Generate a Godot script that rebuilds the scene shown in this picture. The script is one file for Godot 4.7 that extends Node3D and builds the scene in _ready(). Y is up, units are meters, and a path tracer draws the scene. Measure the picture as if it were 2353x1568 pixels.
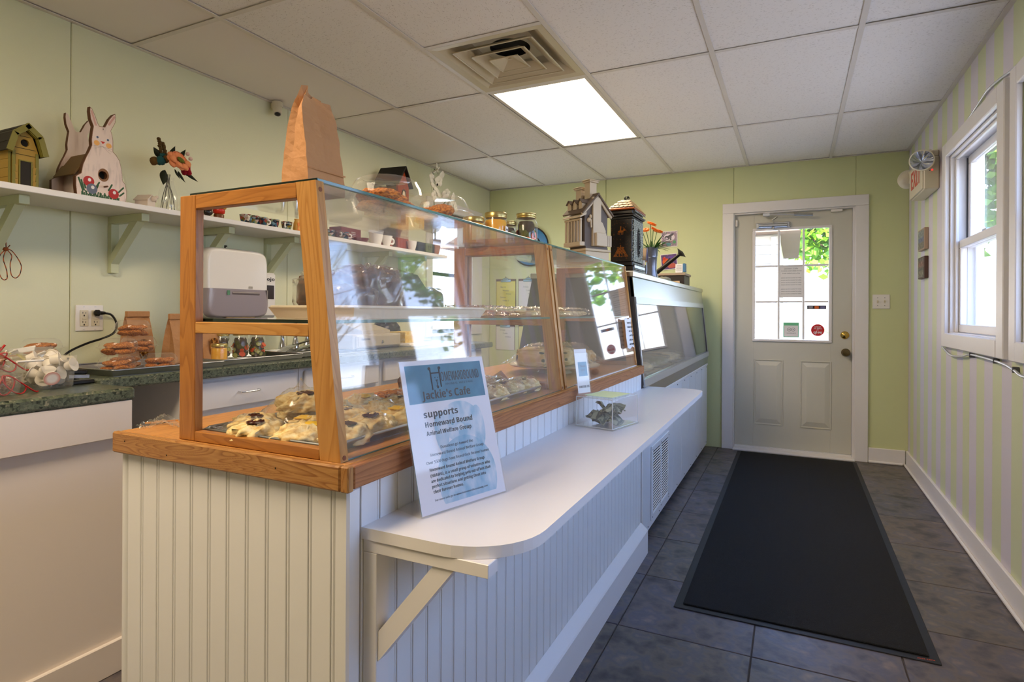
extends Node3D
# A small bakery shop: counter with two wood and glass cases on the left of an aisle, a door at its end.
# Lengths in metres; V(x, y, d) takes d as the distance ahead of the camera along the aisle (d = -z).

const CAM_H := 1.1442
const WL := -2.79
const WR := 0.78
const WB := 5.2586
const FRONT := -2.6
const CEIL := 2.3746
var M := {}
var org := {}
var rng := RandomNumberGenerator.new()


class MB:
	var v := PackedVector3Array()
	var n := PackedVector3Array()
	var t := PackedVector2Array()
	var off := Vector2.ZERO

	func tri(a: Vector3, b: Vector3, c: Vector3, na: Vector3, nb: Vector3, nc: Vector3, ta: Vector2, tb: Vector2, tc: Vector2) -> void:
		v.append(a); v.append(c); v.append(b)
		n.append(na); n.append(nc); n.append(nb)
		t.append(ta + off); t.append(tc + off); t.append(tb + off)

	func poly(p: Array, out: Vector3, xf := Transform3D.IDENTITY, ga := Vector3.RIGHT) -> void:
		var nn := Vector3.ZERO
		for i in range(1, p.size() - 1):
			nn += (p[i] - p[0]).cross(p[i + 1] - p[0])
		nn = nn.normalized()
		var q := p.duplicate()
		if nn.dot(out) < 0:
			q.reverse()
			nn = -nn
		var u := ga - nn * nn.dot(ga)
		if u.length() < 0.3:
			u = Vector3.UP - nn * nn.y
			if u.length() < 0.3:
				u = Vector3.RIGHT
		u = u.normalized()
		var w := nn.cross(u)
		var nx := (xf.basis * nn).normalized()
		for i in range(1, q.size() - 1):
			tri(xf * q[0], xf * q[i], xf * q[i + 1], nx, nx, nx, Vector2(q[0].dot(u), -q[0].dot(w)), Vector2(q[i].dot(u), -q[i].dot(w)), Vector2(q[i + 1].dot(u), -q[i + 1].dot(w)))

	func box(a: Vector3, b: Vector3, e := 0.0, xf := Transform3D.IDENTITY) -> MB:
		var lo := a.min(b)
		var hi := a.max(b)
		var s := hi - lo
		e = minf(e, 0.45 * minf(s.x, minf(s.y, s.z)))
		var ga := Vector3.RIGHT if s.x >= s.y and s.x >= s.z else Vector3.UP if s.y >= s.z else Vector3.BACK
		var c := (lo + hi) / 2
		var h := s / 2
		for k in 3:
			var i := (k + 1) % 3
			var j := (k + 2) % 3
			for sg in [-1.0, 1.0]:
				var p := []
				for ij in [[-1, -1], [1, -1], [1, 1], [-1, 1]]:
					var q := Vector3.ZERO
					q[k] = sg * h[k]
					q[i] = ij[0] * (h[i] - e)
					q[j] = ij[1] * (h[j] - e)
					p.append(c + q)
				var o := Vector3.ZERO
				o[k] = sg
				poly(p, o, xf, ga)
				if e > 0:
					for s2 in [-1.0, 1.0]:
						var p2 := []
						for w in [-1.0, 1.0]:
							for fl in [0, 1]:
								var q := Vector3.ZERO
								var f2: int = fl if w < 0 else 1 - fl
								q[k] = sg * (h[k] - (0.0 if f2 == 0 else e))
								q[i] = s2 * (h[i] - (e if f2 == 0 else 0.0))
								q[j] = w * (h[j] - e)
								p2.append(c + q)
						var o2 := Vector3.ZERO
						o2[k] = sg
						o2[i] = s2
						poly(p2, o2, xf, ga)
		if e > 0:
			for sx in [-1.0, 1.0]:
				for sy in [-1.0, 1.0]:
					for sz in [-1.0, 1.0]:
						var d := Vector3(sx, sy, sz)
						poly([c + d * (h - Vector3(0, e, e)), c + d * (h - Vector3(e, 0, e)), c + d * (h - Vector3(e, e, 0))], d, xf, ga)
		return self

	# a bar between two points, w across and h along `up`
	func bar(a: Vector3, b: Vector3, w: float, h: float, up := Vector3.UP, e := 0.0) -> MB:
		var x := (b - a).normalized()
		var y := (up - x * x.dot(up)).normalized()
		var z := x.cross(y)
		return box(Vector3(0, -h / 2, -w / 2), Vector3((b - a).length(), h / 2, w / 2), e, Transform3D(Basis(x, y, z), a))

	func prism(p: PackedVector2Array, z0: float, z1: float, xf := Transform3D.IDENTITY, sides := true) -> MB:
		if Geometry2D.is_polygon_clockwise(p):
			p = p.duplicate()
			p.reverse()
		var idx := Geometry2D.triangulate_polygon(p)
		for i in range(0, idx.size(), 3):
			var a := p[idx[i]]
			var b := p[idx[i + 1]]
			var c := p[idx[i + 2]]
			for z in [z0, z1]:
				poly([Vector3(a.x, a.y, z), Vector3(b.x, b.y, z), Vector3(c.x, c.y, z)], Vector3(0, 0, 1 if z == maxf(z0, z1) else -1), xf)
		if sides:
			for i in p.size():
				var a := p[i]
				var b := p[(i + 1) % p.size()]
				var d := b - a
				if d.length() < 1e-6:
					continue
				poly([Vector3(a.x, a.y, z0), Vector3(b.x, b.y, z0), Vector3(b.x, b.y, z1), Vector3(a.x, a.y, z1)], Vector3(d.y, -d.x, 0), xf)
		return self

	func grid(P: Array, closed := false, flip := false, uvs := Vector2.ONE) -> MB:
		var R := P.size()
		var C: int = P[0].size()
		var N := []
		for r in R:
			var row := PackedVector3Array()
			for c in C:
				var l := c - 1
				var rr := c + 1
				if closed:
					l = (l + C) % C
					rr = rr % C
				else:
					l = maxi(l, 0)
					rr = mini(rr, C - 1)
				var du: Vector3 = P[r][rr] - P[r][l]
				var dv: Vector3 = P[mini(r + 1, R - 1)][c] - P[maxi(r - 1, 0)][c]
				var k := du.cross(dv)
				if k.length() < 1e-12:
					var rn := r + 1 if r < R / 2 else r - 1
					du = P[rn][rr] - P[rn][l]
					k = du.cross(dv)
				if flip:
					k = -k
				row.append(k.normalized())
			N.append(row)
		for r in R - 1:
			for c in (C if closed else C - 1):
				var d := (c + 1) % C
				var u0 := Vector2(float(c) / C * uvs.x, float(r) / R * uvs.y)
				var u1 := Vector2(float(c + 1) / C * uvs.x, float(r + 1) / R * uvs.y)
				var q := [[r, c, u0], [r, d, Vector2(u1.x, u0.y)], [r + 1, d, u1], [r + 1, c, Vector2(u0.x, u1.y)]]
				if flip:
					q.reverse()
				for k in [[0, 1, 2], [0, 2, 3]]:
					var e = [q[k[0]], q[k[1]], q[k[2]]]
					var pa: Vector3 = P[e[0][0]][e[0][1]]
					var pb: Vector3 = P[e[1][0]][e[1][1]]
					var pc: Vector3 = P[e[2][0]][e[2][1]]
					if (pb - pa).cross(pc - pa).length() > 1e-14:
						tri(pa, pb, pc, N[e[0][0]][e[0][1]], N[e[1][0]][e[1][1]], N[e[2][0]][e[2][1]], e[0][2], e[1][2], e[2][2])
		return self

	# profile of (radius, height) pairs from below to above, turned about y
	func lathe(p: Array, seg := 24, xf := Transform3D.IDENTITY, ribs := 0, depth := 0.0) -> MB:
		var nr := []
		for i in p.size() - 1:
			var d: Vector2 = p[i + 1] - p[i]
			nr.append(Vector2(d.y, -d.x).normalized())
		var h := 0.0
		for i in p.size() - 1:
			var n0: Vector2 = nr[i]
			var n1: Vector2 = nr[i]
			if i > 0 and nr[i - 1].dot(nr[i]) > 0.6:
				n0 = (nr[i - 1] + nr[i]).normalized()
			if i < nr.size() - 1 and nr[i + 1].dot(nr[i]) > 0.6:
				n1 = (nr[i + 1] + nr[i]).normalized()
			var a: Vector2 = p[i]
			var b: Vector2 = p[i + 1]
			var h2 := h + (b - a).length()
			for s in seg:
				var q := []
				for k in [s, s + 1]:
					var an: float = TAU * k / seg
					var m := 1.0 + depth * cos(an * ribs)
					var cs := Vector3(cos(an), 0, sin(an))
					q.append([xf * (cs * a.x * m + Vector3.UP * a.y), (xf.basis * (cs * n0.x + Vector3.UP * n0.y)).normalized(), Vector2(float(k) / seg, h)])
					q.append([xf * (cs * b.x * m + Vector3.UP * b.y), (xf.basis * (cs * n1.x + Vector3.UP * n1.y)).normalized(), Vector2(float(k) / seg, h2)])
				for f in [[0, 1, 3], [0, 3, 2]]:
					var x = q[f[0]]
					var y = q[f[1]]
					var z = q[f[2]]
					if (y[0] - x[0]).cross(z[0] - x[0]).length() > 1e-13:
						tri(x[0], y[0], z[0], x[1], y[1], z[1], x[2], y[2], z[2])
			h = h2
		return self

	func tube(p: Array, r: float, seg := 8, taper := 1.0) -> MB:
		var rows := []
		var up := Vector3.UP
		var total := 0.0
		for i in p.size():
			var d: Vector3 = (p[mini(i + 1, p.size() - 1)] - p[maxi(i - 1, 0)]).normalized()
			if absf(d.dot(up)) > 0.98:
				up = Vector3.RIGHT
			var x := (up - d * d.dot(up)).normalized()
			up = x
			var y := d.cross(x)
			var row := PackedVector3Array()
			var rr := lerpf(r, r * taper, float(i) / maxf(1, p.size() - 1))
			for s in seg:
				row.append(p[i] + (x * cos(TAU * s / seg) + y * sin(TAU * s / seg)) * rr)
			if i == 0:
				var c0 := PackedVector3Array()
				for s in seg:
					c0.append(p[0])
				rows.append(c0)
				rows.append(row.duplicate())
			rows.append(row)
			if i == p.size() - 1:
				rows.append(row.duplicate())
				var c1 := PackedVector3Array()
				for s in seg:
					c1.append(p[i])
				rows.append(c1)
		return grid(rows, true)

	func blob(c: Vector3, r: Vector3, amp := 0.0, freq := 3.0, sd := 1, seg := 16, sq := 1.0, flat := -1.0) -> MB:
		var f := FastNoiseLite.new()
		f.seed = sd
		f.frequency = 1.0
		f.fractal_octaves = 3
		var rows := []
		var R := seg / 2 + 1
		for i in R:
			var th := PI * i / (R - 1) - PI / 2
			var row := PackedVector3Array()
			for j in seg:
				var ph := TAU * j / seg
				var q := Vector3(cos(th) * cos(ph), sin(th), cos(th) * sin(ph))
				if sq != 1.0:
					q = Vector3(signf(q.x) * pow(absf(q.x), sq), signf(q.y) * pow(absf(q.y), sq), signf(q.z) * pow(absf(q.z), sq))
				var k := 1.0 + amp * f.get_noise_3dv(q * freq)
				q *= k
				q.y = maxf(q.y, flat)
				row.append(c + q * r)
			rows.append(row)
		return grid(rows, true, true)

	func mesh(shift := Vector3.ZERO) -> ArrayMesh:
		var m := ArrayMesh.new()
		var a := []
		a.resize(Mesh.ARRAY_MAX)
		if shift != Vector3.ZERO:
			for i in v.size():
				v[i] -= shift
		a[Mesh.ARRAY_VERTEX] = v
		a[Mesh.ARRAY_NORMAL] = n
		a[Mesh.ARRAY_TEX_UV] = t
		m.add_surface_from_arrays(Mesh.PRIMITIVE_TRIANGLES, a)
		return m


func V(x: float, y: float, d: float) -> Vector3:
	return Vector3(x, y, -d)


func at(p: Vector3, yaw := 0.0) -> Transform3D:
	return Transform3D(Basis(Vector3.UP, yaw), p)


# a Node3D at a thing's base; its shapes may be given in world coordinates when world is true
func thing(called: String, label: String, category: String, pos: Vector3, group := "", yaw := 0.0, world := false) -> Node3D:
	var o := Node3D.new()
	o.name = called
	add_child(o, true)
	o.position = pos
	o.rotation.y = yaw
	if world:
		org[o] = pos
	return tag(o, label, category, group)


func tag(o: Node3D, label: String, category: String, group := "") -> Node3D:
	o.set_meta("label", label)
	o.set_meta("category", category)
	if group != "":
		o.set_meta("group", group)
	return o


func structure(called: String) -> Node3D:
	var o := Node3D.new()
	o.name = called
	o.set_meta("kind", "structure")
	add_child(o, true)
	return o


func obj(called: String, mb: MB, m: Material, parent: Node3D = self, label := "") -> MeshInstance3D:
	return inst(called, mb.mesh(org.get(parent, Vector3.ZERO)), m, parent, label)


func inst(called: String, me: Mesh, m: Material, parent: Node3D = self, label := "") -> MeshInstance3D:
	var o := MeshInstance3D.new()
	o.name = called
	o.mesh = me
	o.material_override = m
	if label != "":
		o.set_meta("label", label)
	parent.add_child(o, true)
	if org.has(parent):
		org[o] = org[parent]
	return o


# one thing that is one mesh, given in world coordinates
func single(called: String, mb: MB, m: Material, label: String, category: String, group := "") -> MeshInstance3D:
	var lo := mb.v[0]
	var hi := mb.v[0]
	for p in mb.v:
		lo = lo.min(p)
		hi = hi.max(p)
	var b := Vector3((lo.x + hi.x) / 2, lo.y, (lo.z + hi.z) / 2)
	var o := inst(called, mb.mesh(b), m)
	o.position = b
	tag(o, label, category, group)
	return o


func copy(o: Node3D, pos: Vector3, yaw := 0.0, label := "", group := "") -> Node3D:
	var r: Node3D = o.duplicate()
	r.name = o.name
	add_child(r, true)
	r.position = pos
	r.rotation = Vector3(0, yaw, 0)
	if label != "":
		r.set_meta("label", label)
	if group != "":
		r.set_meta("group", group)
	return r


# lettering h tall (capitals), centred on p; x runs along the line and y up the letters; w > 0 stretches the line to that width
func text(s: String, h: float, p: Vector3, x: Vector3, y: Vector3, m: Material, parent: Node3D, w := 0.0, bold := false, depth := 0.0006, serif := false) -> MeshInstance3D:
	var tm := TextMesh.new()
	var f := SystemFont.new()
	f.font_names = PackedStringArray(["Droid Serif" if serif else "Droid Sans"])
	if bold:
		f.font_weight = 700
	tm.font = f
	tm.font_size = 48
	tm.curve_step = 1.5
	tm.pixel_size = h / 34.0
	tm.depth = depth
	tm.text = s
	var k := 1.0
	if w > 0.0:
		var a := tm.get_aabb()
		if a.size.x > 0.0001:
			k = w / a.size.x
	var o := inst("lettering", tm, m, parent)
	x = x.normalized()
	y = y.normalized()
	o.transform = Transform3D(Basis(x * k, y, x.cross(y)), p - org.get(parent, Vector3.ZERO))
	return o


func mat(key: String, col: Color, rough := 0.6, metal := 0.0) -> StandardMaterial3D:
	var m := StandardMaterial3D.new()
	m.resource_name = key
	m.albedo_color = col
	m.roughness = rough
	m.metallic = metal
	M[key] = m
	return m


func clear(key: String, a := 0.06, tint := Color(1, 1, 1), rough := 0.03) -> StandardMaterial3D:
	var m := mat(key, Color(tint.r, tint.g, tint.b, a), rough)
	m.transparency = BaseMaterial3D.TRANSPARENCY_ALPHA
	return m


func noise(freq: float, sd: int, oct := 4, type := FastNoiseLite.TYPE_SIMPLEX_SMOOTH) -> FastNoiseLite:
	var f := FastNoiseLite.new()
	f.noise_type = type
	f.frequency = freq
	f.seed = sd
	f.fractal_octaves = oct
	return f


func ntex(f: FastNoiseLite, cols: Array, offs: Array, size := 512, normal := 0.0) -> NoiseTexture2D:
	var t := NoiseTexture2D.new()
	t.width = size
	t.height = size
	t.seamless = true
	t.noise = f
	if normal > 0.0:
		t.as_normal_map = true
		t.bump_strength = normal
	elif cols.size():
		var g := Gradient.new()
		g.colors = PackedColorArray(cols)
		g.offsets = PackedFloat32Array(offs)
		t.color_ramp = g
	return t


func bumpy(m: StandardMaterial3D, freq: float, sd: int, cm: float, scale := 1.0, tri := false) -> StandardMaterial3D:
	m.heightmap_enabled = true
	m.heightmap_texture = ntex(noise(freq, sd), [], [], 256)
	m.heightmap_scale = cm
	m.uv1_scale = Vector3.ONE * scale
	if tri:
		m.uv1_triplanar = true
	return m


# board grain: u runs along the grain; one repeat is 0.7 m by 0.16 m
func wood(key: String, light: Color, dark: Color, sd: int, rough := 0.45, rings := 7.0, swirl := 0.9) -> StandardMaterial3D:
	var W := 384
	var H := 192
	var im := Image.create(W, H, false, Image.FORMAT_RGB8)
	var f := noise(1.0, sd, 2)
	var g := noise(1.0, sd + 9, 2)
	for x in W:
		var a := TAU * x / W
		for y in H:
			var b := TAU * y / H
			var p := Vector3(cos(a) * 0.35, sin(a) * 0.35, 0.0)
			var w := f.get_noise_3d(p.x + cos(b) * 0.6, p.y + sin(b) * 0.6, 3.0) * swirl
			var s := fposmod(float(y) / H * rings + w * 6.0, 1.0)
			var ring := pow(s, 3.0) * (1.0 - smoothstep(0.9, 1.0, s))
			var fine := g.get_noise_3d(cos(a) * 2.0, sin(a) * 2.0, y * 0.55) * 0.22
			im.set_pixel(x, y, light.lerp(dark, clampf(ring * 0.75 + fine + 0.14, 0.0, 1.0)))
	var m := mat(key, Color.WHITE, rough)
	m.albedo_texture = ImageTexture.create_from_image(im)
	m.uv1_scale = Vector3(1.0 / 0.7, 1.0 / 0.16, 1)
	return m


func picture(w: int, h: int, paint: Callable) -> ImageTexture:
	var im := Image.create(w, h, false, Image.FORMAT_RGB8)
	paint.call(im)
	return ImageTexture.create_from_image(im)


func oval(im: Image, c: Vector2, r: Vector2, col: Color) -> void:
	for x in range(maxi(0, int(c.x - r.x)), mini(im.get_width(), int(c.x + r.x) + 1)):
		for y in range(maxi(0, int(c.y - r.y)), mini(im.get_height(), int(c.y + r.y) + 1)):
			var d := (Vector2(x, y) - c) / r
			if d.length() <= 1.0:
				im.set_pixel(x, y, col)


func stroke(im: Image, a: Vector2, b: Vector2, w: float, col: Color) -> void:
	var k := int((b - a).length()) + 1
	for i in k + 1:
		oval(im, a.lerp(b, float(i) / k), Vector2(w, w), col)


# a flat printed sheet with its own thickness: centre, right, up, size
func sheet(parent: Node3D, called: String, c: Vector3, x: Vector3, y: Vector3, w: float, h: float, m: Material, th := 0.001) -> MeshInstance3D:
	x = x.normalized()
	y = y.normalized()
	var z := x.cross(y)
	var b := MB.new()
	var q := [c - x * w / 2 + y * h / 2, c + x * w / 2 + y * h / 2, c + x * w / 2 - y * h / 2, c - x * w / 2 - y * h / 2]
	for k in [0, 1]:
		var o := z * (th if k == 0 else 0.0)
		var nn := z if k == 0 else -z
		var p := [q[0] + o, q[3] + o, q[2] + o, q[1] + o]
		var u := [Vector2(0, 0), Vector2(0, 1), Vector2(1, 1), Vector2(1, 0)]
		if k == 1:
			p.reverse()
			u.reverse()
		b.tri(p[0], p[1], p[2], nn, nn, nn, u[0], u[1], u[2])
		b.tri(p[0], p[2], p[3], nn, nn, nn, u[0], u[2], u[3])
	for i in 4:
		var a: Vector3 = q[i]
		var e: Vector3 = q[(i + 1) % 4]
		b.poly([a, e, e + z * th, a + z * th], (a + e) / 2 - c)
	return obj(called, b, m, parent)


func _ready() -> void:
	rng.seed = 7
	# camera: level lens shifted upwards, a little roll
	var cam := Camera3D.new()
	cam.name = "camera"
	cam.position = Vector3(0, CAM_H, 0)
	cam.rotation = Vector3(0, 0.449, 0.005)
	cam.projection = Camera3D.PROJECTION_FRUSTUM
	cam.near = 0.05
	cam.far = 400.0
	cam.size = 0.05 * 1568.0 / 1343.1
	cam.frustum_offset = Vector2(0, -0.05 * 66.4 / 1343.1)
	add_child(cam)
	cam.current = true
	# sky, sun, exposure
	var env := Environment.new()
	env.background_mode = Environment.BG_SKY
	var sky := Sky.new()
	var sm := ProceduralSkyMaterial.new()
	sm.sky_top_color = Color(0.42, 0.60, 0.88)
	sm.sky_horizon_color = Color(0.86, 0.91, 0.97)
	sm.ground_bottom_color = Color(0.5, 0.5, 0.48)
	sm.ground_horizon_color = Color(0.75, 0.76, 0.76)
	sky.sky_material = sm
	env.sky = sky
	env.background_energy_multiplier = 5.0
	env.tonemap_mode = Environment.TONE_MAPPER_LINEAR
	env.tonemap_exposure = 2.2
	env.sdfgi_enabled = true
	env.ssao_enabled = true
	env.ssil_enabled = true
	var we := WorldEnvironment.new()
	we.name = "world"
	we.environment = env
	add_child(we)
	var sun := DirectionalLight3D.new()
	sun.name = "sun"
	sun.rotation = Vector3(deg_to_rad(-58), 0.0, 0)
	sun.light_energy = 6.0
	sun.light_color = Color(1.0, 0.96, 0.9)
	sun.light_angular_distance = 0.6
	sun.shadow_enabled = true
	sun.sky_mode = DirectionalLight3D.SKY_MODE_LIGHT_ONLY
	add_child(sun)
	# fluorescent panels in the ceiling grid: the one in view and the next of its row behind the camera
	for p in [[-1.268, 3.521, 1.0], [-1.268, -0.142, 1.25]]:
		var al := AreaLight3D.new()
		al.name = "panel_light"
		al.area_size = Vector2(0.54, 1.13)
		al.rotation = Vector3(-PI / 2, 0, 0)
		al.position = V(p[0], CEIL - 0.006, p[1])
		al.light_energy = 1.5 * p[2]
		al.light_color = Color(1.0, 0.9, 0.76)
		al.light_specular = 1.0
		al.shadow_enabled = true
		add_child(al)
	materials()
	room()
	ceiling()
	door()
	windows()
	outdoors()
	wall_fittings()
	back_counter()
	shelf_on_wall()
	counter()
	cases()
	case_food()
	case_tops()
	cold_case()
	service_things()


func materials() -> void:
	mat("white_paint", Color(0.91, 0.895, 0.885), 0.38)
	bumpy(M.white_paint, 0.02, 5, 0.02, 3.0)
	mat("white_wood", Color(0.90, 0.885, 0.87), 0.4)
	mat("bead_white", Color(0.90, 0.895, 0.885), 0.35)
	mat("desk_white", Color(0.92, 0.88, 0.85), 0.45)
	bumpy(M.desk_white, 0.03, 8, 0.03, 2.0)
	var pl := mat("pale_green", Color(0.875, 0.88, 0.755), 0.55)
	pl.heightmap_enabled = true
	pl.heightmap_texture = ntex(noise(0.09, 3), [], [], 256)
	pl.heightmap_scale = 0.015
	pl.uv1_scale = Vector3.ONE * 4
	mat("leaf_green", Color(0.83, 0.85, 0.64), 0.55)
	mat("bracket_green", Color(0.80, 0.82, 0.68), 0.5)
	var st := mat("stripes", Color.WHITE, 0.45)
	st.albedo_texture = picture(64, 4, func(im: Image):
		for x in 64:
			for y in 4:
				im.set_pixel(x, y, Color(0.86, 0.835, 0.86) if x < 32 else Color(0.84, 0.86, 0.70)))
	mat("grid_metal", Color(0.86, 0.83, 0.80), 0.4)
	mat("black_gap", Color(0.05, 0.045, 0.04), 0.9)
	# ceiling boards: pits and short fissures
	var ct := mat("ceiling_board", Color.WHITE, 0.9)
	ct.albedo_texture = picture(1024, 1024, func(im: Image):
		im.fill(Color(0.95, 0.93, 0.915))
		var r := RandomNumberGenerator.new()
		r.seed = 4
		for k in 9000:
			var c := Vector2i(r.randi_range(0, 1023), r.randi_range(0, 1023))
			im.set_pixelv(c, Color(0.80, 0.77, 0.74))
		for k in 1500:
			var x := r.randf() * 1024
			var y := r.randf() * 1024
			var L := int(r.randf_range(3, 20))
			var a := r.randfn(0.0, 0.35)
			var col := Color(0.62, 0.585, 0.55).lerp(Color(0.8, 0.77, 0.74), r.randf() * 0.7)
			for i in L:
				a += r.randfn(0, 0.15)
				x += cos(a)
				y += sin(a) * 0.8
				im.set_pixel(posmod(int(x), 1024), posmod(int(y), 1024), col)
				if i > 1 and i < L - 2 and r.randf() < 0.5:
					im.set_pixel(posmod(int(x), 1024), posmod(int(y) + 1, 1024), col))
	ct.uv1_scale = Vector3(1.0 / 0.61, 1.0 / 0.61, 1)
	mat("ceiling_plain", Color(0.92, 0.89, 0.865), 0.9)
	# slate floor tiles in four tones
	for k in 4:
		var f := mat("slate_%d" % k, [Color(0.98, 0.97, 1.0), Color(1.0, 0.97, 0.95), Color(0.93, 0.95, 1.0), Color(1.0, 0.99, 0.94)][k], 0.42)
		f.albedo_texture = ntex(noise(0.006, 20 + k, 6), [Color(0.20, 0.19, 0.20), Color(0.33, 0.31, 0.32), Color(0.42, 0.385, 0.36), Color(0.36, 0.35, 0.385), Color(0.52, 0.47, 0.42)], [0.0, 0.3, 0.5, 0.68, 1.0], 512)
		f.heightmap_enabled = true
		f.heightmap_texture = ntex(noise(0.02, 30 + k, 5), [], [], 256)
		f.heightmap_scale = 0.12
		f.uv1_scale = Vector3(2.2, 2.2, 1)
	mat("grout", Color(0.30, 0.27, 0.25), 0.9)
	# green speckled laminate
	var lam := mat("laminate", Color.WHITE, 0.28)
	var cell := noise(0.055, 11, 2, FastNoiseLite.TYPE_CELLULAR)
	cell.cellular_return_type = FastNoiseLite.RETURN_CELL_VALUE
	lam.albedo_texture = ntex(cell, [Color(0.10, 0.13, 0.11), Color(0.24, 0.28, 0.22), Color(0.42, 0.45, 0.37), Color(0.30, 0.33, 0.27), Color(0.62, 0.60, 0.50)], [0.0, 0.25, 0.5, 0.75, 1.0], 512)
	lam.uv1_scale = Vector3(3.5, 3.5, 1)
	wood("case_wood", Color(0.78, 0.57, 0.31), Color(0.64, 0.42, 0.18), 2, 0.35, 3.0, 0.35)
	wood("rail_wood", Color(0.70, 0.46, 0.20), Color(0.54, 0.31, 0.10), 6, 0.35, 3.0, 0.4)
	wood("pine", Color(0.72, 0.53, 0.30), Color(0.47, 0.26, 0.09), 3, 0.4, 6.0, 1.1)
	wood("oak", Color(0.70, 0.46, 0.27), Color(0.50, 0.29, 0.15), 4, 0.5, 16.0, 0.25)
	wood("slab", Color(0.82, 0.58, 0.30), Color(0.62, 0.38, 0.16), 5, 0.35, 4.0, 0.5)
	mat("peg", Color(0.50, 0.27, 0.11), 0.5)
	mat("steel", Color(0.72, 0.73, 0.74), 0.28, 1.0)
	bumpy(M.steel, 0.01, 6, 0.01, 2.0)
	mat("tray_metal", Color(0.66, 0.67, 0.68), 0.35, 1.0)
	mat("chrome", Color(0.86, 0.86, 0.87), 0.08, 1.0)
	mat("aluminium", Color(0.80, 0.81, 0.83), 0.35, 0.9)
	mat("brass", Color(0.80, 0.66, 0.33), 0.2, 1.0)
	mat("bronze", Color(0.42, 0.36, 0.25), 0.3, 1.0)
	mat("gold_lid", Color(0.80, 0.72, 0.47), 0.3, 0.9)
	clear("pane", 0.03)
	clear("plastic", 0.05, Color(0.97, 0.95, 0.92), 0.05)
	M.plastic.metallic_specular = 0.32
	clear("film", 0.05, Color(0.96, 0.95, 0.9), 0.08)
	clear("jar_glass", 0.04)
	clear("frosted", 0.16, Color(0.86, 0.84, 0.78), 0.1)
	var ge := mat("glass_edge", Color(0.05, 0.36, 0.29), 0.08)
	ge.clearcoat_enabled = true
	mat("glass_edge_dark", Color(0.02, 0.10, 0.085), 0.1)
	mat("plastic_white", Color(0.93, 0.91, 0.88), 0.22)
	mat("ivory", Color(0.85, 0.81, 0.71), 0.35)
	mat("black_plastic", Color(0.04, 0.038, 0.038), 0.35)
	mat("black_rubber", Color(0.05, 0.055, 0.065), 0.55)
	mat("ink", Color(0.09, 0.10, 0.11), 0.7)
	mat("ink_grey", Color(0.35, 0.36, 0.38), 0.7)
	mat("paper", Color(0.93, 0.92, 0.91), 0.7)
	var kr := mat("kraft", Color(0.72, 0.52, 0.34), 0.75)
	kr.heightmap_enabled = true
	kr.heightmap_texture = ntex(noise(0.015, 15, 4), [], [], 256)
	kr.heightmap_scale = 0.25
	kr.uv1_scale = Vector3(5, 5, 1)
	var ck := mat("cookie", Color.WHITE, 0.75)
	ck.albedo_texture = ntex(noise(0.03, 40, 4), [Color(0.45, 0.22, 0.07), Color(0.74, 0.44, 0.16), Color(0.85, 0.58, 0.26)], [0.15, 0.5, 0.9], 256)
	ck.uv1_scale = Vector3(2, 1, 1)
	var sc := mat("scone", Color.WHITE, 0.8)
	sc.albedo_texture = ntex(noise(0.03, 41, 4), [Color(0.78, 0.62, 0.36), Color(0.90, 0.80, 0.56), Color(0.95, 0.89, 0.70)], [0.1, 0.5, 0.9], 256)
	sc.uv1_scale = Vector3(2, 1, 1)
	mat("jam", Color(0.26, 0.09, 0.04), 0.25)
	mat("lemon", Color(0.93, 0.75, 0.22), 0.4)
	var br := mat("brownie", Color.WHITE, 0.65)
	br.albedo_texture = ntex(noise(0.05, 42, 4), [Color(0.16, 0.08, 0.045), Color(0.30, 0.17, 0.10), Color(0.42, 0.27, 0.18)], [0.1, 0.5, 0.9], 256)
	mat("red", Color(0.72, 0.05, 0.06), 0.4)
	mat("green", Color(0.20, 0.36, 0.10), 0.6)
	mat("orange", Color(0.95, 0.45, 0.05), 0.5)


# ---------------------------------------------------------------- the room

func slab_parts(o: Node3D, boxes: Array, m: Material, e := 0.0, called := "panel") -> void:
	for b in boxes:
		var mb := MB.new()
		mb.box(b[0], b[1], e)
		obj(called, mb, m, o)


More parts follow.
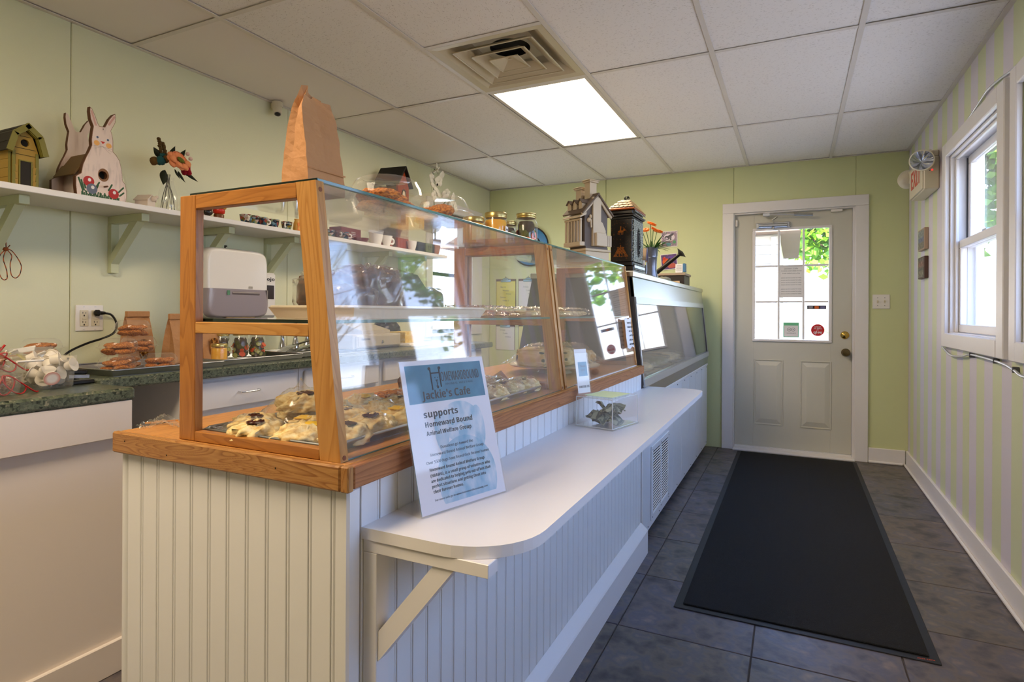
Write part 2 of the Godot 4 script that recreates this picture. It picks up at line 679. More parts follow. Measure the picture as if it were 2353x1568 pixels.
func room() -> void:
	var fl := structure("floor")
	obj("bed", MB.new().box(V(WL - 0.2, -0.12, FRONT - 0.2), V(WR + 0.2, -0.0035, WB + 0.2)), M.grout, fl)
	var fs := 0.4532
	for i in range(-5, 4):
		for j in range(-5, 8):
			var x0 := -0.5761 + i * fs
			var d0 := 2.1019 + j * fs
			var x1 := minf(x0 + fs, WR)
			var d1 := minf(d0 + fs, WB)
			x0 = maxf(x0, WL)
			# nothing of the floor can be seen under the counters
			if x1 - x0 < 0.03 or d1 - d0 < 0.03 or (x1 < -0.7 and d0 > 2.9) or (x0 > -1.25 and x1 < -0.7 and d0 > 0.74):
				continue
			var mb := MB.new()
			mb.off = Vector2(rng.randf() * 7, rng.randf() * 7)
			var g := 0.0022
			mb.box(V(x0 + g, -0.009, d0 + g), V(x1 - g, rng.randf() * 0.0004, d1 - g), 0.0015)
			obj("tile", mb, M["slate_%d" % rng.randi_range(0, 3)], fl)
	# walls with thickness; the left and back ones are sheets of panelling with joints
	var wl := structure("wall_left")
	var seams := [FRONT - 0.2, -1.005, 0.215, 1.4325, 2.622, 3.842, 4.2]
	for k in seams.size() - 1:
		slab_parts(wl, [[V(WL - 0.012, 0, seams[k] + 0.0012), V(WL, CEIL + 0.1, seams[k + 1] - 0.0012)]], M.pale_green, 0.003, "panel")
	slab_parts(wl, [[V(WL - 0.012, 0, 4.204), V(WL, 0.95, 4.87)], [V(WL - 0.012, 2.03, 4.204), V(WL, CEIL + 0.1, 4.87)], [V(WL - 0.012, 0, 4.87), V(WL, CEIL + 0.1, WB)]], M.pale_green, 0.002, "panel")
	obj("studs", MB.new().box(V(WL - 0.15, -0.1, FRONT - 0.2), V(WL - 0.0125, CEIL + 0.1, 4.2)).box(V(WL - 0.15, -0.1, 4.2), V(WL - 0.0125, 0.95, 4.87)).box(V(WL - 0.15, 2.03, 4.2), V(WL - 0.0125, CEIL + 0.1, 4.87)).box(V(WL - 0.15, -0.1, 4.87), V(WL - 0.0125, CEIL + 0.1, WB + 0.15)), M.pale_green, wl)
	var wb := structure("wall_back")
	for s in [[WL, -1.574], [-1.571, -0.46]]:
		slab_parts(wb, [[V(s[0] + 0.001, 0, WB), V(s[1] - 0.001, CEIL + 0.1, WB + 0.012)]], M.leaf_green, 0.002, "panel")
	slab_parts(wb, [[V(-0.459, 1.985, WB), V(0.432, CEIL + 0.1, WB + 0.012)], [V(0.433, 0, WB), V(WR, CEIL + 0.1, WB + 0.012)]], M.leaf_green, 0.002, "panel")
	obj("studs", MB.new().box(V(WL - 0.15, -0.1, WB + 0.0125), V(-0.46, CEIL + 0.1, WB + 0.15)).box(V(-0.46, 1.985, WB + 0.0125), V(0.432, CEIL + 0.1, WB + 0.15)).box(V(0.432, -0.1, WB + 0.0125), V(WR + 0.15, CEIL + 0.1, WB + 0.15)), M.leaf_green, wb)
	# striped wall: u in the texture runs along the wall, one pair of stripes every 0.247 m
	var wr := structure("wall_right")
	var cuts := [[FRONT - 0.2, 0.62, 0.0, 2.6], [0.62, 1.55, 0.0, 1.04], [0.62, 1.55, 2.03, 2.6], [1.55, 1.94, 0.0, 2.6], [1.94, 2.83, 0.0, 1.04], [1.94, 2.83, 2.03, 2.6], [2.83, 3.06, 0.0, 2.6], [3.06, 3.985, 0.0, 1.04], [3.06, 3.985, 2.03, 2.6], [3.985, WB + 0.15, 0.0, 2.6]]
	for c in cuts:
		var b := MB.new()
		var top: float = minf(c[3], CEIL + 0.1)
		var q := [V(WR, c[2], c[0]), V(WR, c[2], c[1]), V(WR, top, c[1]), V(WR, top, c[0])]
		var nn := Vector3.LEFT
		var u := []
		for p in q:
			u.append(Vector2((-p.z - 2.9473) / 0.2465, 0.5))
		b.tri(q[0], q[2], q[1], nn, nn, nn, u[0], u[2], u[1])
		b.tri(q[0], q[3], q[2], nn, nn, nn, u[0], u[3], u[2])
		b.box(V(WR + 0.0005, c[2] - (0.1 if c[2] == 0.0 else 0.0), c[0]), V(WR + 0.15, top, c[1]))
		obj("striped_sheet", b, M.stripes, wr)
	var wf := structure("wall_front")
	obj("panel", MB.new().box(V(WL - 0.15, -0.1, FRONT - 0.15), V(WR + 0.15, CEIL + 0.1, FRONT)), M.pale_green, wf)
	# baseboards with a shoe moulding
	var b1 := structure("baseboard_right")
	obj("board", MB.new().box(V(WR - 0.016, 0, FRONT), V(WR, 0.118, WB - 0.017), 0.004), M.white_paint, b1)
	obj("shoe_moulding", MB.new().box(V(WR - 0.030, 0.0005, FRONT), V(WR - 0.0165, 0.02, WB - 0.031), 0.006), M.white_paint, b1)
	var b2 := structure("baseboard_back")
	obj("board", MB.new().box(V(0.521, 0, WB - 0.016), V(WR - 0.017, 0.116, WB), 0.004), M.white_paint, b2)
	obj("shoe_moulding", MB.new().box(V(0.521, 0.0005, WB - 0.030), V(WR - 0.031, 0.02, WB - 0.0165), 0.006), M.white_paint, b2)


func ceiling() -> void:
	var ce := structure("ceiling")
	obj("deck", MB.new().box(V(WL - 0.15, CEIL + 0.1, FRONT - 0.2), V(WR + 0.15, CEIL + 0.25, WB + 0.15)), M.ceiling_plain, ce)
	var xs := [WL, -2.1825, -1.5725, -0.9625, -0.3525, 0.2575, WR]
	var ds := [FRONT, -1.966, -0.75, 0.4665, 1.6815, 2.897, 4.1127, WB]
	for i in 6:
		for j in 7:
			var rows := [[ds[j], ds[j + 1]]]
			if i == 2 and (j == 5 or j == 2):
				continue
			if i == 2 and j == 4:
				rows = [[ds[4], 2.289]]
			for r in rows:
				var b := MB.new()
				b.off = Vector2(rng.randf(), rng.randf())
				var lift := 0.004 + rng.randf() * 0.003
				b.box(V(xs[i] + 0.002, CEIL + lift, r[0] + 0.002), V(xs[i + 1] - 0.002, CEIL + lift + 0.014, r[1] - 0.002), 0.002)
				# the fissures run across the boards, from wall to wall
				for k in b.t.size():
					b.t[k] = Vector2(b.t[k].y, b.t[k].x)
				obj("ceiling_board", b, M.ceiling_plain if i == 0 and j > 2 and j < 6 else M.ceiling_board, ce)
	for i in range(1, 6):
		obj("main_rail", MB.new().box(V(xs[i] - 0.012, CEIL - 0.0005, FRONT), V(xs[i] + 0.012, CEIL + 0.0025, WB), 0.0008).box(V(xs[i] - 0.0015, CEIL + 0.002, FRONT), V(xs[i] + 0.0015, CEIL + 0.03, WB)), M.grid_metal, ce)
	for j in range(1, 7):
		for i in 6:
			obj("cross_rail", MB.new().box(V(xs[i] + 0.0122, CEIL, ds[j] - 0.012), V(xs[i + 1] - 0.0122, CEIL + 0.0025, ds[j] + 0.012), 0.0008), M.grid_metal, ce)
	obj("cross_rail", MB.new().box(V(xs[2] + 0.0122, CEIL, 2.289 - 0.012), V(xs[3] - 0.0122, CEIL + 0.0025, 2.289 + 0.012), 0.0008), M.grid_metal, ce)
	obj("wall_angle", MB.new().box(V(WL, CEIL - 0.001, FRONT), V(WL + 0.022, CEIL + 0.002, WB)).box(V(WL, CEIL - 0.001, FRONT), V(WL + 0.0015, CEIL + 0.022, WB)), M.grid_metal, ce)
	obj("wall_angle", MB.new().box(V(WR - 0.022, CEIL - 0.001, FRONT), V(WR, CEIL + 0.002, WB)), M.grid_metal, ce)
	obj("wall_angle", MB.new().box(V(WL + 0.023, CEIL - 0.0008, WB - 0.022), V(WR - 0.023, CEIL + 0.002, WB)), M.grid_metal, ce)
	# light panels
	var gl := mat("panel_glow", Color(1, 0.97, 0.92), 0.5)
	gl.emission_enabled = true
	gl.emission = Color(1.0, 0.95, 0.86)
	gl.emission_energy_multiplier = 1.25
	for d in [3.505, -0.142]:
		var t := thing("ceiling_light", "glowing fluorescent ceiling panel set in the tile grid beside the square air vent" if d > 0 else "glowing fluorescent ceiling panel in the grid nearer the front of the shop", "light", V(-1.2675, CEIL, d))
		obj("diffuser", MB.new().box(Vector3(-0.268, 0.004, -0.565), Vector3(0.268, 0.010, 0.565)), gl, t)
		for s in [-1, 1]:
			obj("frame", MB.new().box(Vector3(s * 0.268, 0.0035, -0.592), Vector3(s * 0.291, 0.02, 0.592), 0.002), M.grid_metal, t)
			obj("frame", MB.new().box(Vector3(-0.2675, 0.0035, s * 0.566), Vector3(0.2675, 0.02, s * 0.592), 0.002), M.grid_metal, t)
		obj("housing", MB.new().box(Vector3(-0.28, 0.021, -0.58), Vector3(0.28, 0.09, 0.58)), M.grid_metal, t)
	# square stepped air diffuser
	var vm := mat("vent_metal", Color(0.80, 0.75, 0.64), 0.35)
	var v := thing("air_vent", "square cream metal air vent of nested sloping rings in the ceiling grid", "vent", V(-1.2675, CEIL, 2.593))
	var ring := func(a: float, ya: float, b2: float, yb: float) -> MB:
		var m := MB.new()
		for k in 4:
			var bs := Basis(Vector3.UP, k * PI / 2)
			var q := [bs * Vector3(-a, ya, a), bs * Vector3(a, ya, a), bs * Vector3(b2, yb, b2), bs * Vector3(-b2, yb, b2)]
			m.poly(q, Vector3.DOWN + bs * Vector3.FORWARD)
			var up := Vector3.UP * 0.002
			m.poly([q[0] + up, q[1] + up, q[2] + up, q[3] + up], Vector3.UP)
			m.poly([q[0], q[1], q[1] + up, q[0] + up], bs * Vector3.BACK)
		return m
	obj("flange", ring.call(0.292, 0.0, 0.255, 0.004), vm, v)
	obj("throat", ring.call(0.255, 0.004, 0.15, 0.075), vm, v)
	var back := MB.new()
	var bp := []
	for k in 32:
		var a0 := TAU * k / 32
		var a1 := TAU * (k + 1) / 32
		var sq := func(a: float) -> Vector3:
			var m := maxf(absf(cos(a)), absf(sin(a)))
			return Vector3(cos(a) / m * 0.155, 0.0755, sin(a) / m * 0.155)
		back.poly([sq.call(a0), sq.call(a1), Vector3(cos(a1) * 0.1, 0.0755, sin(a1) * 0.1), Vector3(cos(a0) * 0.1, 0.0755, sin(a0) * 0.1)], Vector3.DOWN)
	obj("back_plate", back, vm, v)
	var duct := MB.new()
	duct.lathe([Vector2(0.1, 0.075), Vector2(0.1, 0.0995)], 28)
	obj("duct", duct, M.black_gap, v)
	obj("duct_end", MB.new().lathe([Vector2(0.0, 0.0985), Vector2(0.1, 0.099)], 28), M.black_gap, v)
	for r in [[0.205, 0.002, 0.150, 0.038], [0.138, -0.002, 0.088, 0.032], [0.075, -0.004, 0.02, 0.024]]:
		obj("ring", ring.call(r[0], r[1], r[2], r[3]), vm, v)
		var lip := MB.new()
		for k in 4:
			var bs := Basis(Vector3.UP, k * PI / 2)
			lip.box(Vector3(-r[0] - 0.004, r[1] - 0.002, r[0] - 0.004), Vector3(r[0] + 0.004, r[1] + 0.003, r[0] + 0.004), 0.002, Transform3D(bs, Vector3.ZERO))
		obj("lip", lip, vm, v)
	obj("screw_cap", MB.new().box(Vector3(-0.02, 0.0235, -0.02), Vector3(0.02, 0.027, 0.02)).lathe([Vector2(0, 0.018), Vector2(0.008, 0.019), Vector2(0.008, 0.024)], 12), vm, v)


func door() -> void:
	var dm := mat("door_paint", Color(0.80, 0.79, 0.73), 0.42)
	var d := structure("door_1")
	var D0 := 5.30
	# stiles and rails around the nine-pane light
	obj("leaf", MB.new().box(V(-0.449, 0.035, D0), V(-0.3015, 1.972, D0 + 0.04), 0.001).box(V(0.2655, 0.035, D0), V(0.412, 1.972, D0 + 0.04), 0.001).box(V(-0.3014, 1.845, D0), V(0.2654, 1.972, D0 + 0.04)).box(V(-0.3014, 0.035, D0), V(0.2654, 0.918, D0 + 0.04)), dm, d)
	for q in [[-0.3146, 0.2751, 1.832, 1.853], [-0.3146, 0.2751, 0.910, 0.931]]:
		obj("light_frame", MB.new().box(V(q[0], q[2], D0 - 0.012), V(q[1], q[3], D0 - 0.0002), 0.004), M.white_paint, d)
	for q in [[-0.3146, -0.290], [0.2505, 0.2751]]:
		obj("light_frame", MB.new().box(V(q[0], 0.9312, D0 - 0.012), V(q[1], 1.8318, D0 - 0.0002), 0.004), M.white_paint, d)
	for x in [-0.112, 0.071]:
		obj("glazing_bar", MB.new().box(V(x - 0.008, 0.9315, D0 - 0.004), V(x + 0.008, 1.8315, D0 + 0.015), 0.003), M.white_paint, d)
	for y in [1.536, 1.2405]:
		for q in [[-0.2898, -0.1202], [-0.1038, 0.0628], [0.0792, 0.2503]]:
			obj("glazing_bar", MB.new().box(V(q[0], y - 0.008, D0 - 0.004), V(q[1], y + 0.008, D0 + 0.015), 0.003), M.white_paint, d)
	var px := [[-0.2895, -0.1203], [-0.1037, 0.0627], [0.0793, 0.2502]]
	var py := [[0.9315, 1.2323], [1.2487, 1.5278], [1.5442, 1.8315]]
	for a in px:
		for b in py:
			obj("pane", MB.new().box(V(a[0], b[0], D0 + 0.006), V(a[1], b[1], D0 + 0.010)), M.pane, d)
	# two raised lower panels
	for q in [[-0.299, -0.076], [0.0485, 0.2745]]:
		var f := MB.new()
		for e in [[q[0], 0.217, q[0] + 0.009, 0.761], [q[1] - 0.009, 0.217, q[1], 0.761], [q[0] + 0.0092, 0.217, q[1] - 0.0092, 0.226], [q[0] + 0.0092, 0.752, q[1] - 0.0092, 0.761]]:
			f.box(V(e[0], e[1], D0 - 0.005), V(e[2], e[3], D0 + 0.002), 0.002)
		obj("panel_moulding", f, dm, d)
		var r := MB.new()
		var a0 := [q[0] + 0.016, 0.233, q[1] - 0.016, 0.745]
		var a1 := [q[0] + 0.048, 0.268, q[1] - 0.048, 0.712]
		var lo := D0 - 0.0008
		var hi := D0 - 0.010
		var A := [V(a0[0], a0[1], lo), V(a0[2], a0[1], lo), V(a0[2], a0[3], lo), V(a0[0], a0[3], lo)]
		var B := [V(a1[0], a1[1], hi), V(a1[2], a1[1], hi), V(a1[2], a1[3], hi), V(a1[0], a1[3], hi)]
		r.poly(B, Vector3.BACK)
		for k in 4:
			r.poly([A[k], A[(k + 1) % 4], B[(k + 1) % 4], B[k]], Vector3.BACK)
		obj("raised_panel", r, dm, d)
	var yz := Basis(Vector3.RIGHT, PI / 2)
	obj("deadbolt", MB.new().lathe([Vector2(0.031, 0), Vector2(0.03, 0.006), Vector2(0.02, 0.014), Vector2(0.0, 0.016)], 20, Transform3D(yz, V(0.365, 0.975, D0))).box(V(0.361, 0.966, D0 - 0.026), V(0.369, 0.984, D0 - 0.014), 0.002), M.brass, d)
	obj("knob", MB.new().lathe([Vector2(0.032, 0), Vector2(0.031, 0.006), Vector2(0.012, 0.009), Vector2(0.012, 0.03), Vector2(0.026, 0.04), Vector2(0.029, 0.052), Vector2(0.024, 0.062), Vector2(0.0, 0.064)], 24, Transform3D(yz, V(0.372, 0.838, D0))), M.bronze, d)
	obj("threshold", MB.new().box(V(-0.456, 0, 5.2), V(0.431, 0.018, 5.39), 0.005).box(V(-0.4485, 0.0181, 5.285), V(0.4115, 0.033, 5.33)), M.white_wood, d)
	# casing and jambs
	var c := structure("trim_1")
	obj("casing", MB.new().box(V(-0.547, 0, 5.2385), V(-0.4575, 1.9845, WB), 0.003), M.white_paint, c)
	obj("casing", MB.new().box(V(0.4305, 0, 5.2385), V(0.520, 1.9845, WB), 0.003), M.white_paint, c)
	obj("casing", MB.new().box(V(-0.547, 1.985, 5.2385), V(0.520, 2.068, WB), 0.003), M.white_paint, c)
	obj("jamb", MB.new().box(V(-0.4598, 0.019, WB), V(-0.4505, 1.9845, 5.41)).box(V(0.4135, 0.019, WB), V(0.4318, 1.9845, 5.41)).box(V(-0.4504, 1.974, WB), V(0.4134, 1.9845, 5.41)), M.white_paint, c)
	# closer
	var k := thing("door_closer", "silver hydraulic door closer with folding arm above the door window", "door closer", V(-0.155, 1.843, D0), "", 0.0, true)
	obj("body", MB.new().tube([V(-0.262, 1.872, 5.262), V(-0.05, 1.866, 5.262)], 0.0165, 16), M.aluminium, k)
	obj("mounting_plate", MB.new().box(V(-0.285, 1.848, 5.278), V(-0.028, 1.896, 5.2998), 0.003), M.aluminium, k)
	obj("end_cap", MB.new().box(V(-0.278, 1.852, 5.258), V(-0.262, 1.892, 5.278), 0.003), M.aluminium, k)
	obj("end_cap", MB.new().box(V(-0.05, 1.848, 5.258), V(-0.034, 1.888, 5.278), 0.003), M.aluminium, k)
	obj("pinion", MB.new().tube([V(-0.155, 1.838, 5.262), V(-0.155, 1.852, 5.262)], 0.013, 12).tube([V(-0.155, 1.88, 5.262), V(-0.155, 1.915, 5.262)], 0.008, 10), M.chrome, k)
	obj("arm", MB.new().bar(V(-0.16, 1.912, 5.262), V(-0.125, 1.935, 5.245), 0.018, 0.006).bar(V(-0.20, 1.956, 5.235), V(0.135, 1.934, 5.235), 0.012, 0.012).tube([V(0.0, 1.943, 5.235), V(0.135, 1.934, 5.235)], 0.010, 10), M.steel, k)
	obj("bracket", MB.new().box(V(-0.231, 1.943, 5.225), V(-0.178, 1.967, 5.2585), 0.003), M.aluminium, k)
	for q in [[0.262, 0.345, 1.952, 1.9725, "white plastic alarm contact over the door top corner"], [-0.448, -0.430, 1.876, 1.932, "white plastic alarm contact on the hinge side of the door"]]:
		single("door_contact", MB.new().box(V(q[0], q[2], 5.268), V(q[1], q[3], 5.2998), 0.003), M.plastic_white, q[4], "door sensor")
	# things stuck on the door glass
	var R := Vector3.RIGHT
	var U := Vector3.UP
	var n := thing("paper_notice", "typed paper notice taped over the middle pane of the door window", "notice", V(-0.02, 1.2745, 5.3035), "", 0.0, true)
	sheet(n, "sheet", V(-0.0195, 1.4045, 5.3035), R, U, 0.176, 0.258, M.paper)
	for y in [[1.512, 0.10, "Jackie's Cafe"], [1.494, 0.15, "Cookies and Cakes to Go"], [1.474, 0.13, "fresh baked every day"]]:
		text(y[2], 0.009, V(-0.0195, y[0], 5.3022), R, U, M.ink_grey, n, y[1])
	for y in [1.437, 1.418, 1.399, 1.380, 1.345, 1.326, 1.307]:
		text("please see the counter for today", 0.007, V(-0.0195, y, 5.3022), R, U, M.ink_grey, n, 0.15)
	# these face the street and are seen from behind, so their lettering is mirrored indoors
	var s1 := thing("card_sticker", "narrow dark payment card sticker in the right pane of the door", "sticker", V(0.167, 1.18, 5.3045), "", 0.0, true)
	sheet(s1, "strip", V(0.167, 1.195, 5.3045), R, U, 0.138, 0.030, mat("sticker_dark", Color(0.17, 0.14, 0.17), 0.4))
	for q in [[0.123, 0.032, Color(0.55, 0.55, 0.6)], [0.167, 0.03, Color(0.9, 0.42, 0.1)], [0.211, 0.036, Color(0.45, 0.45, 0.62)]]:
		sheet(s1, "emblem", V(q[0], 1.195, 5.3036), R, U, q[1], 0.020, mat("em%d" % int(q[0] * 1000), q[2], 0.4), 0.0006)
	var s2 := thing("round_sticker", "round red sticker with white mirrored lettering low in the door window", "sticker", V(0.175, 0.963, 5.3045), "", 0.0, true)
	obj("disc", MB.new().lathe([Vector2(0, 0), Vector2(0.048, 0), Vector2(0.048, 0.0008), Vector2(0, 0.0008)], 32, Transform3D(yz, V(0.175, 1.0115, 5.3045))), mat("sticker_red", Color(0.82, 0.10, 0.13), 0.45), s2)
	for q in [["PEOPLE", 0.008, 1.037, 0.045], ["LOVE US", 0.008, 1.024, 0.055], ["ON", 0.006, 1.0125, 0.014], ["yelp", 0.020, 0.994, 0.062]]:
		text(q[0], q[1], V(0.175, q[2], 5.3030), -R, U, M.paper, s2, q[3], true, 0.0012)
	var s3 := thing("owl_sticker", "white sticker with a green header and owl eyes in the lower middle pane", "sticker", V(-0.018, 0.950, 5.3045), "", 0.0, true)
	sheet(s3, "card", V(-0.018, 1.010, 5.3045), R, U, 0.116, 0.12, mat("sticker_mint", Color(0.45, 0.78, 0.58), 0.5))
	sheet(s3, "panel", V(-0.018, 1.001, 5.3034), R, U, 0.104, 0.09, M.paper, 0.0006)
	for x in [-0.033, -0.003]:
		obj("eye", MB.new().lathe([Vector2(0.012, 0), Vector2(0.0145, 0), Vector2(0.0145, 0.0006), Vector2(0.012, 0.0006), Vector2(0.012, 0)], 20, Transform3D(yz, V(x, 1.013, 5.3026))).lathe([Vector2(0, 0), Vector2(0.004, 0), Vector2(0.004, 0.0006), Vector2(0, 0.0006)], 12, Transform3D(yz, V(x, 1.013, 5.3026))), M.ink_grey, s3)
	text("tripadvisor", 0.009, V(-0.018, 0.984, 5.3030), -R, U, M.ink_grey, s3, 0.07)
	var s4 := thing("hours_sticker", "small opening hours lettering low in the left pane of the door", "sticker", V(-0.25, 0.945, 5.3045), "", 0.0, true)
	for y in [[0.995, 0.05], [0.983, 0.05], [0.970, 0.04], [0.957, 0.045]]:
		text("OPEN DAILY", 0.006, V(-0.252, y[0], 5.3040), -R, U, M.ink_grey, s4, y[1], true)


func sash(o: Node3D, x: float, d0: float, d1: float, y0: float, y1: float) -> void:
	var w := 0.042
	obj("sash_rail", MB.new().box(V(x, y0, d0), V(x + 0.03, y0 + w, d1), 0.003), M.white_paint, o)
	obj("sash_rail", MB.new().box(V(x, y1 - w, d0), V(x + 0.03, y1, d1), 0.003), M.white_paint, o)
	obj("sash_stile", MB.new().box(V(x, y0 + w + 0.0002, d0), V(x + 0.03, y1 - w - 0.0002, d0 + w), 0.003), M.white_paint, o)
	obj("sash_stile", MB.new().box(V(x, y0 + w + 0.0002, d1 - w), V(x + 0.03, y1 - w - 0.0002, d1), 0.003), M.white_paint, o)
	obj("pane", MB.new().box(V(x + 0.012, y0 + w, d0 + w), V(x + 0.016, y1 - w, d1 - w)), M.pane, o)


func windows() -> void:
	var k := 1
	for q in [[3.06, 3.985], [1.94, 2.83], [0.62, 1.55]]:
		var o := structure("window_%d" % k)
		var d0: float = q[0]
		var d1: float = q[1]
		obj("casing", MB.new().box(V(0.757, 0.962, d1 + 0.0002), V(WR, 2.098, d1 + 0.075), 0.004), M.white_paint, o)
		obj("casing", MB.new().box(V(0.757, 0.962, d0 - 0.085), V(WR, 2.098, d0 + 0.005), 0.004), M.white_paint, o)
		obj("casing", MB.new().box(V(0.757, 2.022, d0 + 0.0052), V(WR, 2.098, d1), 0.004), M.white_paint, o)
		obj("apron", MB.new().box(V(0.755, 0.962, d0 + 0.0052), V(WR, 1.040, d1), 0.005), M.white_paint, o)
		obj("sill", MB.new().box(V(WR, 1.02, d0 + 0.0052), V(WR + 0.15, 1.045, d1 - 0.0002)), M.white_paint, o)
		obj("jamb", MB.new().box(V(WR + 0.001, 1.0455, d1 - 0.018), V(WR + 0.15, 2.0095, d1 - 0.0002)), M.white_paint, o)
		obj("jamb", MB.new().box(V(WR + 0.001, 1.0455, d0 + 0.0055), V(WR + 0.15, 2.0095, d0 + 0.018)), M.white_paint, o)
		obj("head", MB.new().box(V(WR + 0.001, 2.01, d0 + 0.0055), V(WR + 0.15, 2.0295, d1 - 0.0002)), M.white_paint, o)
		# stops that the sashes slide between
		for x in [0.02, 0.108]:
			obj("stop", MB.new().box(V(WR + x, 1.0455, d1 - 0.040), V(WR + x + 0.014, 1.9945, d1 - 0.0182), 0.002), M.white_paint, o)
			obj("stop", MB.new().box(V(WR + x, 1.0455, d0 + 0.0182), V(WR + x + 0.014, 1.9945, d0 + 0.040), 0.002), M.white_paint, o)
			obj("stop", MB.new().box(V(WR + x, 1.995, d0 + 0.0182), V(WR + x + 0.014, 2.0095, d1 - 0.0182), 0.002), M.white_paint, o)
		obj("track", MB.new().box(V(WR + 0.071, 1.0455, d1 - 0.024), V(WR + 0.076, 2.0, d1 - 0.0182)), M.ink_grey, o)
		sash(o, WR + 0.036, d0 + 0.0185, d1 - 0.0185, 1.0475, 1.548)
		sash(o, WR + 0.077, d0 + 0.0185, d1 - 0.0245, 1.508, 2.009)
		obj("sash_lock", MB.new().box(V(WR + 0.042, 1.5485, (d0 + d1) / 2 - 0.03), V(WR + 0.062, 1.560, (d0 + d1) / 2 + 0.03), 0.004), M.aluminium, o)
		k += 1
	var o := structure("window_4")
	obj("casing", MB.new().box(V(WL, 0.93, 4.872), V(WL + 0.018, 2.034, 5.07), 0.003), M.white_paint, o)
	obj("casing", MB.new().box(V(WL, 0.93, 4.11), V(WL + 0.018, 2.034, 4.199), 0.003), M.white_paint, o)
	obj("casing", MB.new().box(V(WL, 2.0345, 4.11), V(WL + 0.018, 2.12, 5.07), 0.003), M.white_paint, o)
	obj("sill", MB.new().box(V(WL, 0.93, 4.2), V(WL + 0.03, 0.955, 4.8715), 0.003), M.white_paint, o)
	var da := mat("dark_frame", Color(0.12, 0.125, 0.13), 0.45)
	for f in [[0.956, 2.034, 4.2005, 4.232], [0.956, 2.034, 4.838, 4.8695], [0.956, 0.990, 4.2325, 4.8375], [2.0, 2.034, 4.2325, 4.8375], [1.46, 1.49, 4.2325, 4.8375]]:
		obj("frame", MB.new().box(V(WL - 0.05, f[0], f[2]), V(WL - 0.005, f[1], f[3]), 0.003), da, o)
	for f in [[0.9905, 1.4595], [1.4905, 1.9995]]:
		obj("pane", MB.new().box(V(WL - 0.03, f[0], 4.2325), V(WL - 0.026, f[1], 4.8375)), M.pane, o)


func tree(x: float, d: float, h: float, r: float, n: int, sd: int, label: String, m: Material, bare := false) -> void:
	var t := thing("tree", label, "tree", V(x, -0.25, d), "")
	var rr := RandomNumberGenerator.new()
	rr.seed = sd
	var b := MB.new()
	b.tube([Vector3.ZERO, Vector3(0.05, h * 0.3, 0.02), Vector3(-0.05, h * 0.62, 0.1), Vector3(0.05, h * 0.92, 0)], h * 0.022, 8, 0.3)
	for k in (26 if bare else 9):
		var y := h * rr.randf_range(0.3, 0.8)
		var a := rr.randf() * TAU
		var L := r * rr.randf_range(0.5, 0.95)
		var e := Vector3(cos(a) * L, y + L * 0.7, sin(a) * L)
		b.tube([Vector3(0, y, 0), Vector3(cos(a) * L * 0.5, y + L * 0.25, sin(a) * L * 0.5), e], h * 0.006, 5, 0.3)
		if bare:
			for q in 3:
				var f := e * 1.0
				b.tube([e.lerp(Vector3(0, y, 0), 0.3), e + Vector3(rr.randfn() * 0.5, rr.randf() * 0.9, rr.randfn() * 0.5)], h * 0.0025, 4, 0.4)
	obj("trunk", b, M.bark, t)
	if n == 0:
		return
	var q := MB.new()
	q.poly([Vector3(-0.5, 0, 0), Vector3(0, 0, 0.32), Vector3(0.5, 0.08, 0), Vector3(0, 0, -0.32)], Vector3.UP)
	var mm := MultiMesh.new()
	mm.transform_format = MultiMesh.TRANSFORM_3D
	mm.mesh = q.mesh()
	mm.instance_count = n
	for i in n:
		var v := Vector3(rr.randfn(), rr.randfn(), rr.randfn()).normalized() * pow(rr.randf(), 0.4)
		var lump := 0.8 + 0.35 * sin(v.x * 5 + sd) * cos(v.z * 4.0 + v.y * 3)
		var p := Vector3(v.x * r * lump, h * 0.62 + v.y * h * 0.36 * lump, v.z * r * lump)
		var bs := Basis.from_euler(Vector3(rr.randf() * TAU, rr.randf() * TAU, rr.randf() * TAU)).scaled(Vector3.ONE * rr.randf_range(0.22, 0.42))
		mm.set_instance_transform(i, Transform3D(bs, p))
	var mi := MultiMeshInstance3D.new()
	mi.name = "foliage"
	mi.multimesh = mm
	mi.material_override = m
	mi.set_meta("kind", "stuff")
	t.add_child(mi)


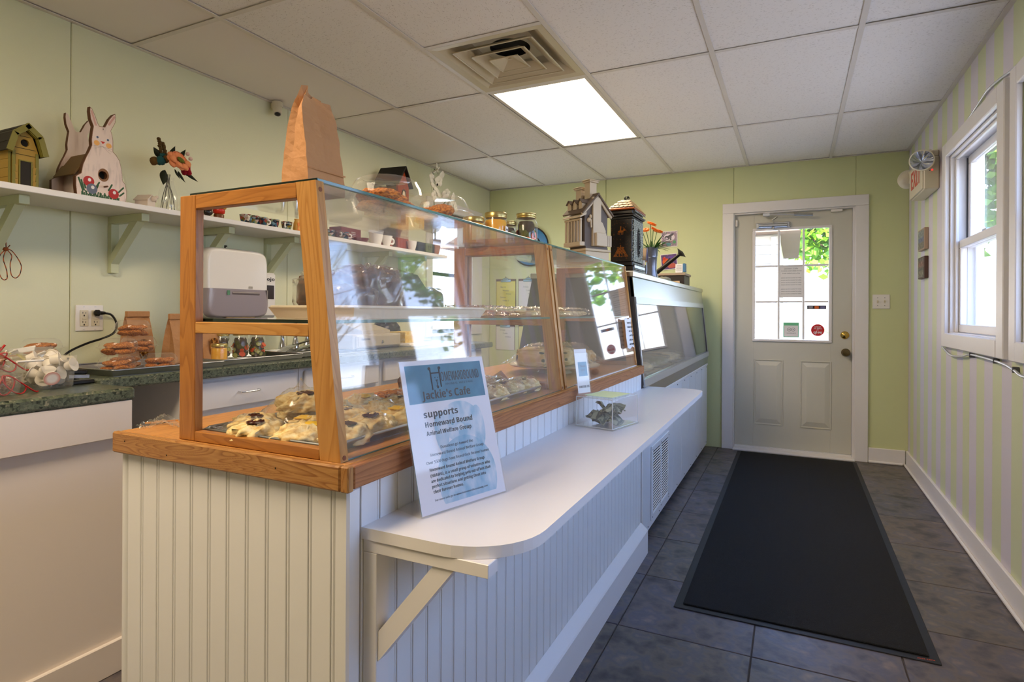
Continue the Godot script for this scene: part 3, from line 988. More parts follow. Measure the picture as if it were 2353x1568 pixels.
func outdoors() -> void:
	var g := structure("ground")
	obj("asphalt", MB.new().box(V(-40, -0.5, -30), V(60, -0.25, 70)), mat("asphalt", Color(0.46, 0.455, 0.45), 0.9), g)
	obj("step", MB.new().box(V(-0.7, -0.25, 5.46), V(0.7, -0.02, 6.6), 0.01), mat("concrete", Color(0.66, 0.65, 0.62), 0.85), g)
	var lawn := MB.new().box(V(2.2, -0.25, 8.5), V(40, -0.2, 60), 0.02)
	var gm := mat("grass", Color.WHITE, 0.95)
	gm.albedo_texture = ntex(noise(0.04, 61, 4), [Color(0.16, 0.28, 0.07), Color(0.32, 0.45, 0.14), Color(0.5, 0.56, 0.26)], [0.1, 0.5, 0.9], 256)
	var l := single("lawn", lawn, gm, "green lawn across the yard seen through the windows", "grass")
	l.set_meta("kind", "stuff")
	mat("bark", Color(0.32, 0.26, 0.21), 0.9)
	for q in [["leaf_bright", Color(0.42, 0.60, 0.14)], ["leaf_mid", Color(0.27, 0.45, 0.12)]]:
		var m := mat(q[0], q[1], 0.55)
		m.backlight_enabled = true
		m.backlight = Color(0.35, 0.5, 0.1)
		m.cull_mode = BaseMaterial3D.CULL_DISABLED
	tree(5.0, 17.0, 9.5, 3.6, 9000, 1, "tall bright green tree beyond the yard behind the door", M.leaf_bright)
	tree(9.5, 21.0, 10.5, 4.2, 9000, 2, "broad mid green tree further along the lawn", M.leaf_mid)
	tree(2.0, 26.0, 9.0, 3.6, 7000, 3, "distant green tree straight out from the door", M.leaf_bright)
	tree(-3.5, 27.0, 9.5, 4.0, 7000, 4, "distant mid green tree behind the cream house", M.leaf_mid)
	tree(13.0, 14.0, 7.5, 3.0, 0, 5, "bare branching tree beside the road past the right windows", M.leaf_mid, true)
	tree(8.2, 10.6, 1.7, 1.3, 2200, 6, "low round green bush on the lawn", M.leaf_bright)
	# cream house beyond the door
	var h := thing("house", "cream clapboard house with a brown roof outside the door", "house", V(-3.2, -0.25, 12.5), "", 0.0, true)
	var hw := mat("clapboard", Color(0.84, 0.80, 0.72), 0.7)
	var wall := MB.new().box(V(-6.2, -0.25, 10.6), V(-0.22, 2.45, 15))
	obj("wall", wall, hw, h)
	for i in 17:
		obj("clapboard", MB.new().box(V(-6.21, -0.2 + i * 0.155, 10.575), V(-0.2, -0.05 + i * 0.155, 10.599), 0.004), hw, h)
	var roof := PackedVector2Array([Vector2(-6.6, 2.45), Vector2(0.1, 2.45), Vector2(-3.2, 4.1)])
	obj("roof", MB.new().prism(roof, -15.4, -10.2), mat("roof_brown", Color(0.42, 0.34, 0.28), 0.85), h)
	obj("window", MB.new().box(V(-2.6, 0.9, 10.55), V(-1.5, 2.0, 10.574), 0.005), M.white_paint, h)
	obj("downpipe", MB.new().tube([V(-0.3, -0.2, 10.54), V(-0.3, 2.4, 10.54)], 0.04, 8), M.white_paint, h)
	# street pole with wires
	var p := thing("utility_pole", "brown utility pole with a crossarm and wires past the right windows", "pole", V(11.5, -0.25, 17.5), "", 0.0, true)
	obj("pole", MB.new().tube([V(11.5, -0.25, 17.5), V(11.5, 8.2, 17.5)], 0.14, 10, 0.8), M.bark, p)
	obj("crossarm", MB.new().bar(V(10.4, 7.4, 17.3), V(12.6, 7.4, 17.7), 0.1, 0.12), M.bark, p)
	for q in [[10.5, 7.5, 17.3], [12.5, 7.5, 17.7], [11.4, 6.3, 17.5], [11.4, 5.4, 17.5]]:
		var w := MB.new()
		for s in [[-9.0, 44.0], [36.0, 4.0]]:
			var pts := []
			for i in 9:
				var f := i / 8.0
				pts.append(V(lerpf(q[0], s[0], f), q[1] - sin(f * PI) * 0.7, lerpf(q[2], s[1], f)))
			w.tube(pts, 0.016, 5)
		obj("wire", w, M.black_plastic, p)


func wall_fittings() -> void:
	var W := WL
	# double outlet with a plug and cord
	var o := thing("wall_outlet", "white double outlet plate with two duplex sockets on the green wall", "outlet", V(W, 1.05, 1.507), "", 0.0, true)
	obj("plate", MB.new().box(V(W + 0.0002, 1.052, 1.451), V(W + 0.006, 1.166, 1.564), 0.0025), M.plastic_white, o)
	for d in [1.484, 1.530]:
		obj("socket", MB.new().box(V(W + 0.006, 1.0735, d - 0.0165), V(W + 0.009, 1.1435, d + 0.0165), 0.001), M.ivory, o)
		for y in [1.126, 1.086]:
			for s in [[-0.007, 0.008], [0.005, 0.0065]]:
				obj("slot", MB.new().box(V(W + 0.0085, y + 0.002, d + s[0]), V(W + 0.0094, y + 0.002 + s[1], d + s[0] + 0.002)), M.black_plastic, o)
			obj("slot", MB.new().box(V(W + 0.0085, y - 0.009, d - 0.003), V(W + 0.0094, y - 0.003, d + 0.002), 0.0002), M.black_plastic, o)
		obj("button", MB.new().box(V(W + 0.009, 1.103, d - 0.008), V(W + 0.0105, 1.1085, d + 0.008), 0.0005), M.ivory, o)
		obj("screw", MB.new().box(V(W + 0.006, 1.157, d - 0.003), V(W + 0.0068, 1.1595, d + 0.003)).box(V(W + 0.006, 1.0575, d - 0.003), V(W + 0.0068, 1.060, d + 0.003)), M.aluminium, o)
	var c := thing("power_cord", "thick black power cord plugged into the double outlet", "cord", V(-2.74, 0.915, 1.4), "", 0.0, true)
	obj("plug", MB.new().box(V(W + 0.0095, 1.118, 1.516), V(W + 0.032, 1.145, 1.545), 0.008).tube([V(W + 0.022, 1.131, 1.540), V(W + 0.026, 1.131, 1.56)], 0.009, 10, 0.7), M.black_plastic, c)
	obj("cable", MB.new().tube(curve([V(W + 0.026, 1.131, 1.556), V(W + 0.03, 1.122, 1.585), V(W + 0.04, 1.085, 1.60), V(W + 0.05, 1.045, 1.585), V(W + 0.07, 1.022, 1.53), V(W + 0.08, 1.003, 1.46), V(W + 0.09, 0.972, 1.385), V(W + 0.1, 0.93, 1.33), V(W + 0.11, 0.92, 1.28)]), 0.0048, 8), M.black_plastic, c)
	# rope bow that hangs under the shelf bracket
	var rp := thing("rope_bow", "gold and brown twisted cord tied in loops under the shelf bracket", "cord", V(W + 0.05, 1.25, 1.19), "", 0.0, true)
	var rm := mat("gold_cord", Color(0.66, 0.36, 0.10), 0.6)
	rm.albedo_texture = picture(32, 32, func(im: Image):
		for x in 32:
			for y in 32:
				im.set_pixel(x, y, Color(1, 0.9, 0.7) if (x + y * 2) % 32 < 20 else Color(0.25, 0.12, 0.1)))
	rm.uv1_scale = Vector3(1, 6, 1)
	var X := W + 0.045
	obj("loop", MB.new().tube(curve([V(X, 1.378, 1.187), V(X, 1.375, 1.203), V(X, 1.350, 1.222), V(X, 1.318, 1.236), V(X, 1.285, 1.232), V(X, 1.268, 1.218), V(X, 1.280, 1.204), V(X, 1.320, 1.200), V(X, 1.352, 1.205), V(X, 1.37, 1.195), V(X, 1.378, 1.187)]), 0.0018, 6), rm, rp)
	obj("loop", MB.new().tube(curve([V(X, 1.378, 1.187), V(X + 0.004, 1.35, 1.165), V(X + 0.004, 1.30, 1.16), V(X, 1.262, 1.175), V(X, 1.265, 1.19), V(X, 1.30, 1.188), V(X, 1.34, 1.178), V(X, 1.378, 1.187)]), 0.0018, 6), rm, rp)
	obj("knot", MB.new().blob(V(X, 1.378, 1.185), Vector3(0.008, 0.008, 0.010), 0.2, 3, 4, 10), rm, rp)
	obj("tail", MB.new().tube([V(X, 1.378, 1.187), V(X + 0.01, 1.394, 1.195)], 0.0018, 6).tube([V(X, 1.382, 1.187), V(X, 1.52, 1.18)], 0.0018, 6), rm, rp)
	# motion detector below the ceiling
	var sn := thing("motion_detector", "small white swivel motion detector high on the green wall", "sensor", V(W, 2.30, 2.5), "", 0.0, true)
	obj("mount", MB.new().box(V(W + 0.0005, 2.335, 2.485), V(W + 0.02, 2.372, 2.515), 0.004).tube([V(W + 0.05, 2.372, 2.495), V(W + 0.05, 2.345, 2.495)], 0.030, 16), M.ivory, sn)
	obj("housing", MB.new().tube([V(W + 0.045, 2.352, 2.495), V(W + 0.062, 2.315, 2.485), V(W + 0.07, 2.295, 2.478)], 0.029, 16, 0.72), M.ivory, sn)
	obj("lens", MB.new().blob(V(W + 0.071, 2.293, 2.477), Vector3(0.018, 0.012, 0.018), 0, 1, 1, 10), M.black_plastic, sn)
	# towel dispenser
	var td := thing("towel_dispenser", "large white rounded paper towel dispenser with a smoky lower window", "dispenser", V(W, 1.105, 2.14), "", 0.0, true)
	var tb := MB.new()
	var rows := []
	for q in [[0.0, 0.0], [0.0, 1.0], [0.055, 1.0], [0.14, 1.0], [0.165, 0.965], [0.175, 0.90]]:
		var row := PackedVector3Array()
		for i in 40:
			var a := TAU * (i + 0.5) / 40
			var ce := Vector2(signf(cos(a)) * pow(absf(cos(a)), 0.28), signf(sin(a)) * pow(absf(sin(a)), 0.28))
			row.append(V(W + 0.0005 + q[0], 1.2875 + ce.y * 0.181 * q[1], 2.138 + ce.x * 0.192 * q[1]))
		rows.append(row)
	var endr := PackedVector3Array()
	for i in 40:
		endr.append(V(W + 0.1765, 1.2875, 2.138))
	rows.append(endr)
	tb.grid(rows, true, true)
	obj("cover", tb, M.plastic_white, td)
	var smoke := mat("smoke_plastic", Color(0.62, 0.58, 0.60), 0.12)
	var lw := []
	for q in [[0.140, 1.0], [0.168, 0.975], [0.178, 0.91]]:
		var row := PackedVector3Array()
		for i in 21:
			var a := PI + PI * i / 20.0
			var ce := Vector2(signf(cos(a)) * pow(absf(cos(a)), 0.28), signf(sin(a)) * pow(absf(sin(a)), 0.28))
			row.append(V(W + 0.002 + q[0], minf(1.257, 1.2875 + ce.y * 0.183 * q[1]), 2.138 + ce.x * 0.194 * q[1]))
		lw.append(row)
	var top := PackedVector3Array()
	for i in 21:
		top.append(V(W + 0.181, 1.257, 2.138 + 0.17 * (-1.0 + 2.0 * i / 20.0)))
	lw.append(top)
	obj("lower_window", MB.new().grid(lw, false), smoke, td)
	obj("roll", MB.new().tube([V(W + 0.172, 1.236, 2.09), V(W + 0.172, 1.236, 2.26)], 0.012, 14), mat("roll_grey", Color(0.45, 0.41, 0.42), 0.3), td)
	sheet(td, "label_tag", V(W + 0.1845, 1.237, 2.065), Vector3.FORWARD, Vector3.UP, 0.016, 0.024, mat("tag_green", Color(0.35, 0.55, 0.42), 0.4))
	sheet(td, "badge", V(W + 0.1785, 1.268, 2.205), Vector3.FORWARD, Vector3.UP, 0.024, 0.012, mat("badge_grey", Color(0.70, 0.67, 0.62), 0.3))
	obj("towel_slot", MB.new().box(V(W + 0.10, 1.094, 2.06), V(W + 0.175, 1.112, 2.24), 0.004), mat("slot_brown", Color(0.50, 0.43, 0.32), 0.6), td)
	obj("key", MB.new().box(V(W + 0.06, 1.469, 2.135), V(W + 0.066, 1.492, 2.141), 0.001).box(V(W + 0.06, 1.485, 2.135), V(W + 0.066, 1.492, 2.15), 0.001), M.black_plastic, td)
	var so := thing("soap_dispenser", "white wall soap dispenser with a dark window beside the towel dispenser", "dispenser", V(W, 1.10, 2.40), "", 0.0, true)
	obj("body", MB.new().box(V(W + 0.0005, 1.105, 2.345), V(W + 0.095, 1.362, 2.455), 0.012), M.plastic_white, so)
	obj("window", MB.new().box(V(W + 0.0952, 1.212, 2.385), V(W + 0.0975, 1.29, 2.435), 0.006), mat("soap_brown", Color(0.24, 0.19, 0.16), 0.2), so)
	obj("push_bar", MB.new().box(V(W + 0.0955, 1.116, 2.355), V(W + 0.104, 1.165, 2.445), 0.004), M.plastic_white, so)
	text("gojo", 0.018, V(W + 0.096, 1.325, 2.402), Vector3.FORWARD, Vector3.UP, M.ink, so, 0.075, true)
	# clipboards and a painted plate on the back wall
	var cb := mat("hardboard", Color(0.40, 0.30, 0.20), 0.6)
	var cp := [[-2.601, 1.325, 0.222, 0.30, Color(0.90, 0.87, 0.42), "clipboard with a yellow handwritten page by the corner"], [-2.352, 1.325, 0.222, 0.30, Color(0.88, 0.87, 0.84), "clipboard with a white handwritten page, upper row beside the yellow one"], [-2.605, 0.895, 0.215, 0.25, Color(0.89, 0.88, 0.85), "clipboard with a white page, lower row by the corner"], [-2.352, 0.90, 0.215, 0.25, Color(0.88, 0.85, 0.5), "clipboard with a pale yellow page, lower row beside the cold case"]]
	for i in 4:
		var q = cp[i]
		var b := thing("clipboard", q[5], "clipboard", V(q[0], q[1] - q[3] / 2, WB), "", 0.0, true)
		sheet(b, "board", V(q[0], q[1], WB - 0.0005), Vector3.RIGHT, Vector3.UP, q[2], q[3], cb, 0.003)
		sheet(b, "page", V(q[0], q[1] - 0.012, WB - 0.0037), Vector3.RIGHT, Vector3.UP, q[2] * 0.95, q[3] * 0.93, mat("page%d" % i, q[4], 0.7), 0.002)
		obj("clip", MB.new().box(V(q[0] - 0.055, q[1] + q[3] / 2 - 0.03, WB - 0.012), V(q[0] + 0.055, q[1] + q[3] / 2 - 0.006, WB - 0.006), 0.002).box(V(q[0] - 0.03, q[1] + q[3] / 2 - 0.012, WB - 0.02), V(q[0] + 0.03, q[1] + q[3] / 2 + 0.008, WB - 0.007), 0.005).tube([V(q[0] - 0.012, q[1] + q[3] / 2 + 0.004, WB - 0.012), V(q[0], q[1] + q[3] / 2 + 0.026, WB - 0.012), V(q[0] + 0.012, q[1] + q[3] / 2 + 0.004, WB - 0.012)], 0.0025, 6), mat("clip_steel%d" % i, Color(0.5, 0.58, 0.58), 0.3, 0.9), b)
		var notes = ["May 10", "Monday", "Scones", "Lemon", "Order 3"] if i == 0 else ["2 trays", "1 cake", "cookies"]
		for k in notes.size():
			text(notes[k], 0.013, V(q[0] - 0.03 + 0.03 * (k % 3), q[1] + 0.07 - k * 0.034, WB - 0.0062), Vector3(1, -0.05, 0), Vector3(0.15, 1, 0), M.ink_grey, b, 0.0, false, 0.0004, true)
	var pl := thing("painted_plate", "blue painted plate with a dark centre hung on the back wall behind the jars", "plate", V(-2.33, 1.597, WB), "", 0.0, true)
	var yz := Transform3D(Basis(Vector3.RIGHT, PI / 2), V(-2.33, 1.79, WB - 0.002))
	obj("rim", MB.new().lathe([Vector2(0.18, 0.012), Vector2(0.193, 0.02), Vector2(0.196, 0.018), Vector2(0.19, 0.0), Vector2(0, 0.0)], 48, yz, 48, 0.006), mat("plate_rim", Color(0.16, 0.13, 0.10), 0.3), pl)
	obj("blue_band", MB.new().lathe([Vector2(0.11, 0.008), Vector2(0.182, 0.016), Vector2(0.182, 0.012), Vector2(0.11, 0.004)], 48, yz), mat("plate_blue", Color(0.08, 0.42, 0.60), 0.25), pl)
	obj("centre", MB.new().lathe([Vector2(0, 0.006), Vector2(0.112, 0.0085), Vector2(0.112, 0.004)], 40, yz), mat("plate_dark", Color(0.05, 0.06, 0.08), 0.25), pl)
	# light switches
	var sw := thing("light_switch", "white double light switch plate beside the door", "switch", V(0.603, 1.184, WB), "", 0.0, true)
	obj("plate", MB.new().box(V(0.546, 1.184, WB - 0.006), V(0.660, 1.293, WB - 0.0003), 0.0025), M.plastic_white, sw)
	for x in [0.580, 0.626]:
		obj("toggle", MB.new().box(V(x - 0.005, 1.226, WB - 0.007), V(x + 0.005, 1.250, WB - 0.006)).box(V(x - 0.0035, 1.238, WB - 0.018), V(x + 0.0035, 1.246, WB - 0.0062), 0.001), M.ivory, sw)
		for y in [1.208, 1.268]:
			obj("screw", MB.new().lathe([Vector2(0.003, 0), Vector2(0.003, 0.001), Vector2(0, 0.0012)], 10, Transform3D(Basis(Vector3.RIGHT, PI / 2), V(x, y, WB - 0.006))), M.ink_grey, sw)
	# exit sign with two emergency lamps
	var ex := thing("emergency_light", "ivory exit sign box with two emergency lamp heads on the striped wall", "emergency light", V(WR, 1.89, 4.45), "", 0.0, true)
	obj("box", MB.new().box(V(0.70, 1.895, 4.235), V(WR - 0.0005, 2.09, 4.66), 0.006), M.ivory, ex)
	obj("cover", MB.new().box(V(0.692, 1.90, 4.24), V(0.6995, 2.085, 4.655), 0.003), M.ivory, ex)
	text("EXIT", 0.11, V(0.6915, 2.005, 4.45), Vector3.BACK, Vector3.UP, mat("exit_red", Color(0.80, 0.22, 0.10), 0.4), ex, 0.3, true, 0.001)
	obj("top_housing", MB.new().box(V(0.72, 2.0905, 4.25), V(WR - 0.0005, 2.13, 4.6), 0.006), M.ivory, ex)
	var rl := mat("indicator", Color(0.9, 0.05, 0.05), 0.3)
	rl.emission_enabled = true
	rl.emission = Color(1.0, 0.08, 0.08)
	rl.emission_energy_multiplier = 2.0
	obj("indicator_lamp", MB.new().blob(V(0.742, 2.008, 4.234), Vector3(0.004, 0.004, 0.003), 0, 1, 1, 8), rl, ex)
	obj("test_button", MB.new().blob(V(0.730, 2.006, 4.234), Vector3(0.004, 0.004, 0.003), 0, 1, 1, 8), M.ink_grey, ex)
	var ref := mat("reflector", Color(0.75, 0.76, 0.78), 0.2, 1.0)
	ref.normal_enabled = true
	ref.normal_texture = ntex(noise(0.05, 71, 2), [], [], 128, 6.0)
	for q in [[0.676, 2.05, 4.15, -0.12], [0.700, 2.07, 4.80, 2.5]]:
		var xf := Transform3D(Basis(Vector3.UP, q[3]) * Basis(Vector3.RIGHT, PI / 2 - 0.12), V(q[0], q[1], q[2]))
		obj("lamp_shell", MB.new().lathe([Vector2(0, -0.055), Vector2(0.03, -0.05), Vector2(0.055, -0.02), Vector2(0.064, 0.0), Vector2(0.064, 0.006), Vector2(0.058, 0.007)], 28, xf), M.ivory, ex)
		obj("reflector", MB.new().lathe([Vector2(0, -0.022), Vector2(0.03, -0.014), Vector2(0.058, 0.005)], 28, xf), ref, ex)
		obj("lamp_lens", MB.new().lathe([Vector2(0.058, 0.006), Vector2(0.03, 0.011), Vector2(0, 0.013)], 28, xf), M.pane, ex)
		obj("lamp_arm", MB.new().bar(V(q[0] + 0.012, q[1], q[2] + (0.04 if q[3] < 1 else -0.03)), V(WR - 0.03, 2.09, 4.26 if q[3] < 1 else 4.64), 0.03, 0.10, Vector3.UP, 0.01), M.ivory, ex)
	# small framed pictures
	var art := [Color(0.36, 0.40, 0.52), Color(0.45, 0.42, 0.33), Color(0.24, 0.28, 0.24), Color(0.52, 0.30, 0.22)]
	for q in [[1.565, 1.706, "small framed lake picture on the striped wall, upper of the two"], [1.378, 1.522, "small framed picture with a warm glow on the striped wall, lower of the two"]]:
		var pf := thing("framed_picture", q[2], "picture", V(WR, q[0], 4.65), "", 0.0, true)
		var up: bool = q[0] > 1.5
		obj("frame", MB.new().box(V(WR - 0.024, q[0], 4.546), V(WR - 0.0003, q[1], 4.748), 0.003), mat("frame_tan" if up else "frame_brown", Color(0.70, 0.60, 0.50) if up else Color(0.35, 0.25, 0.2), 0.5), pf)
		var pm := mat("print%d" % int(q[0] * 100), Color.WHITE, 0.4)
		pm.albedo_texture = picture(64, 48, func(im: Image):
			var f := noise(0.09, 80 if up else 81, 3)
			for x in 64:
				for y in 48:
					var k := f.get_noise_2d(x, y)
					var cc: Color = art[1] if y > 30 else (art[0] if y > 18 else art[2].lightened(0.35)) if up else art[2].lerp(art[3], clampf(1.2 - absf(y - 14) / 12.0, 0, 1))
					im.set_pixel(x, y, cc.lightened(clampf(k * 0.5, 0, 0.5)).darkened(clampf(-k * 0.6, 0, 0.6))))
		sheet(pf, "print", V(WR - 0.0242, (q[0] + q[1]) / 2, 4.647), Vector3.BACK, Vector3.UP, 0.182, q[1] - q[0] - 0.02, pm, 0.0008)
	# cables clipped under and over the window trim
	var cm := mat("silver_cable", Color(0.83, 0.85, 0.88), 0.25, 0.3)
	var q1 := curve([V(0.768, 0.960, 4.09), V(0.764, 0.935, 3.95), V(0.764, 0.923, 3.82), V(0.764, 0.934, 3.62), V(0.765, 0.951, 3.48), V(0.765, 0.950, 3.2), V(0.765, 0.944, 2.99), V(0.764, 0.93, 2.86), V(0.763, 0.915, 2.75), V(0.764, 0.93, 2.5), V(0.765, 0.945, 2.3)])
	var cbl := thing("window_cable", "silver twin cable drooping along under the window trim", "cable", V(0.765, 0.91, 3.2), "", 0.0, true)
	obj("cable", MB.new().tube(q1, 0.0055, 8), cm, cbl)
	for d in [3.47, 3.1, 2.86]:
		var b := MB.new().box(V(0.7575, 0.938 - (0.018 if d < 3 else 0.0), d - 0.004), V(WR - 0.0003, 0.962 - (0.018 if d < 3 else 0.0), d + 0.004), 0.002)
		obj("staple", b, M.ink_grey, cbl)
	single("upper_cable", MB.new().tube(curve([V(0.771, 2.104, 3.60), V(0.771, 2.125, 3.4), V(0.771, 2.140, 3.25), V(0.771, 2.128, 3.08), V(0.771, 2.106, 2.9), V(0.772, 2.104, 2.7)]), 0.005, 8), cm, "thin cable bowed over the top trim of the far window", "cable")
	# folk art tiles on the back wall
	for i in 2:
		var tl := thing("art_tile", ["square folk art tile with a black animal on lilac, hung on the back wall", "square folk art tile in orange and purple, half behind the watering can"][i], "picture", V(-0.993, 1.729 if i == 0 else 1.527, WB), "", 0.0, true)
		var y := 1.798 if i == 0 else 1.596
		sheet(tl, "tile", V(-0.993, y, WB - 0.0005), Vector3(1, 0.0 if i == 0 else 0.08, 0), Vector3(0.0 if i == 0 else -0.08, 1, 0), 0.144, 0.139, M.plastic_white, 0.007)
		var tm := mat("tile_print%d" % i, Color.WHITE, 0.3)
		tm.albedo_texture = picture(72, 72, func(im: Image):
			im.fill(Color(0.55, 0.46, 0.56) if i == 0 else Color(0.36, 0.22, 0.45))
			var r := RandomNumberGenerator.new()
			r.seed = 90 + i
			for k in 60:
				var p := Vector2(r.randf() * 72, r.randf() * 72)
				oval(im, p, Vector2.ONE * r.randf_range(1, 3), [Color(0.25, 0.2, 0.3), Color(0.75, 0.5, 0.45), Color(0.3, 0.5, 0.45), Color(0.8, 0.7, 0.7)][r.randi() % 4])
			if i == 0:
				oval(im, Vector2(36, 28), Vector2(26, 18), Color(0.86, 0.82, 0.86))
				oval(im, Vector2(26, 30), Vector2(13, 10), Color(0.1, 0.1, 0.18))
				oval(im, Vector2(24, 32), Vector2(7, 5), Color(0.75, 0.7, 0.78))
				stroke(im, Vector2(30, 26), Vector2(50, 14), 5, Color(0.1, 0.1, 0.2))
				stroke(im, Vector2(44, 20), Vector2(42, 40), 3, Color(0.1, 0.1, 0.2))
				oval(im, Vector2(52, 12), Vector2(6, 4), Color(0.1, 0.1, 0.2))
				oval(im, Vector2(34, 62), Vector2(12, 8), Color(0.3, 0.55, 0.6))
				oval(im, Vector2(60, 52), Vector2(8, 8), Color(0.25, 0.55, 0.35))
				oval(im, Vector2(10, 54), Vector2(8, 5), Color(0.3, 0.5, 0.35))
			else:
				oval(im, Vector2(24, 34), Vector2(20, 16), Color(0.85, 0.35, 0.12))
				oval(im, Vector2(14, 18), Vector2(8, 8), Color(0.8, 0.15, 0.1))
				oval(im, Vector2(48, 16), Vector2(18, 10), Color(0.4, 0.25, 0.6))
				stroke(im, Vector2(14, 44), Vector2(40, 20), 3, Color(0.1, 0.1, 0.15))
				oval(im, Vector2(48, 56), Vector2(22, 12), Color(0.75, 0.35, 0.3)))
		sheet(tl, "print", V(-0.993, y, WB - 0.0078), Vector3(1, 0.0 if i == 0 else 0.08, 0), Vector3(0.0 if i == 0 else -0.08, 1, 0), 0.132, 0.128, tm, 0.0006)


func curve(p: Array, n := 6) -> Array:
	var out := []
	for i in p.size() - 1:
		var a: Vector3 = p[maxi(i - 1, 0)]
		var d: Vector3 = p[mini(i + 2, p.size() - 1)]
		for k in n:
			out.append(p[i].cubic_interpolate(p[i + 1], a, d, float(k) / n))
	out.append(p[p.size() - 1])
	return out


# ---------------------------------------------------------------- behind the counter

func back_counter() -> void:
	var n := thing("side_counter", "near white counter with a green speckled laminate top and a plain white front", "counter", V(-2.35, 0, 0.3), "", 0.0, true)
	obj("countertop", MB.new().box(V(WL + 0.001, 0.857, -0.6), V(-1.908, 0.897, 1.172), 0.008), M.laminate, n)
	obj("backsplash", MB.new().box(V(WL + 0.001, 0.8975, -0.6), V(WL + 0.02, 0.997, 1.172), 0.003), M.laminate, n)
	obj("fascia", MB.new().box(V(-1.945, 0.743, -0.6), V(-1.912, 0.8565, 1.163), 0.002), M.desk_white, n)
	obj("front_panel", MB.new().box(V(-1.965, 0.0, -0.6), V(-1.932, 0.7425, 1.160)), M.desk_white, n)
	obj("end_panel", MB.new().box(V(WL + 0.001, 0.0, 1.13), V(-1.966, 0.8565, 1.160)), M.desk_white, n)
	obj("base_board", MB.new().box(V(-1.9315, 0.0, -0.6), V(-1.917, 0.104, 1.160), 0.003), M.desk_white, n)
	var f := thing("back_worktop", "long green speckled laminate worktop along the green wall with a sink in it", "worktop", V(-2.45, 0.87, 2.6), "", 0.0, true)
	var tp := MB.new()
	for q in [[WL + 0.001, -2.12, 1.176, 2.36], [WL + 0.001, -2.62, 2.3602, 2.76], [-2.22, -2.12, 2.3602, 2.76], [WL + 0.001, -2.12, 2.7602, 4.06]]:
		tp.box(V(q[0], 0.87, q[2]), V(q[1], 0.91, q[3]), 0.006 if q[1] == -2.12 else 0.0)
	obj("countertop", tp, M.laminate, f)
	var sk := thing("sink", "small stainless steel sink set in the green worktop under the faucet", "sink", V(-2.42, 0.75, 2.56), "", 0.0, true)
	var s := MB.new()
	for q in [[-2.64, -2.61, 2.34, 2.78], [-2.23, -2.20, 2.34, 2.78], [-2.6098, -2.2302, 2.34, 2.37], [-2.6098, -2.2302, 2.75, 2.78]]:
		s.box(V(q[0], 0.9103, q[2]), V(q[1], 0.9150, q[3]), 0.002)
	obj("rim", s, M.steel, sk)
	obj("basin", MB.new().box(V(-2.61, 0.76, 2.37), V(-2.23, 0.763, 2.75)).box(V(-2.612, 0.763, 2.37), V(-2.61, 0.91, 2.75)).box(V(-2.23, 0.763, 2.37), V(-2.228, 0.91, 2.75)).box(V(-2.61, 0.763, 2.368), V(-2.23, 0.91, 2.37)).box(V(-2.61, 0.763, 2.75), V(-2.23, 0.91, 2.752)), M.steel, sk)
	var fa := thing("faucet", "chrome gooseneck faucet with two lever handles at the sink", "faucet", V(-2.66, 0.91, 2.56), "", 0.0, true)
	obj("base_plate", MB.new().box(V(-2.70, 0.9103, 2.44), V(-2.645, 0.925, 2.70), 0.008), M.chrome, fa)
	obj("spout", MB.new().tube(curve([V(-2.67, 0.92, 2.575), V(-2.67, 1.05, 2.575), V(-2.665, 1.13, 2.575), V(-2.63, 1.178, 2.575), V(-2.575, 1.185, 2.575), V(-2.535, 1.15, 2.575), V(-2.53, 1.11, 2.575)]), 0.0105, 12), M.chrome, fa)
	obj("collar", MB.new().lathe([Vector2(0.024, 0), Vector2(0.022, 0.02), Vector2(0.013, 0.06), Vector2(0.0, 0.062)], 20, at(V(-2.67, 0.924, 2.575))), M.chrome, fa)
	for q in [[2.475, -1.0], [2.665, 1.0]]:
		obj("handle", MB.new().lathe([Vector2(0.024, 0), Vector2(0.020, 0.02), Vector2(0.012, 0.05), Vector2(0.010, 0.07), Vector2(0, 0.072)], 18, at(V(-2.67, 0.924, q[0]))).tube(curve([V(-2.67, 0.985, q[0]), V(-2.665, 1.008, q[0] + q[1] * 0.008), V(-2.66, 1.020, q[0] + q[1] * 0.03), V(-2.655, 1.024, q[0] + q[1] * 0.062)]), 0.0095, 10, 0.8), M.chrome, fa)
	# cabinet units
	var names := ["white base cabinet with a wire drawer pull, first beside the knee space", "white base cabinet under the sink and faucet", "white base cabinet below the cash register", "white base cabinet at the far end of the worktop"]
	for i in 4:
		var d0: float = [1.50, 2.115, 2.73, 3.345][i]
		var d1 := d0 + 0.613
		var c := thing("base_cabinet", names[i], "cabinet", V(-2.45, 0, d0 + 0.3), "cabinets under the back worktop", 0.0, true)
		obj("body", MB.new().box(V(WL + 0.002, 0.1, d0), V(-2.17, 0.8695 if i != 1 else 0.755, d1 - 0.001)), M.white_wood, c)
		if i == 1:
			obj("front_rail", MB.new().box(V(-2.20, 0.7555, d0), V(-2.17, 0.8695, d1 - 0.001)), M.white_wood, c)
		obj("toe_kick", MB.new().box(V(WL + 0.002, 0, d0), V(-2.24, 0.0995, d1 - 0.001)), M.white_wood, c)
		var dr := obj("drawer", MB.new().box(V(-2.1695, 0.735, d0 + 0.025), V(-2.150, 0.852, d1 - 0.025), 0.005), M.white_paint, c)
		obj("handle", MB.new().tube(curve([V(-2.150, 0.797, d0 + 0.255), V(-2.128, 0.795, d0 + 0.258), V(-2.124, 0.794, d0 + 0.30), V(-2.128, 0.795, d0 + 0.352), V(-2.150, 0.797, d0 + 0.355)]), 0.003, 8), M.chrome if i == 0 else M.aluminium, dr)
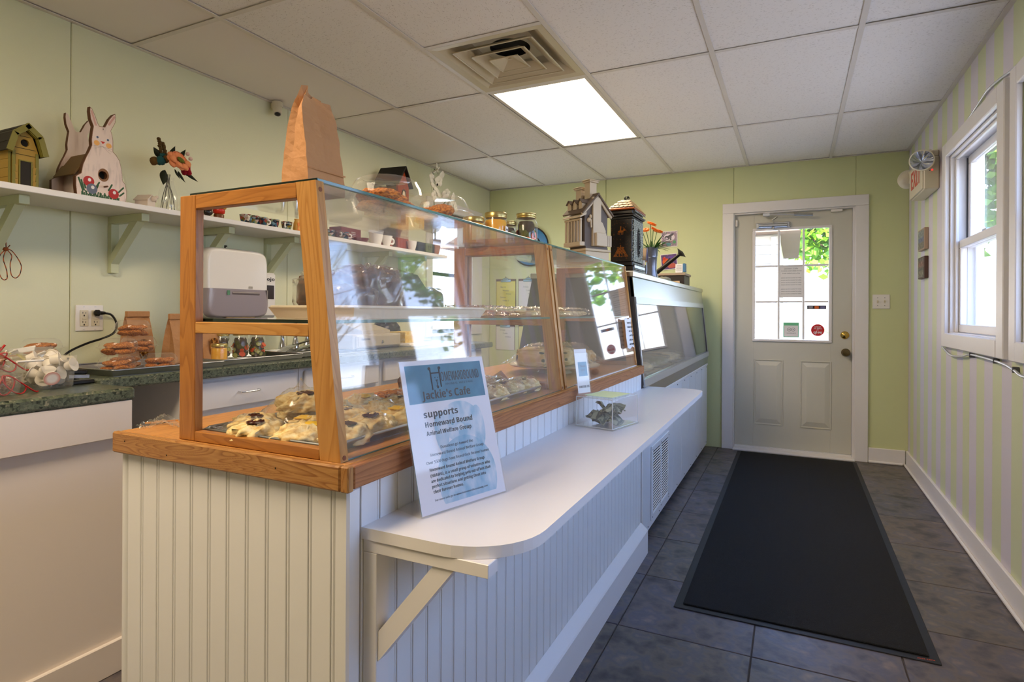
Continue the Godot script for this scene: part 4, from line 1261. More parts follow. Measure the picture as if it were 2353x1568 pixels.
		for q in [[d0 + 0.025, d0 + 0.300], [d0 + 0.313, d1 - 0.025]]:
			obj("cabinet_door", MB.new().box(V(-2.1695, 0.13, q[0]), V(-2.150, 0.700, q[1]), 0.005), M.white_paint, c)
	trays_and_cookies()
	near_clutter()
	register()


func clam_proto(called: String, r: float) -> Node3D:
	var c := thing(called, "clear plastic clamshell of cookies", "container", Vector3.ZERO)
	obj("base", MB.new().lathe([Vector2(0, 0.001), Vector2(r * 0.78, 0.001), Vector2(r * 0.84, 0.006), Vector2(r * 0.95, 0.026), Vector2(r * 1.08, 0.027), Vector2(r * 1.09, 0.029)], 40, Transform3D.IDENTITY, 10, 0.02), M.plastic, c)
	obj("lid", MB.new().lathe([Vector2(r * 1.09, 0.0295), Vector2(r * 0.96, 0.031), Vector2(r * 0.92, 0.044), Vector2(r * 0.80, 0.058), Vector2(r * 0.66, 0.063), Vector2(r * 0.62, 0.061), Vector2(0, 0.061)], 60, Transform3D.IDENTITY, 20, 0.022), M.plastic, c)
	return c


func cookie_proto(k: int) -> MeshInstance3D:
	var o := inst("cookie", MB.new().blob(Vector3.ZERO, Vector3(0.027, 0.0105, 0.026), 0.28, 2.2, 50 + k, 18).mesh(), M.cookie)
	return tag(o, "cookie", "cookie")


func fill_clam(protos: Array, p: Vector3, r: float, label: String, n := 8) -> void:
	for i in n:
		var a := TAU * i / (n * 0.5) + rng.randf() * 0.4
		var up := 0.0135 if i < n / 2 else 0.034
		var q: float = r * (0.46 if i < n / 2 else 0.38)
		var o := copy(protos[rng.randi() % 3], p + Vector3(cos(a) * q, up, sin(a) * q), 0.0, label, label)
		o.rotation = Vector3(rng.randfn(0, 0.18), rng.randf() * TAU, rng.randfn(0, 0.18))
		o.scale = Vector3.ONE * (r / 0.066)


func tray_proto(called: String, w: float, l: float, label: String, h := 0.022) -> Node3D:
	var t := thing(called, label, "tray", Vector3.ZERO, "")
	var b := MB.new()
	b.box(Vector3(-w / 2 + 0.012, 0, -l / 2 + 0.012), Vector3(w / 2 - 0.012, 0.0015, l / 2 - 0.012))
	var a := [Vector3(-w / 2 + 0.012, 0.0015, -l / 2 + 0.012), Vector3(w / 2 - 0.012, 0.0015, -l / 2 + 0.012), Vector3(w / 2 - 0.012, 0.0015, l / 2 - 0.012), Vector3(-w / 2 + 0.012, 0.0015, l / 2 - 0.012)]
	var e := [Vector3(-w / 2, h, -l / 2), Vector3(w / 2, h, -l / 2), Vector3(w / 2, h, l / 2), Vector3(-w / 2, h, l / 2)]
	for k in 4:
		var j := (k + 1) % 4
		var mid: Vector3 = -(a[k] + a[j]) / 2
		b.poly([a[k], a[j], e[j], e[k]], Vector3(mid.x, 0.05, mid.z))
		b.poly([a[k] - Vector3(0, 0.001, 0), a[j] - Vector3(0, 0.001, 0), e[j] - Vector3(0, 0.001, 0), e[k] - Vector3(0, 0.001, 0)], -Vector3(mid.x, 0.05, mid.z))
	obj("pan", b, M.tray_metal, t)
	var p := []
	for k in 4:
		var c: Vector3 = e[k]
		var q: Vector3 = e[(k + 1) % 4]
		p.append(c.lerp(q, 0.04))
		p.append(c.lerp(q, 0.96))
	p.append(p[0])
	obj("rolled_rim", MB.new().tube(p, 0.0035, 8), M.tray_metal, t)
	return t


func trays_and_cookies() -> void:
	var t1 := tray_proto("baking_tray", 0.36, 0.46, "aluminium baking tray of cookie clamshells at the near end of the worktop")
	t1.position = V(-2.32, 0.9105, 1.46)
	copy(t1, V(-2.36, 0.9105, 1.935), 0.0, "aluminium baking tray under the pickle jars and paper bags")
	t1 = copy(t1, V(-2.33, 0.9155, 2.22), 0.0, "aluminium tray tipped at the sink with utensils on it")
	t1.scale = Vector3(0.72, 1.0, 0.40)
	t1.rotation.x = 0.0
	var c0 := clam_proto("clamshell", 0.064)
	var ck := [cookie_proto(0), cookie_proto(1), cookie_proto(2)]
	var spots := [[-2.27, 0.913, 1.325, "lower left clear clamshell of golden cookies on the near tray", "golden cookie in the lower left clamshell on the near tray"], [-2.25, 0.913, 1.475, "lower right clear clamshell of golden cookies by the wooden post", "golden cookie in the lower right clamshell by the wooden post"], [-2.40, 0.913, 1.43, "clear clamshell of cookies at the back of the near tray", "golden cookie in the clamshell at the back of the near tray"], [-2.28, 0.977, 1.335, "clear clamshell of cookies stacked in the middle row under the black cord", "golden cookie in the stacked clamshell under the black cord"], [-2.37, 0.977, 1.465, "clear clamshell of cookies stacked under the topmost one", "golden cookie in the clamshell under the topmost one"], [-2.36, 1.041, 1.435, "topmost clear clamshell of cookies on the pile by the outlet", "golden cookie in the topmost clamshell of the pile"], [-2.52, 0.975, 1.20, "clear clamshell of cookies against the wall behind the creamer tub", "golden cookie in the clamshell behind the creamer tub"]]
	for i in spots.size():
		var s = spots[i]
		var p := V(s[0], s[1], s[2])
		if i == 0:
			c0.position = p
			tag(c0, s[3], "container", "clamshells of cookies on the back worktop")
		else:
			copy(c0, p, rng.randf() * 3, s[3], "clamshells of cookies on the back worktop")
		fill_clam(ck, p, 0.064, s[4])
	# the box that the wall clamshell rests on
	single("cardboard_box", MB.new().box(V(-2.64, 0.8975, 1.05), V(-2.44, 0.974, 1.172), 0.003), M.kraft, "low brown box under the clamshell against the wall", "box")
	# two bigger clamshells stand on the glass case
	var big := copy(c0, V(-0.90, 1.3785, 1.155), 0.4, "clear ribbed clamshell of big cookies on the glass case top, beside the paper bag", "clamshells on the glass case")
	big.scale = Vector3.ONE * 1.42
	var big2 := copy(c0, V(-0.905, 1.3785, 1.395), 1.1, "clear ribbed clamshell of big cookies on the glass case top, nearer the honey jars", "clamshells on the glass case")
	big2.scale = Vector3.ONE * 1.42
	for s in [[1.155, "big cookie in the clamshell on the case beside the paper bag"], [1.395, "big cookie in the clamshell on the case nearer the honey jars"]]:
		for i in 7:
			var a := TAU * i / 3.5
			var o := copy(ck[i % 3], V(-0.902, 1.3785 + (0.018 if i < 4 else 0.047), s[0]) + Vector3(cos(a), 0, sin(a)) * (0.043 if i < 4 else 0.036), 0.0, s[1], s[1])
			o.rotation = Vector3(rng.randfn(0, 0.2), rng.randf() * TAU, rng.randfn(0, 0.2))
			o.scale = Vector3(1.3, 1.3, 1.3)
	for o in ck:
		remove_child(o)
		o.queue_free()
	# kraft bags with a granola window
	for q in [[-2.46, 1.70, 0.14, 0.195, 0.3, "brown paper granola bag with an oval window behind the wooden post"], [-2.47, 1.85, 0.12, 0.155, 0.15, "brown paper granola bag with an oval window beside the honey jar"], [-2.60, 1.60, 0.13, 0.205, 0.25, "rear brown paper bag with a folded top against the wall"]]:
		var b := thing("granola_bag", q[5], "bag", V(q[0], 0.913, q[1]), "granola bags", q[4])
		paper_bag(b, q[2], 0.07, q[3], 0.5)
		var win := MB.new()
		var pts := PackedVector2Array()
		for k in 20:
			var a := TAU * k / 20
			pts.append(Vector2(signf(cos(a)) * pow(absf(cos(a)), 0.6) * 0.024, 0.062 + signf(sin(a)) * pow(absf(sin(a)), 0.7) * 0.042))
		win.prism(pts, -0.001, 0.002, Transform3D(Basis(Vector3.UP, PI / 2), Vector3(0.034, 0, 0)))
		var gm: StandardMaterial3D = M.get("granola")
		if gm == null:
			gm = mat("granola", Color.WHITE, 0.2)
			gm.albedo_texture = ntex(noise(0.06, 55, 3, FastNoiseLite.TYPE_CELLULAR), [Color(0.12, 0.06, 0.03), Color(0.55, 0.33, 0.12), Color(0.85, 0.66, 0.35)], [0.1, 0.5, 0.9], 128)
			gm.uv1_scale = Vector3(9, 9, 1)
		obj("window", win, gm, b)
	# jars
	var hj := honey_jar("honey_jar", 0.034, 0.075)
	hj.position = V(-2.33, 0.913, 1.80)
	tag(hj, "small jar of yellow honey with a dull gold lid on the back worktop", "jar", "")
	var pj := pickle_jar("pickle_jar", 0.039, 0.118)
	pj.position = V(-2.47, 0.913, 1.92)
	tag(pj, "jar of pickled vegetables on the worktop, nearest the honey jar", "jar", "pickle jars on the worktop")
	copy(pj, V(-2.45, 0.913, 2.01), 1.4, "jar of pickled vegetables on the worktop, middle of the three", "pickle jars on the worktop")
	copy(pj, V(-2.42, 0.913, 2.085), 3.9, "jar of pickled vegetables on the worktop, nearest the sink", "pickle jars on the worktop")
	# on the case: two honey jars, two pickle jars
	var h2 := copy(hj, V(-0.955, 1.3785, 1.845), 0.4, "tall jar of yellow honey with a gold lid and a white label on the glass case", "")
	h2.scale = Vector3(1.18, 1.42, 1.18)
	sheet(h2, "paper_label", Vector3(0.0335, 0.028, 0.008), Vector3(0.15, 0, -1), Vector3.UP, 0.034, 0.040, M.paper, 0.001)
	text("HONEY", 0.004, Vector3(0.0348, 0.040, 0.008), Vector3(0.15, 0, -1), Vector3.UP, M.ink_grey, h2, 0.018)
	var h3 := copy(hj, V(-1.0, 1.3785, 1.765), 0.0, "honey jar with a gold lid half hidden behind the labelled honey jar", "")
	h3.scale = Vector3(1.1, 1.12, 1.1)
	var p2 := copy(pj, V(-0.945, 1.3785, 2.085), 0.9, "large jar of sliced pickles and carrots with a gold lid on the glass case", "")
	p2.scale = Vector3(1.14, 1.20, 1.14)
	var p3 := copy(pj, V(-1.0, 1.3785, 2.03), 2.2, "lower jar of pickles behind the large pickle jar on the glass case", "")
	p3.scale = Vector3(1.0, 0.92, 1.0)
	# utensils on the small tray
	var sp := thing("spatula", "metal spatula with a slotted end on the tray by the sink", "utensil", V(-2.36, 0.94, 2.16), "", 0.0, true)
	var bl := MB.new()
	for k in 5:
		bl.bar(V(-2.33 + k * 0.012, 0.94, 2.13), V(-2.35 + k * 0.012, 0.958, 2.19), 0.008, 0.002)
	bl.bar(V(-2.325, 0.958, 2.19), V(-2.325, 0.970, 2.235), 0.06, 0.002)
	obj("blade", bl, M.steel, sp)
	obj("handle", MB.new().bar(V(-2.325, 0.968, 2.23), V(-2.45, 0.985, 2.50), 0.014, 0.006), M.black_plastic, sp)
	single("tongs", MB.new().bar(V(-2.28, 0.945, 2.19), V(-2.36, 0.968, 2.44), 0.02, 0.004).bar(V(-2.27, 0.952, 2.20), V(-2.36, 0.975, 2.44), 0.02, 0.004), M.steel, "pair of steel tongs lying on the tray by the sink", "utensil")
	single("spoon", MB.new().blob(V(-2.30, 0.942, 2.26), Vector3(0.02, 0.006, 0.03), 0, 1, 1, 12).tube([V(-2.31, 0.944, 2.28), V(-2.40, 0.955, 2.42)], 0.004, 8), M.steel, "steel spoon on the tray by the sink", "utensil")


# an upright paper bag: w along z, depth along x, open or folded top; its front faces +x
func paper_bag(b: Node3D, w: float, dp: float, h: float, fold := 0.5) -> void:
	var rows := []
	var f := noise(1.0, int(h * 1000), 2)
	var R := 14
	for r in R + 1:
		var k := float(r) / R
		var y := h * k
		var pinch := 1.0 - pow(k, 1.6) * 0.93
		var ww := w * (0.5 - 0.02 * k)
		var dd := dp * 0.5 * pinch
		var row := PackedVector3Array()
		var prof := [Vector2(dd, -ww), Vector2(dd * 1.02, -ww * 0.5), Vector2(dd, 0), Vector2(dd * 1.02, ww * 0.5), Vector2(dd, ww), Vector2(0, ww * (1.0 - 0.22 * sin(k * PI * 0.5))), Vector2(-dd, ww), Vector2(-dd, 0), Vector2(-dd, -ww), Vector2(0, -ww * (1.0 - 0.22 * sin(k * PI * 0.5)))]
		for i in prof.size():
			var p: Vector2 = prof[i]
			var nz := f.get_noise_3d(p.x * 30, y * 18, p.y * 25) * 0.004
			row.append(Vector3(p.x + nz, y, p.y + nz))
		rows.append(row)
	var m := MB.new()
	# flat shaded so that the paper keeps its creases
	for r in R:
		for c in 10:
			var d := (c + 1) % 10
			var q := [rows[r][c], rows[r][d], rows[r + 1][d], rows[r + 1][c]]
			var mid: Vector3 = (q[0] + q[2]) / 2
			m.poly(q, Vector3(mid.x * 3, 0.001, mid.z))
	m.poly(Array(rows[0]), Vector3.DOWN)
	obj("bag_body", m, M.kraft, b)
	if fold > 0.0:
		obj("folded_top", MB.new().box(Vector3(-0.006, h - 0.004, -w / 2 + 0.004), Vector3(0.010, h + 0.022, w / 2 - 0.004), 0.003), M.kraft, b)


func honey_jar(called: String, r: float, h: float) -> Node3D:
	var j := thing(called, "", "jar", Vector3.ZERO)
	obj("glass", MB.new().lathe([Vector2(0, 0), Vector2(r * 0.93, 0.0), Vector2(r, 0.005), Vector2(r, h * 0.80), Vector2(r * 0.93, h * 0.88), Vector2(r * 0.90, h * 0.99)], 32), M.jar_glass, j)
	var hm: StandardMaterial3D = M.get("honey")
	if hm == null:
		hm = mat("honey", Color(0.93, 0.68, 0.12), 0.25)
		hm.subsurf_scatter_enabled = true
		hm.subsurf_scatter_strength = 0.3
	obj("honey", MB.new().lathe([Vector2(0, 0.002), Vector2(r * 0.95, 0.003), Vector2(r * 0.96, h * 0.79), Vector2(r * 0.88, h * 0.85), Vector2(0, h * 0.85)], 32), hm, j)
	obj("lid", MB.new().lathe([Vector2(r * 0.93, h * 0.92), Vector2(r * 0.99, h * 0.93), Vector2(r * 0.99, h * 0.955), Vector2(r * 0.96, h * 0.96), Vector2(r * 0.99, h * 0.97), Vector2(r * 0.985, h * 1.08), Vector2(r * 0.95, h * 1.10), Vector2(0, h * 1.095)], 36), M.gold_lid, j)
	return j


func pickle_jar(called: String, r: float, h: float) -> Node3D:
	var j := thing(called, "", "jar", Vector3.ZERO)
	obj("glass", MB.new().lathe([Vector2(0, 0), Vector2(r * 0.93, 0.0), Vector2(r, 0.005), Vector2(r, h * 0.78), Vector2(r * 0.85, h * 0.88), Vector2(r * 0.80, h * 0.97)], 32), M.jar_glass, j)
	obj("brine", MB.new().lathe([Vector2(0, 0.003), Vector2(r * 0.72, 0.004), Vector2(r * 0.74, h * 0.76), Vector2(r * 0.62, h * 0.84), Vector2(0, h * 0.85)], 24), mat("brine", Color(0.26, 0.20, 0.08), 0.2), j)
	var rr := RandomNumberGenerator.new()
	rr.seed = 12
	var cu := mat("cucumber", Color.WHITE, 0.25)
	cu.albedo_texture = picture(48, 48, func(im: Image):
		im.fill(Color(0.24, 0.30, 0.09))
		oval(im, Vector2(24, 24), Vector2(21, 21), Color(0.62, 0.62, 0.30))
		oval(im, Vector2(24, 24), Vector2(13, 13), Color(0.76, 0.74, 0.45))
		for k in 9:
			oval(im, Vector2(24 + cos(k * 0.7) * 8, 24 + sin(k * 0.7) * 8), Vector2(2.4, 1.5), Color(0.5, 0.5, 0.25)))
	var ca := mat("carrot", Color(0.85, 0.32, 0.04), 0.25)
	var gm := mat("pickle_green", Color(0.33, 0.36, 0.10), 0.25)
	for i in 34:
		var a := rr.randf() * TAU
		var y := rr.randf_range(0.012, h * 0.78)
		var q := r * rr.randf_range(0.79, 0.86)
		if y > h * 0.72:
			q *= 0.9
		var bs := Basis(Vector3.UP, -a) * Basis(Vector3.FORWARD, PI / 2 + rr.randfn(0, 0.3)) * Basis(Vector3.RIGHT, rr.randfn(0, 0.3))
		var s := r * rr.randf_range(0.22, 0.36)
		var kind := rr.randi() % 5
		var b := MB.new()
		var xf := Transform3D(bs, Vector3(cos(a) * q, y, sin(a) * q))
		b.lathe([Vector2(0, -0.0015), Vector2(s * 0.92, -0.0015), Vector2(s, 0), Vector2(s * 0.92, 0.0015), Vector2(0, 0.0015)], 14, xf, 7 if kind > 2 else 0, 0.05)
		if kind < 3:
			# planar texture on the slice
			for k in b.v.size():
				var p := xf.affine_inverse() * b.v[k]
				b.t[k] = Vector2(p.x, p.z) / (2.1 * s) + Vector2(0.5, 0.5)
		obj("carrot_slice" if kind == 3 else "pepper_piece" if kind == 4 else "pickle_slice", b, ca if kind == 3 else gm if kind == 4 else cu, j)
	obj("lid", MB.new().lathe([Vector2(r * 0.82, h * 0.93), Vector2(r * 0.89, h * 0.935), Vector2(r * 0.89, h * 0.955), Vector2(r * 0.86, h * 0.96), Vector2(r * 0.89, h * 0.97), Vector2(r * 0.885, h * 1.05), Vector2(r * 0.85, h * 1.06), Vector2(0, h * 1.055)], 36), M.gold_lid, j)
	return j


func near_clutter() -> void:
	# tub of coffee creamers
	var Y := 0.8975
	var t := thing("creamer_tub", "clear plastic tub filled with white coffee creamer cups", "tub", V(-2.13, Y, 1.03), "", 0.0, true)
	var wall := func(x0: float, x1: float, d0: float, d1: float, h: float) -> MB:
		var rows := []
		for q in [[0.86, 0.0], [0.90, 0.006], [0.97, h * 0.7], [1.0, h * 0.71], [1.02, h]]:
			var row := PackedVector3Array()
			for i in 32:
				var a := TAU * i / 32
				var ce := Vector2(signf(cos(a)) * pow(absf(cos(a)), 0.4), signf(sin(a)) * pow(absf(sin(a)), 0.4))
				row.append(V((x0 + x1) / 2 + ce.x * (x1 - x0) / 2 * q[0], Y + 0.001 + q[1], (d0 + d1) / 2 + ce.y * (d1 - d0) / 2 * q[0]))
			rows.append(row)
		return MB.new().grid(rows, true)
	obj("tub_wall", wall.call(-2.21, -2.06, 0.962, 1.09, 0.10), M.frosted, t)
	var cup := inst("creamer_cup", MB.new().lathe([Vector2(0, 0), Vector2(0.013, 0.0), Vector2(0.017, 0.021), Vector2(0.0215, 0.0215), Vector2(0.0215, 0.0235), Vector2(0, 0.0238)], 20).mesh(), mat("creamer_white", Color(0.92, 0.89, 0.84), 0.4))
	tag(cup, "small white coffee creamer cup in the clear plastic tub", "creamer", "creamer cups in the tub")
	var rr := RandomNumberGenerator.new()
	rr.seed = 31
	var first := true
	for i in 34:
		var layer := i / 10
		var p := V(-2.135 + rr.randf_range(-0.045, 0.048), Y + 0.018 + layer * 0.024, 1.026 + rr.randf_range(-0.040, 0.040))
		var o: Node3D = cup if first else copy(cup, p)
		first = false
		o.position = p
		o.rotation = Vector3(rr.randf_range(-1.6, 1.6), rr.randf() * TAU, rr.randf_range(-1.2, 1.2))
	var lab := copy(cup, V(-2.065, Y + 0.042, 1.005), 0.0, "creamer cup turned to show its red and orange printed lid in the tub", "")
	lab.rotation = Vector3(0, -0.2, -PI / 2 - 0.25)
	lab.set_meta("group", "printed creamer cup")
	var pm := mat("creamer_print", Color.WHITE, 0.4)
	pm.albedo_texture = picture(48, 48, func(im: Image):
		im.fill(Color(0.9, 0.88, 0.86))
		for x in 48:
			for y in 48:
				if y > 24 + (x - 24) * 0.35:
					im.set_pixel(x, y, Color(0.72, 0.20, 0.12))
		oval(im, Vector2(22, 34), Vector2(12, 8), Color(0.88, 0.52, 0.16)))
	obj("printed_lid", MB.new().lathe([Vector2(0.021, 0.0238), Vector2(0.021, 0.0244), Vector2(0, 0.0245)], 20), pm, lab)
	# tub of wrapped pretzels with red ribbon
	var g := thing("candy_tub", "clear plastic tub with bags of nuts and candy tied in red ribbon", "tub", V(-2.09, Y, 0.84), "", 0.0, true)
	obj("tub_wall", wall.call(-2.20, -2.00, 0.70, 0.93, 0.09), M.frosted, g)
	var nut := mat("nut_mix", Color.WHITE, 0.5)
	nut.albedo_texture = ntex(noise(0.06, 77, 3, FastNoiseLite.TYPE_CELLULAR), [Color(0.35, 0.16, 0.12), Color(0.75, 0.48, 0.22), Color(0.85, 0.72, 0.62), Color(0.62, 0.45, 0.5)], [0.1, 0.4, 0.7, 0.95], 128)
	nut.uv1_scale = Vector3(3, 2, 1)
	for q in [[-2.08, 0.03, 0.86, 0.05, "bag of mixed nuts low in the clear candy tub"], [-2.09, 0.095, 0.84, 0.055, "bag of sugared nuts on top of the clear candy tub"], [-2.12, 0.05, 0.77, 0.05, "bag of candy at the near side of the clear candy tub"]]:
		var b := thing("candy_bag", q[4], "candy", V(q[0], Y + q[1] - 0.03, q[2]), "bags in the candy tub", 0.0, true)
		obj("sweets", MB.new().blob(V(q[0], Y + q[1], q[2]), Vector3(q[3], 0.028, q[3] * 1.1), 0.5, 4.0, int(q[2] * 100), 20), nut, b)
		obj("wrapper", MB.new().blob(V(q[0], Y + q[1] + 0.008, q[2]), Vector3(q[3] * 1.15, 0.038, q[3] * 1.2), 0.6, 2.5, int(q[2] * 100) + 1, 18), M.film, b)
		var rb := MB.new()
		var o := V(q[0] + 0.045, Y + q[1] + 0.0, q[2] + 0.02)
		for k in 3:
			var pts := []
			for i in 12:
				var f := i / 11.0
				pts.append(o + Vector3(0.012 * sin(f * 3.0), 0.028 * sin(f * PI * 1.6 + k), -0.06 * f * (1.0 - 0.5 * k) + 0.02 * sin(f * 5)))
			rb.tube(pts, 0.0022, 5)
		obj("ribbon", rb, M.red, b)
	var tall := thing("ribbon_bow", "red curled ribbon standing up out of the candy tub at the picture edge", "ribbon", V(-2.05, Y + 0.10, 0.86), "", 0.0, true)
	obj("ribbon", MB.new().tube(curve([V(-2.06, Y + 0.08, 0.84), V(-2.055, Y + 0.115, 0.865), V(-2.05, Y + 0.145, 0.885)]), 0.003, 6).tube(curve([V(-2.06, Y + 0.08, 0.84), V(-2.05, Y + 0.105, 0.88), V(-2.05, Y + 0.122, 0.888), V(-2.055, Y + 0.112, 0.86), V(-2.06, Y + 0.085, 0.845)]), 0.0022, 6), M.red, tall)
	# clear tray of sweetener packets behind the tubs
	var pk := thing("packet_tray", "shallow clear tray of white and yellow sweetener packets behind the creamer tub", "tray", V(-2.25, Y, 0.99), "", 0.0, true)
	obj("tray_wall", MB.new().box(V(-2.33, Y + 0.055, 0.90), V(-2.22, Y + 0.058, 1.09)).box(V(-2.222, Y + 0.058, 0.90), V(-2.22, Y + 0.125, 1.09)).box(V(-2.33, Y + 0.058, 1.088), V(-2.222, Y + 0.12, 1.09)), M.frosted, pk)
	obj("tray_foot", MB.new().box(V(-2.32, Y + 0.0005, 0.91), V(-2.23, Y + 0.0545, 1.08), 0.004), M.frosted, pk)
	for i in 9:
		var b := MB.new().box(Vector3(-0.02, 0, -0.03), Vector3(0.02, 0.004, 0.03), 0.001, Transform3D(Basis.from_euler(Vector3(rng.randfn(0, 0.3), rng.randf() * 3, rng.randfn(0, 0.25))), V(-2.28, Y + 0.068 + i * 0.0055, 0.93 + (i % 5) * 0.035)))
		single("sweetener_packet", b, M.paper if i % 3 else mat("packet_yellow", Color(0.85, 0.80, 0.38), 0.6), "paper sweetener packet in the clear tray behind the creamers", "packet", "sweetener packets")
	# calculator-like receipt printer, white upper shell on a black base
	var pr := thing("card_machine", "white and black card machine beside the creamer tub", "card machine", V(-2.29, Y, 1.12), "", 0.0, true)
	obj("base", MB.new().box(V(-2.36, Y + 0.0005, 1.03), V(-2.235, Y + 0.03, 1.168), 0.004), M.black_plastic, pr)
	obj("shell", MB.new().box(V(-2.38, Y + 0.0305, 1.02), V(-2.228, Y + 0.088, 1.170), 0.010), M.ivory, pr)
	for k in 4:
		obj("key_mark", MB.new().box(V(-2.2278, Y + 0.078, 1.045 + k * 0.03), V(-2.2272, Y + 0.084, 1.052 + k * 0.03)), M.ink_grey, pr)
	obj("paper_slot", MB.new().box(V(-2.2278, Y + 0.035, 1.07), V(-2.226, Y + 0.042, 1.13)), M.paper, pr)
	# stapler
	var s := thing("stapler", "black stapler lying at the corner of the near green counter", "stapler", V(-2.15, Y, 1.12), "", 0.0, true)
	obj("base", MB.new().box(V(-2.165, Y + 0.0005, 1.075), V(-2.125, Y + 0.013, 1.168), 0.003), M.black_plastic, s)
	obj("magazine", MB.new().bar(V(-2.145, Y + 0.028, 1.09), V(-2.145, Y + 0.024, 1.155), 0.022, 0.010), M.steel, s)
	obj("top_arm", MB.new().bar(V(-2.145, Y + 0.045, 1.075), V(-2.145, Y + 0.038, 1.150), 0.028, 0.016, Vector3.UP, 0.004), M.black_plastic, s)
	obj("hinge", MB.new().box(V(-2.158, Y + 0.0135, 1.078), V(-2.132, Y + 0.037, 1.094), 0.002), M.black_plastic, s)
	single("pen", MB.new().tube([V(-2.03, Y + 0.095, 0.905), V(-2.06, Y + 0.093, 0.985)], 0.0035, 8), M.plastic_white, "white pen lying across the rims of the two tubs", "pen")


func register() -> void:
	var Y := 0.9105
	var r := thing("cash_register", "beige cash register with a keyed drawer on the back worktop", "cash register", V(-2.52, Y, 2.95), "", 0.0, true)
	var rm := mat("register_beige", Color(0.70, 0.66, 0.57), 0.45)
	obj("drawer_box", MB.new().box(V(-2.70, Y + 0.006, 2.71), V(-2.352, Y + 0.092, 3.18), 0.004), rm, r)
	obj("drawer_front", MB.new().box(V(-2.3515, Y + 0.012, 2.73), V(-2.340, Y + 0.086, 3.16), 0.004), rm, r)
	obj("drawer_panel", MB.new().box(V(-2.3395, Y + 0.020, 2.745), V(-2.337, Y + 0.078, 3.145), 0.001), rm, r)
	obj("lock", MB.new().lathe([Vector2(0.010, 0), Vector2(0.009, 0.005), Vector2(0, 0.007)], 16, Transform3D(Basis(Vector3.FORWARD, PI / 2), V(-2.337, Y + 0.045, 2.97))), M.chrome, r)
	text("SAMSUNG", 0.012, V(-2.3368, Y + 0.064, 2.81), Vector3.FORWARD, Vector3.UP, M.ink_grey, r, 0.085, true)
	obj("keyboard_top", MB.new().prism(PackedVector2Array([Vector2(0, 0), Vector2(0.27, 0), Vector2(0.27, 0.02), Vector2(0.06, 0.075), Vector2(0, 0.075)]), 0, 0.28, Transform3D(Basis(Vector3.RIGHT, Vector3.UP, Vector3.BACK), V(-2.68, Y + 0.0925, 3.14))), rm, r)
	obj("foot_strip", MB.new().box(V(-2.69, Y + 0.0003, 2.72), V(-2.36, Y + 0.0058, 3.17)), M.black_plastic, r)
	var kk := MB.new()
	for i in 6:
		for k in 8:
			kk.box(Vector3(0.085 + i * 0.029, 0.001, -0.265 + k * 0.032) + V(-2.68, Y + 0.0925 + 0.0685 - i * 0.0076, 3.14) + Vector3(0, 0, 0.28), Vector3(0.108 + i * 0.029, 0.008, -0.24 + k * 0.032) + V(-2.68, Y + 0.0925 + 0.0685 - i * 0.0076, 3.14) + Vector3(0, 0, 0.28), 0.002)
	var yb := thing("tissue_box", "yellow patterned tissue box beside the cash register", "box", V(-2.42, Y, 3.33), "", 0.0, true)
	var ym := mat("yellow_print", Color.WHITE, 0.5)
	ym.albedo_texture = ntex(noise(0.03, 33, 2, FastNoiseLite.TYPE_CELLULAR), [Color(0.86, 0.70, 0.30), Color(0.90, 0.78, 0.42), Color(0.92, 0.86, 0.66)], [0.2, 0.6, 0.9], 128)
	ym.uv1_scale = Vector3(8, 8, 1)
	obj("carton", MB.new().box(V(-2.53, Y + 0.022, 3.24), V(-2.36, Y + 0.095, 3.46), 0.002), ym, yb)
	single("book", MB.new().box(V(-2.56, Y + 0.0005, 3.20), V(-2.28, Y + 0.010, 3.52), 0.001).box(V(-2.55, Y + 0.010, 3.22), V(-2.31, Y + 0.021, 3.50), 0.002), M.paper, "open white book under the yellow tissue box", "book")
	var bag := thing("dark_bag", "crumpled dark plastic bag behind the yellow tissue box", "bag", V(-2.66, Y, 3.4), "", 0.0, true)
	obj("bag", MB.new().blob(V(-2.66, Y + 0.085, 3.42), Vector3(0.09, 0.085, 0.13), 0.5, 2.0, 9, 22), mat("bag_dark", Color(0.10, 0.09, 0.08), 0.3), bag)


# ---------------------------------------------------------------- the long wall shelf

# polygons drawn as (along the aisle, up) and pushed out towards the aisle
func side(p: Vector3) -> Transform3D:
	return Transform3D(Basis(Vector3.FORWARD, Vector3.UP, Vector3.RIGHT), p)


# an outline with a round hole, as one ring joined by a slit
func holed(p: PackedVector2Array, c: Vector2, r: float, n := 20) -> PackedVector2Array:
	if Geometry2D.is_polygon_clockwise(p):
		p = p.duplicate()
		p.reverse()
	var best := 0
	for i in p.size():
		if p[i].distance_to(c) < p[best].distance_to(c):
			best = i
	var a0 := (p[best] - c).angle()
	var out := PackedVector2Array()
	for i in p.size() + 1:
		out.append(p[(best + i) % p.size()])
	for k in n + 1:
		var a := a0 - TAU * k / n
		out.append(c + Vector2(cos(a), sin(a)) * r)
	# the slit gets a hair of width so that the ring can be cut into triangles
	var t := (p[best] - c).orthogonal().normalized() * 0.00005
	out[p.size()] += t
	out[p.size() + 1] += t
	return out


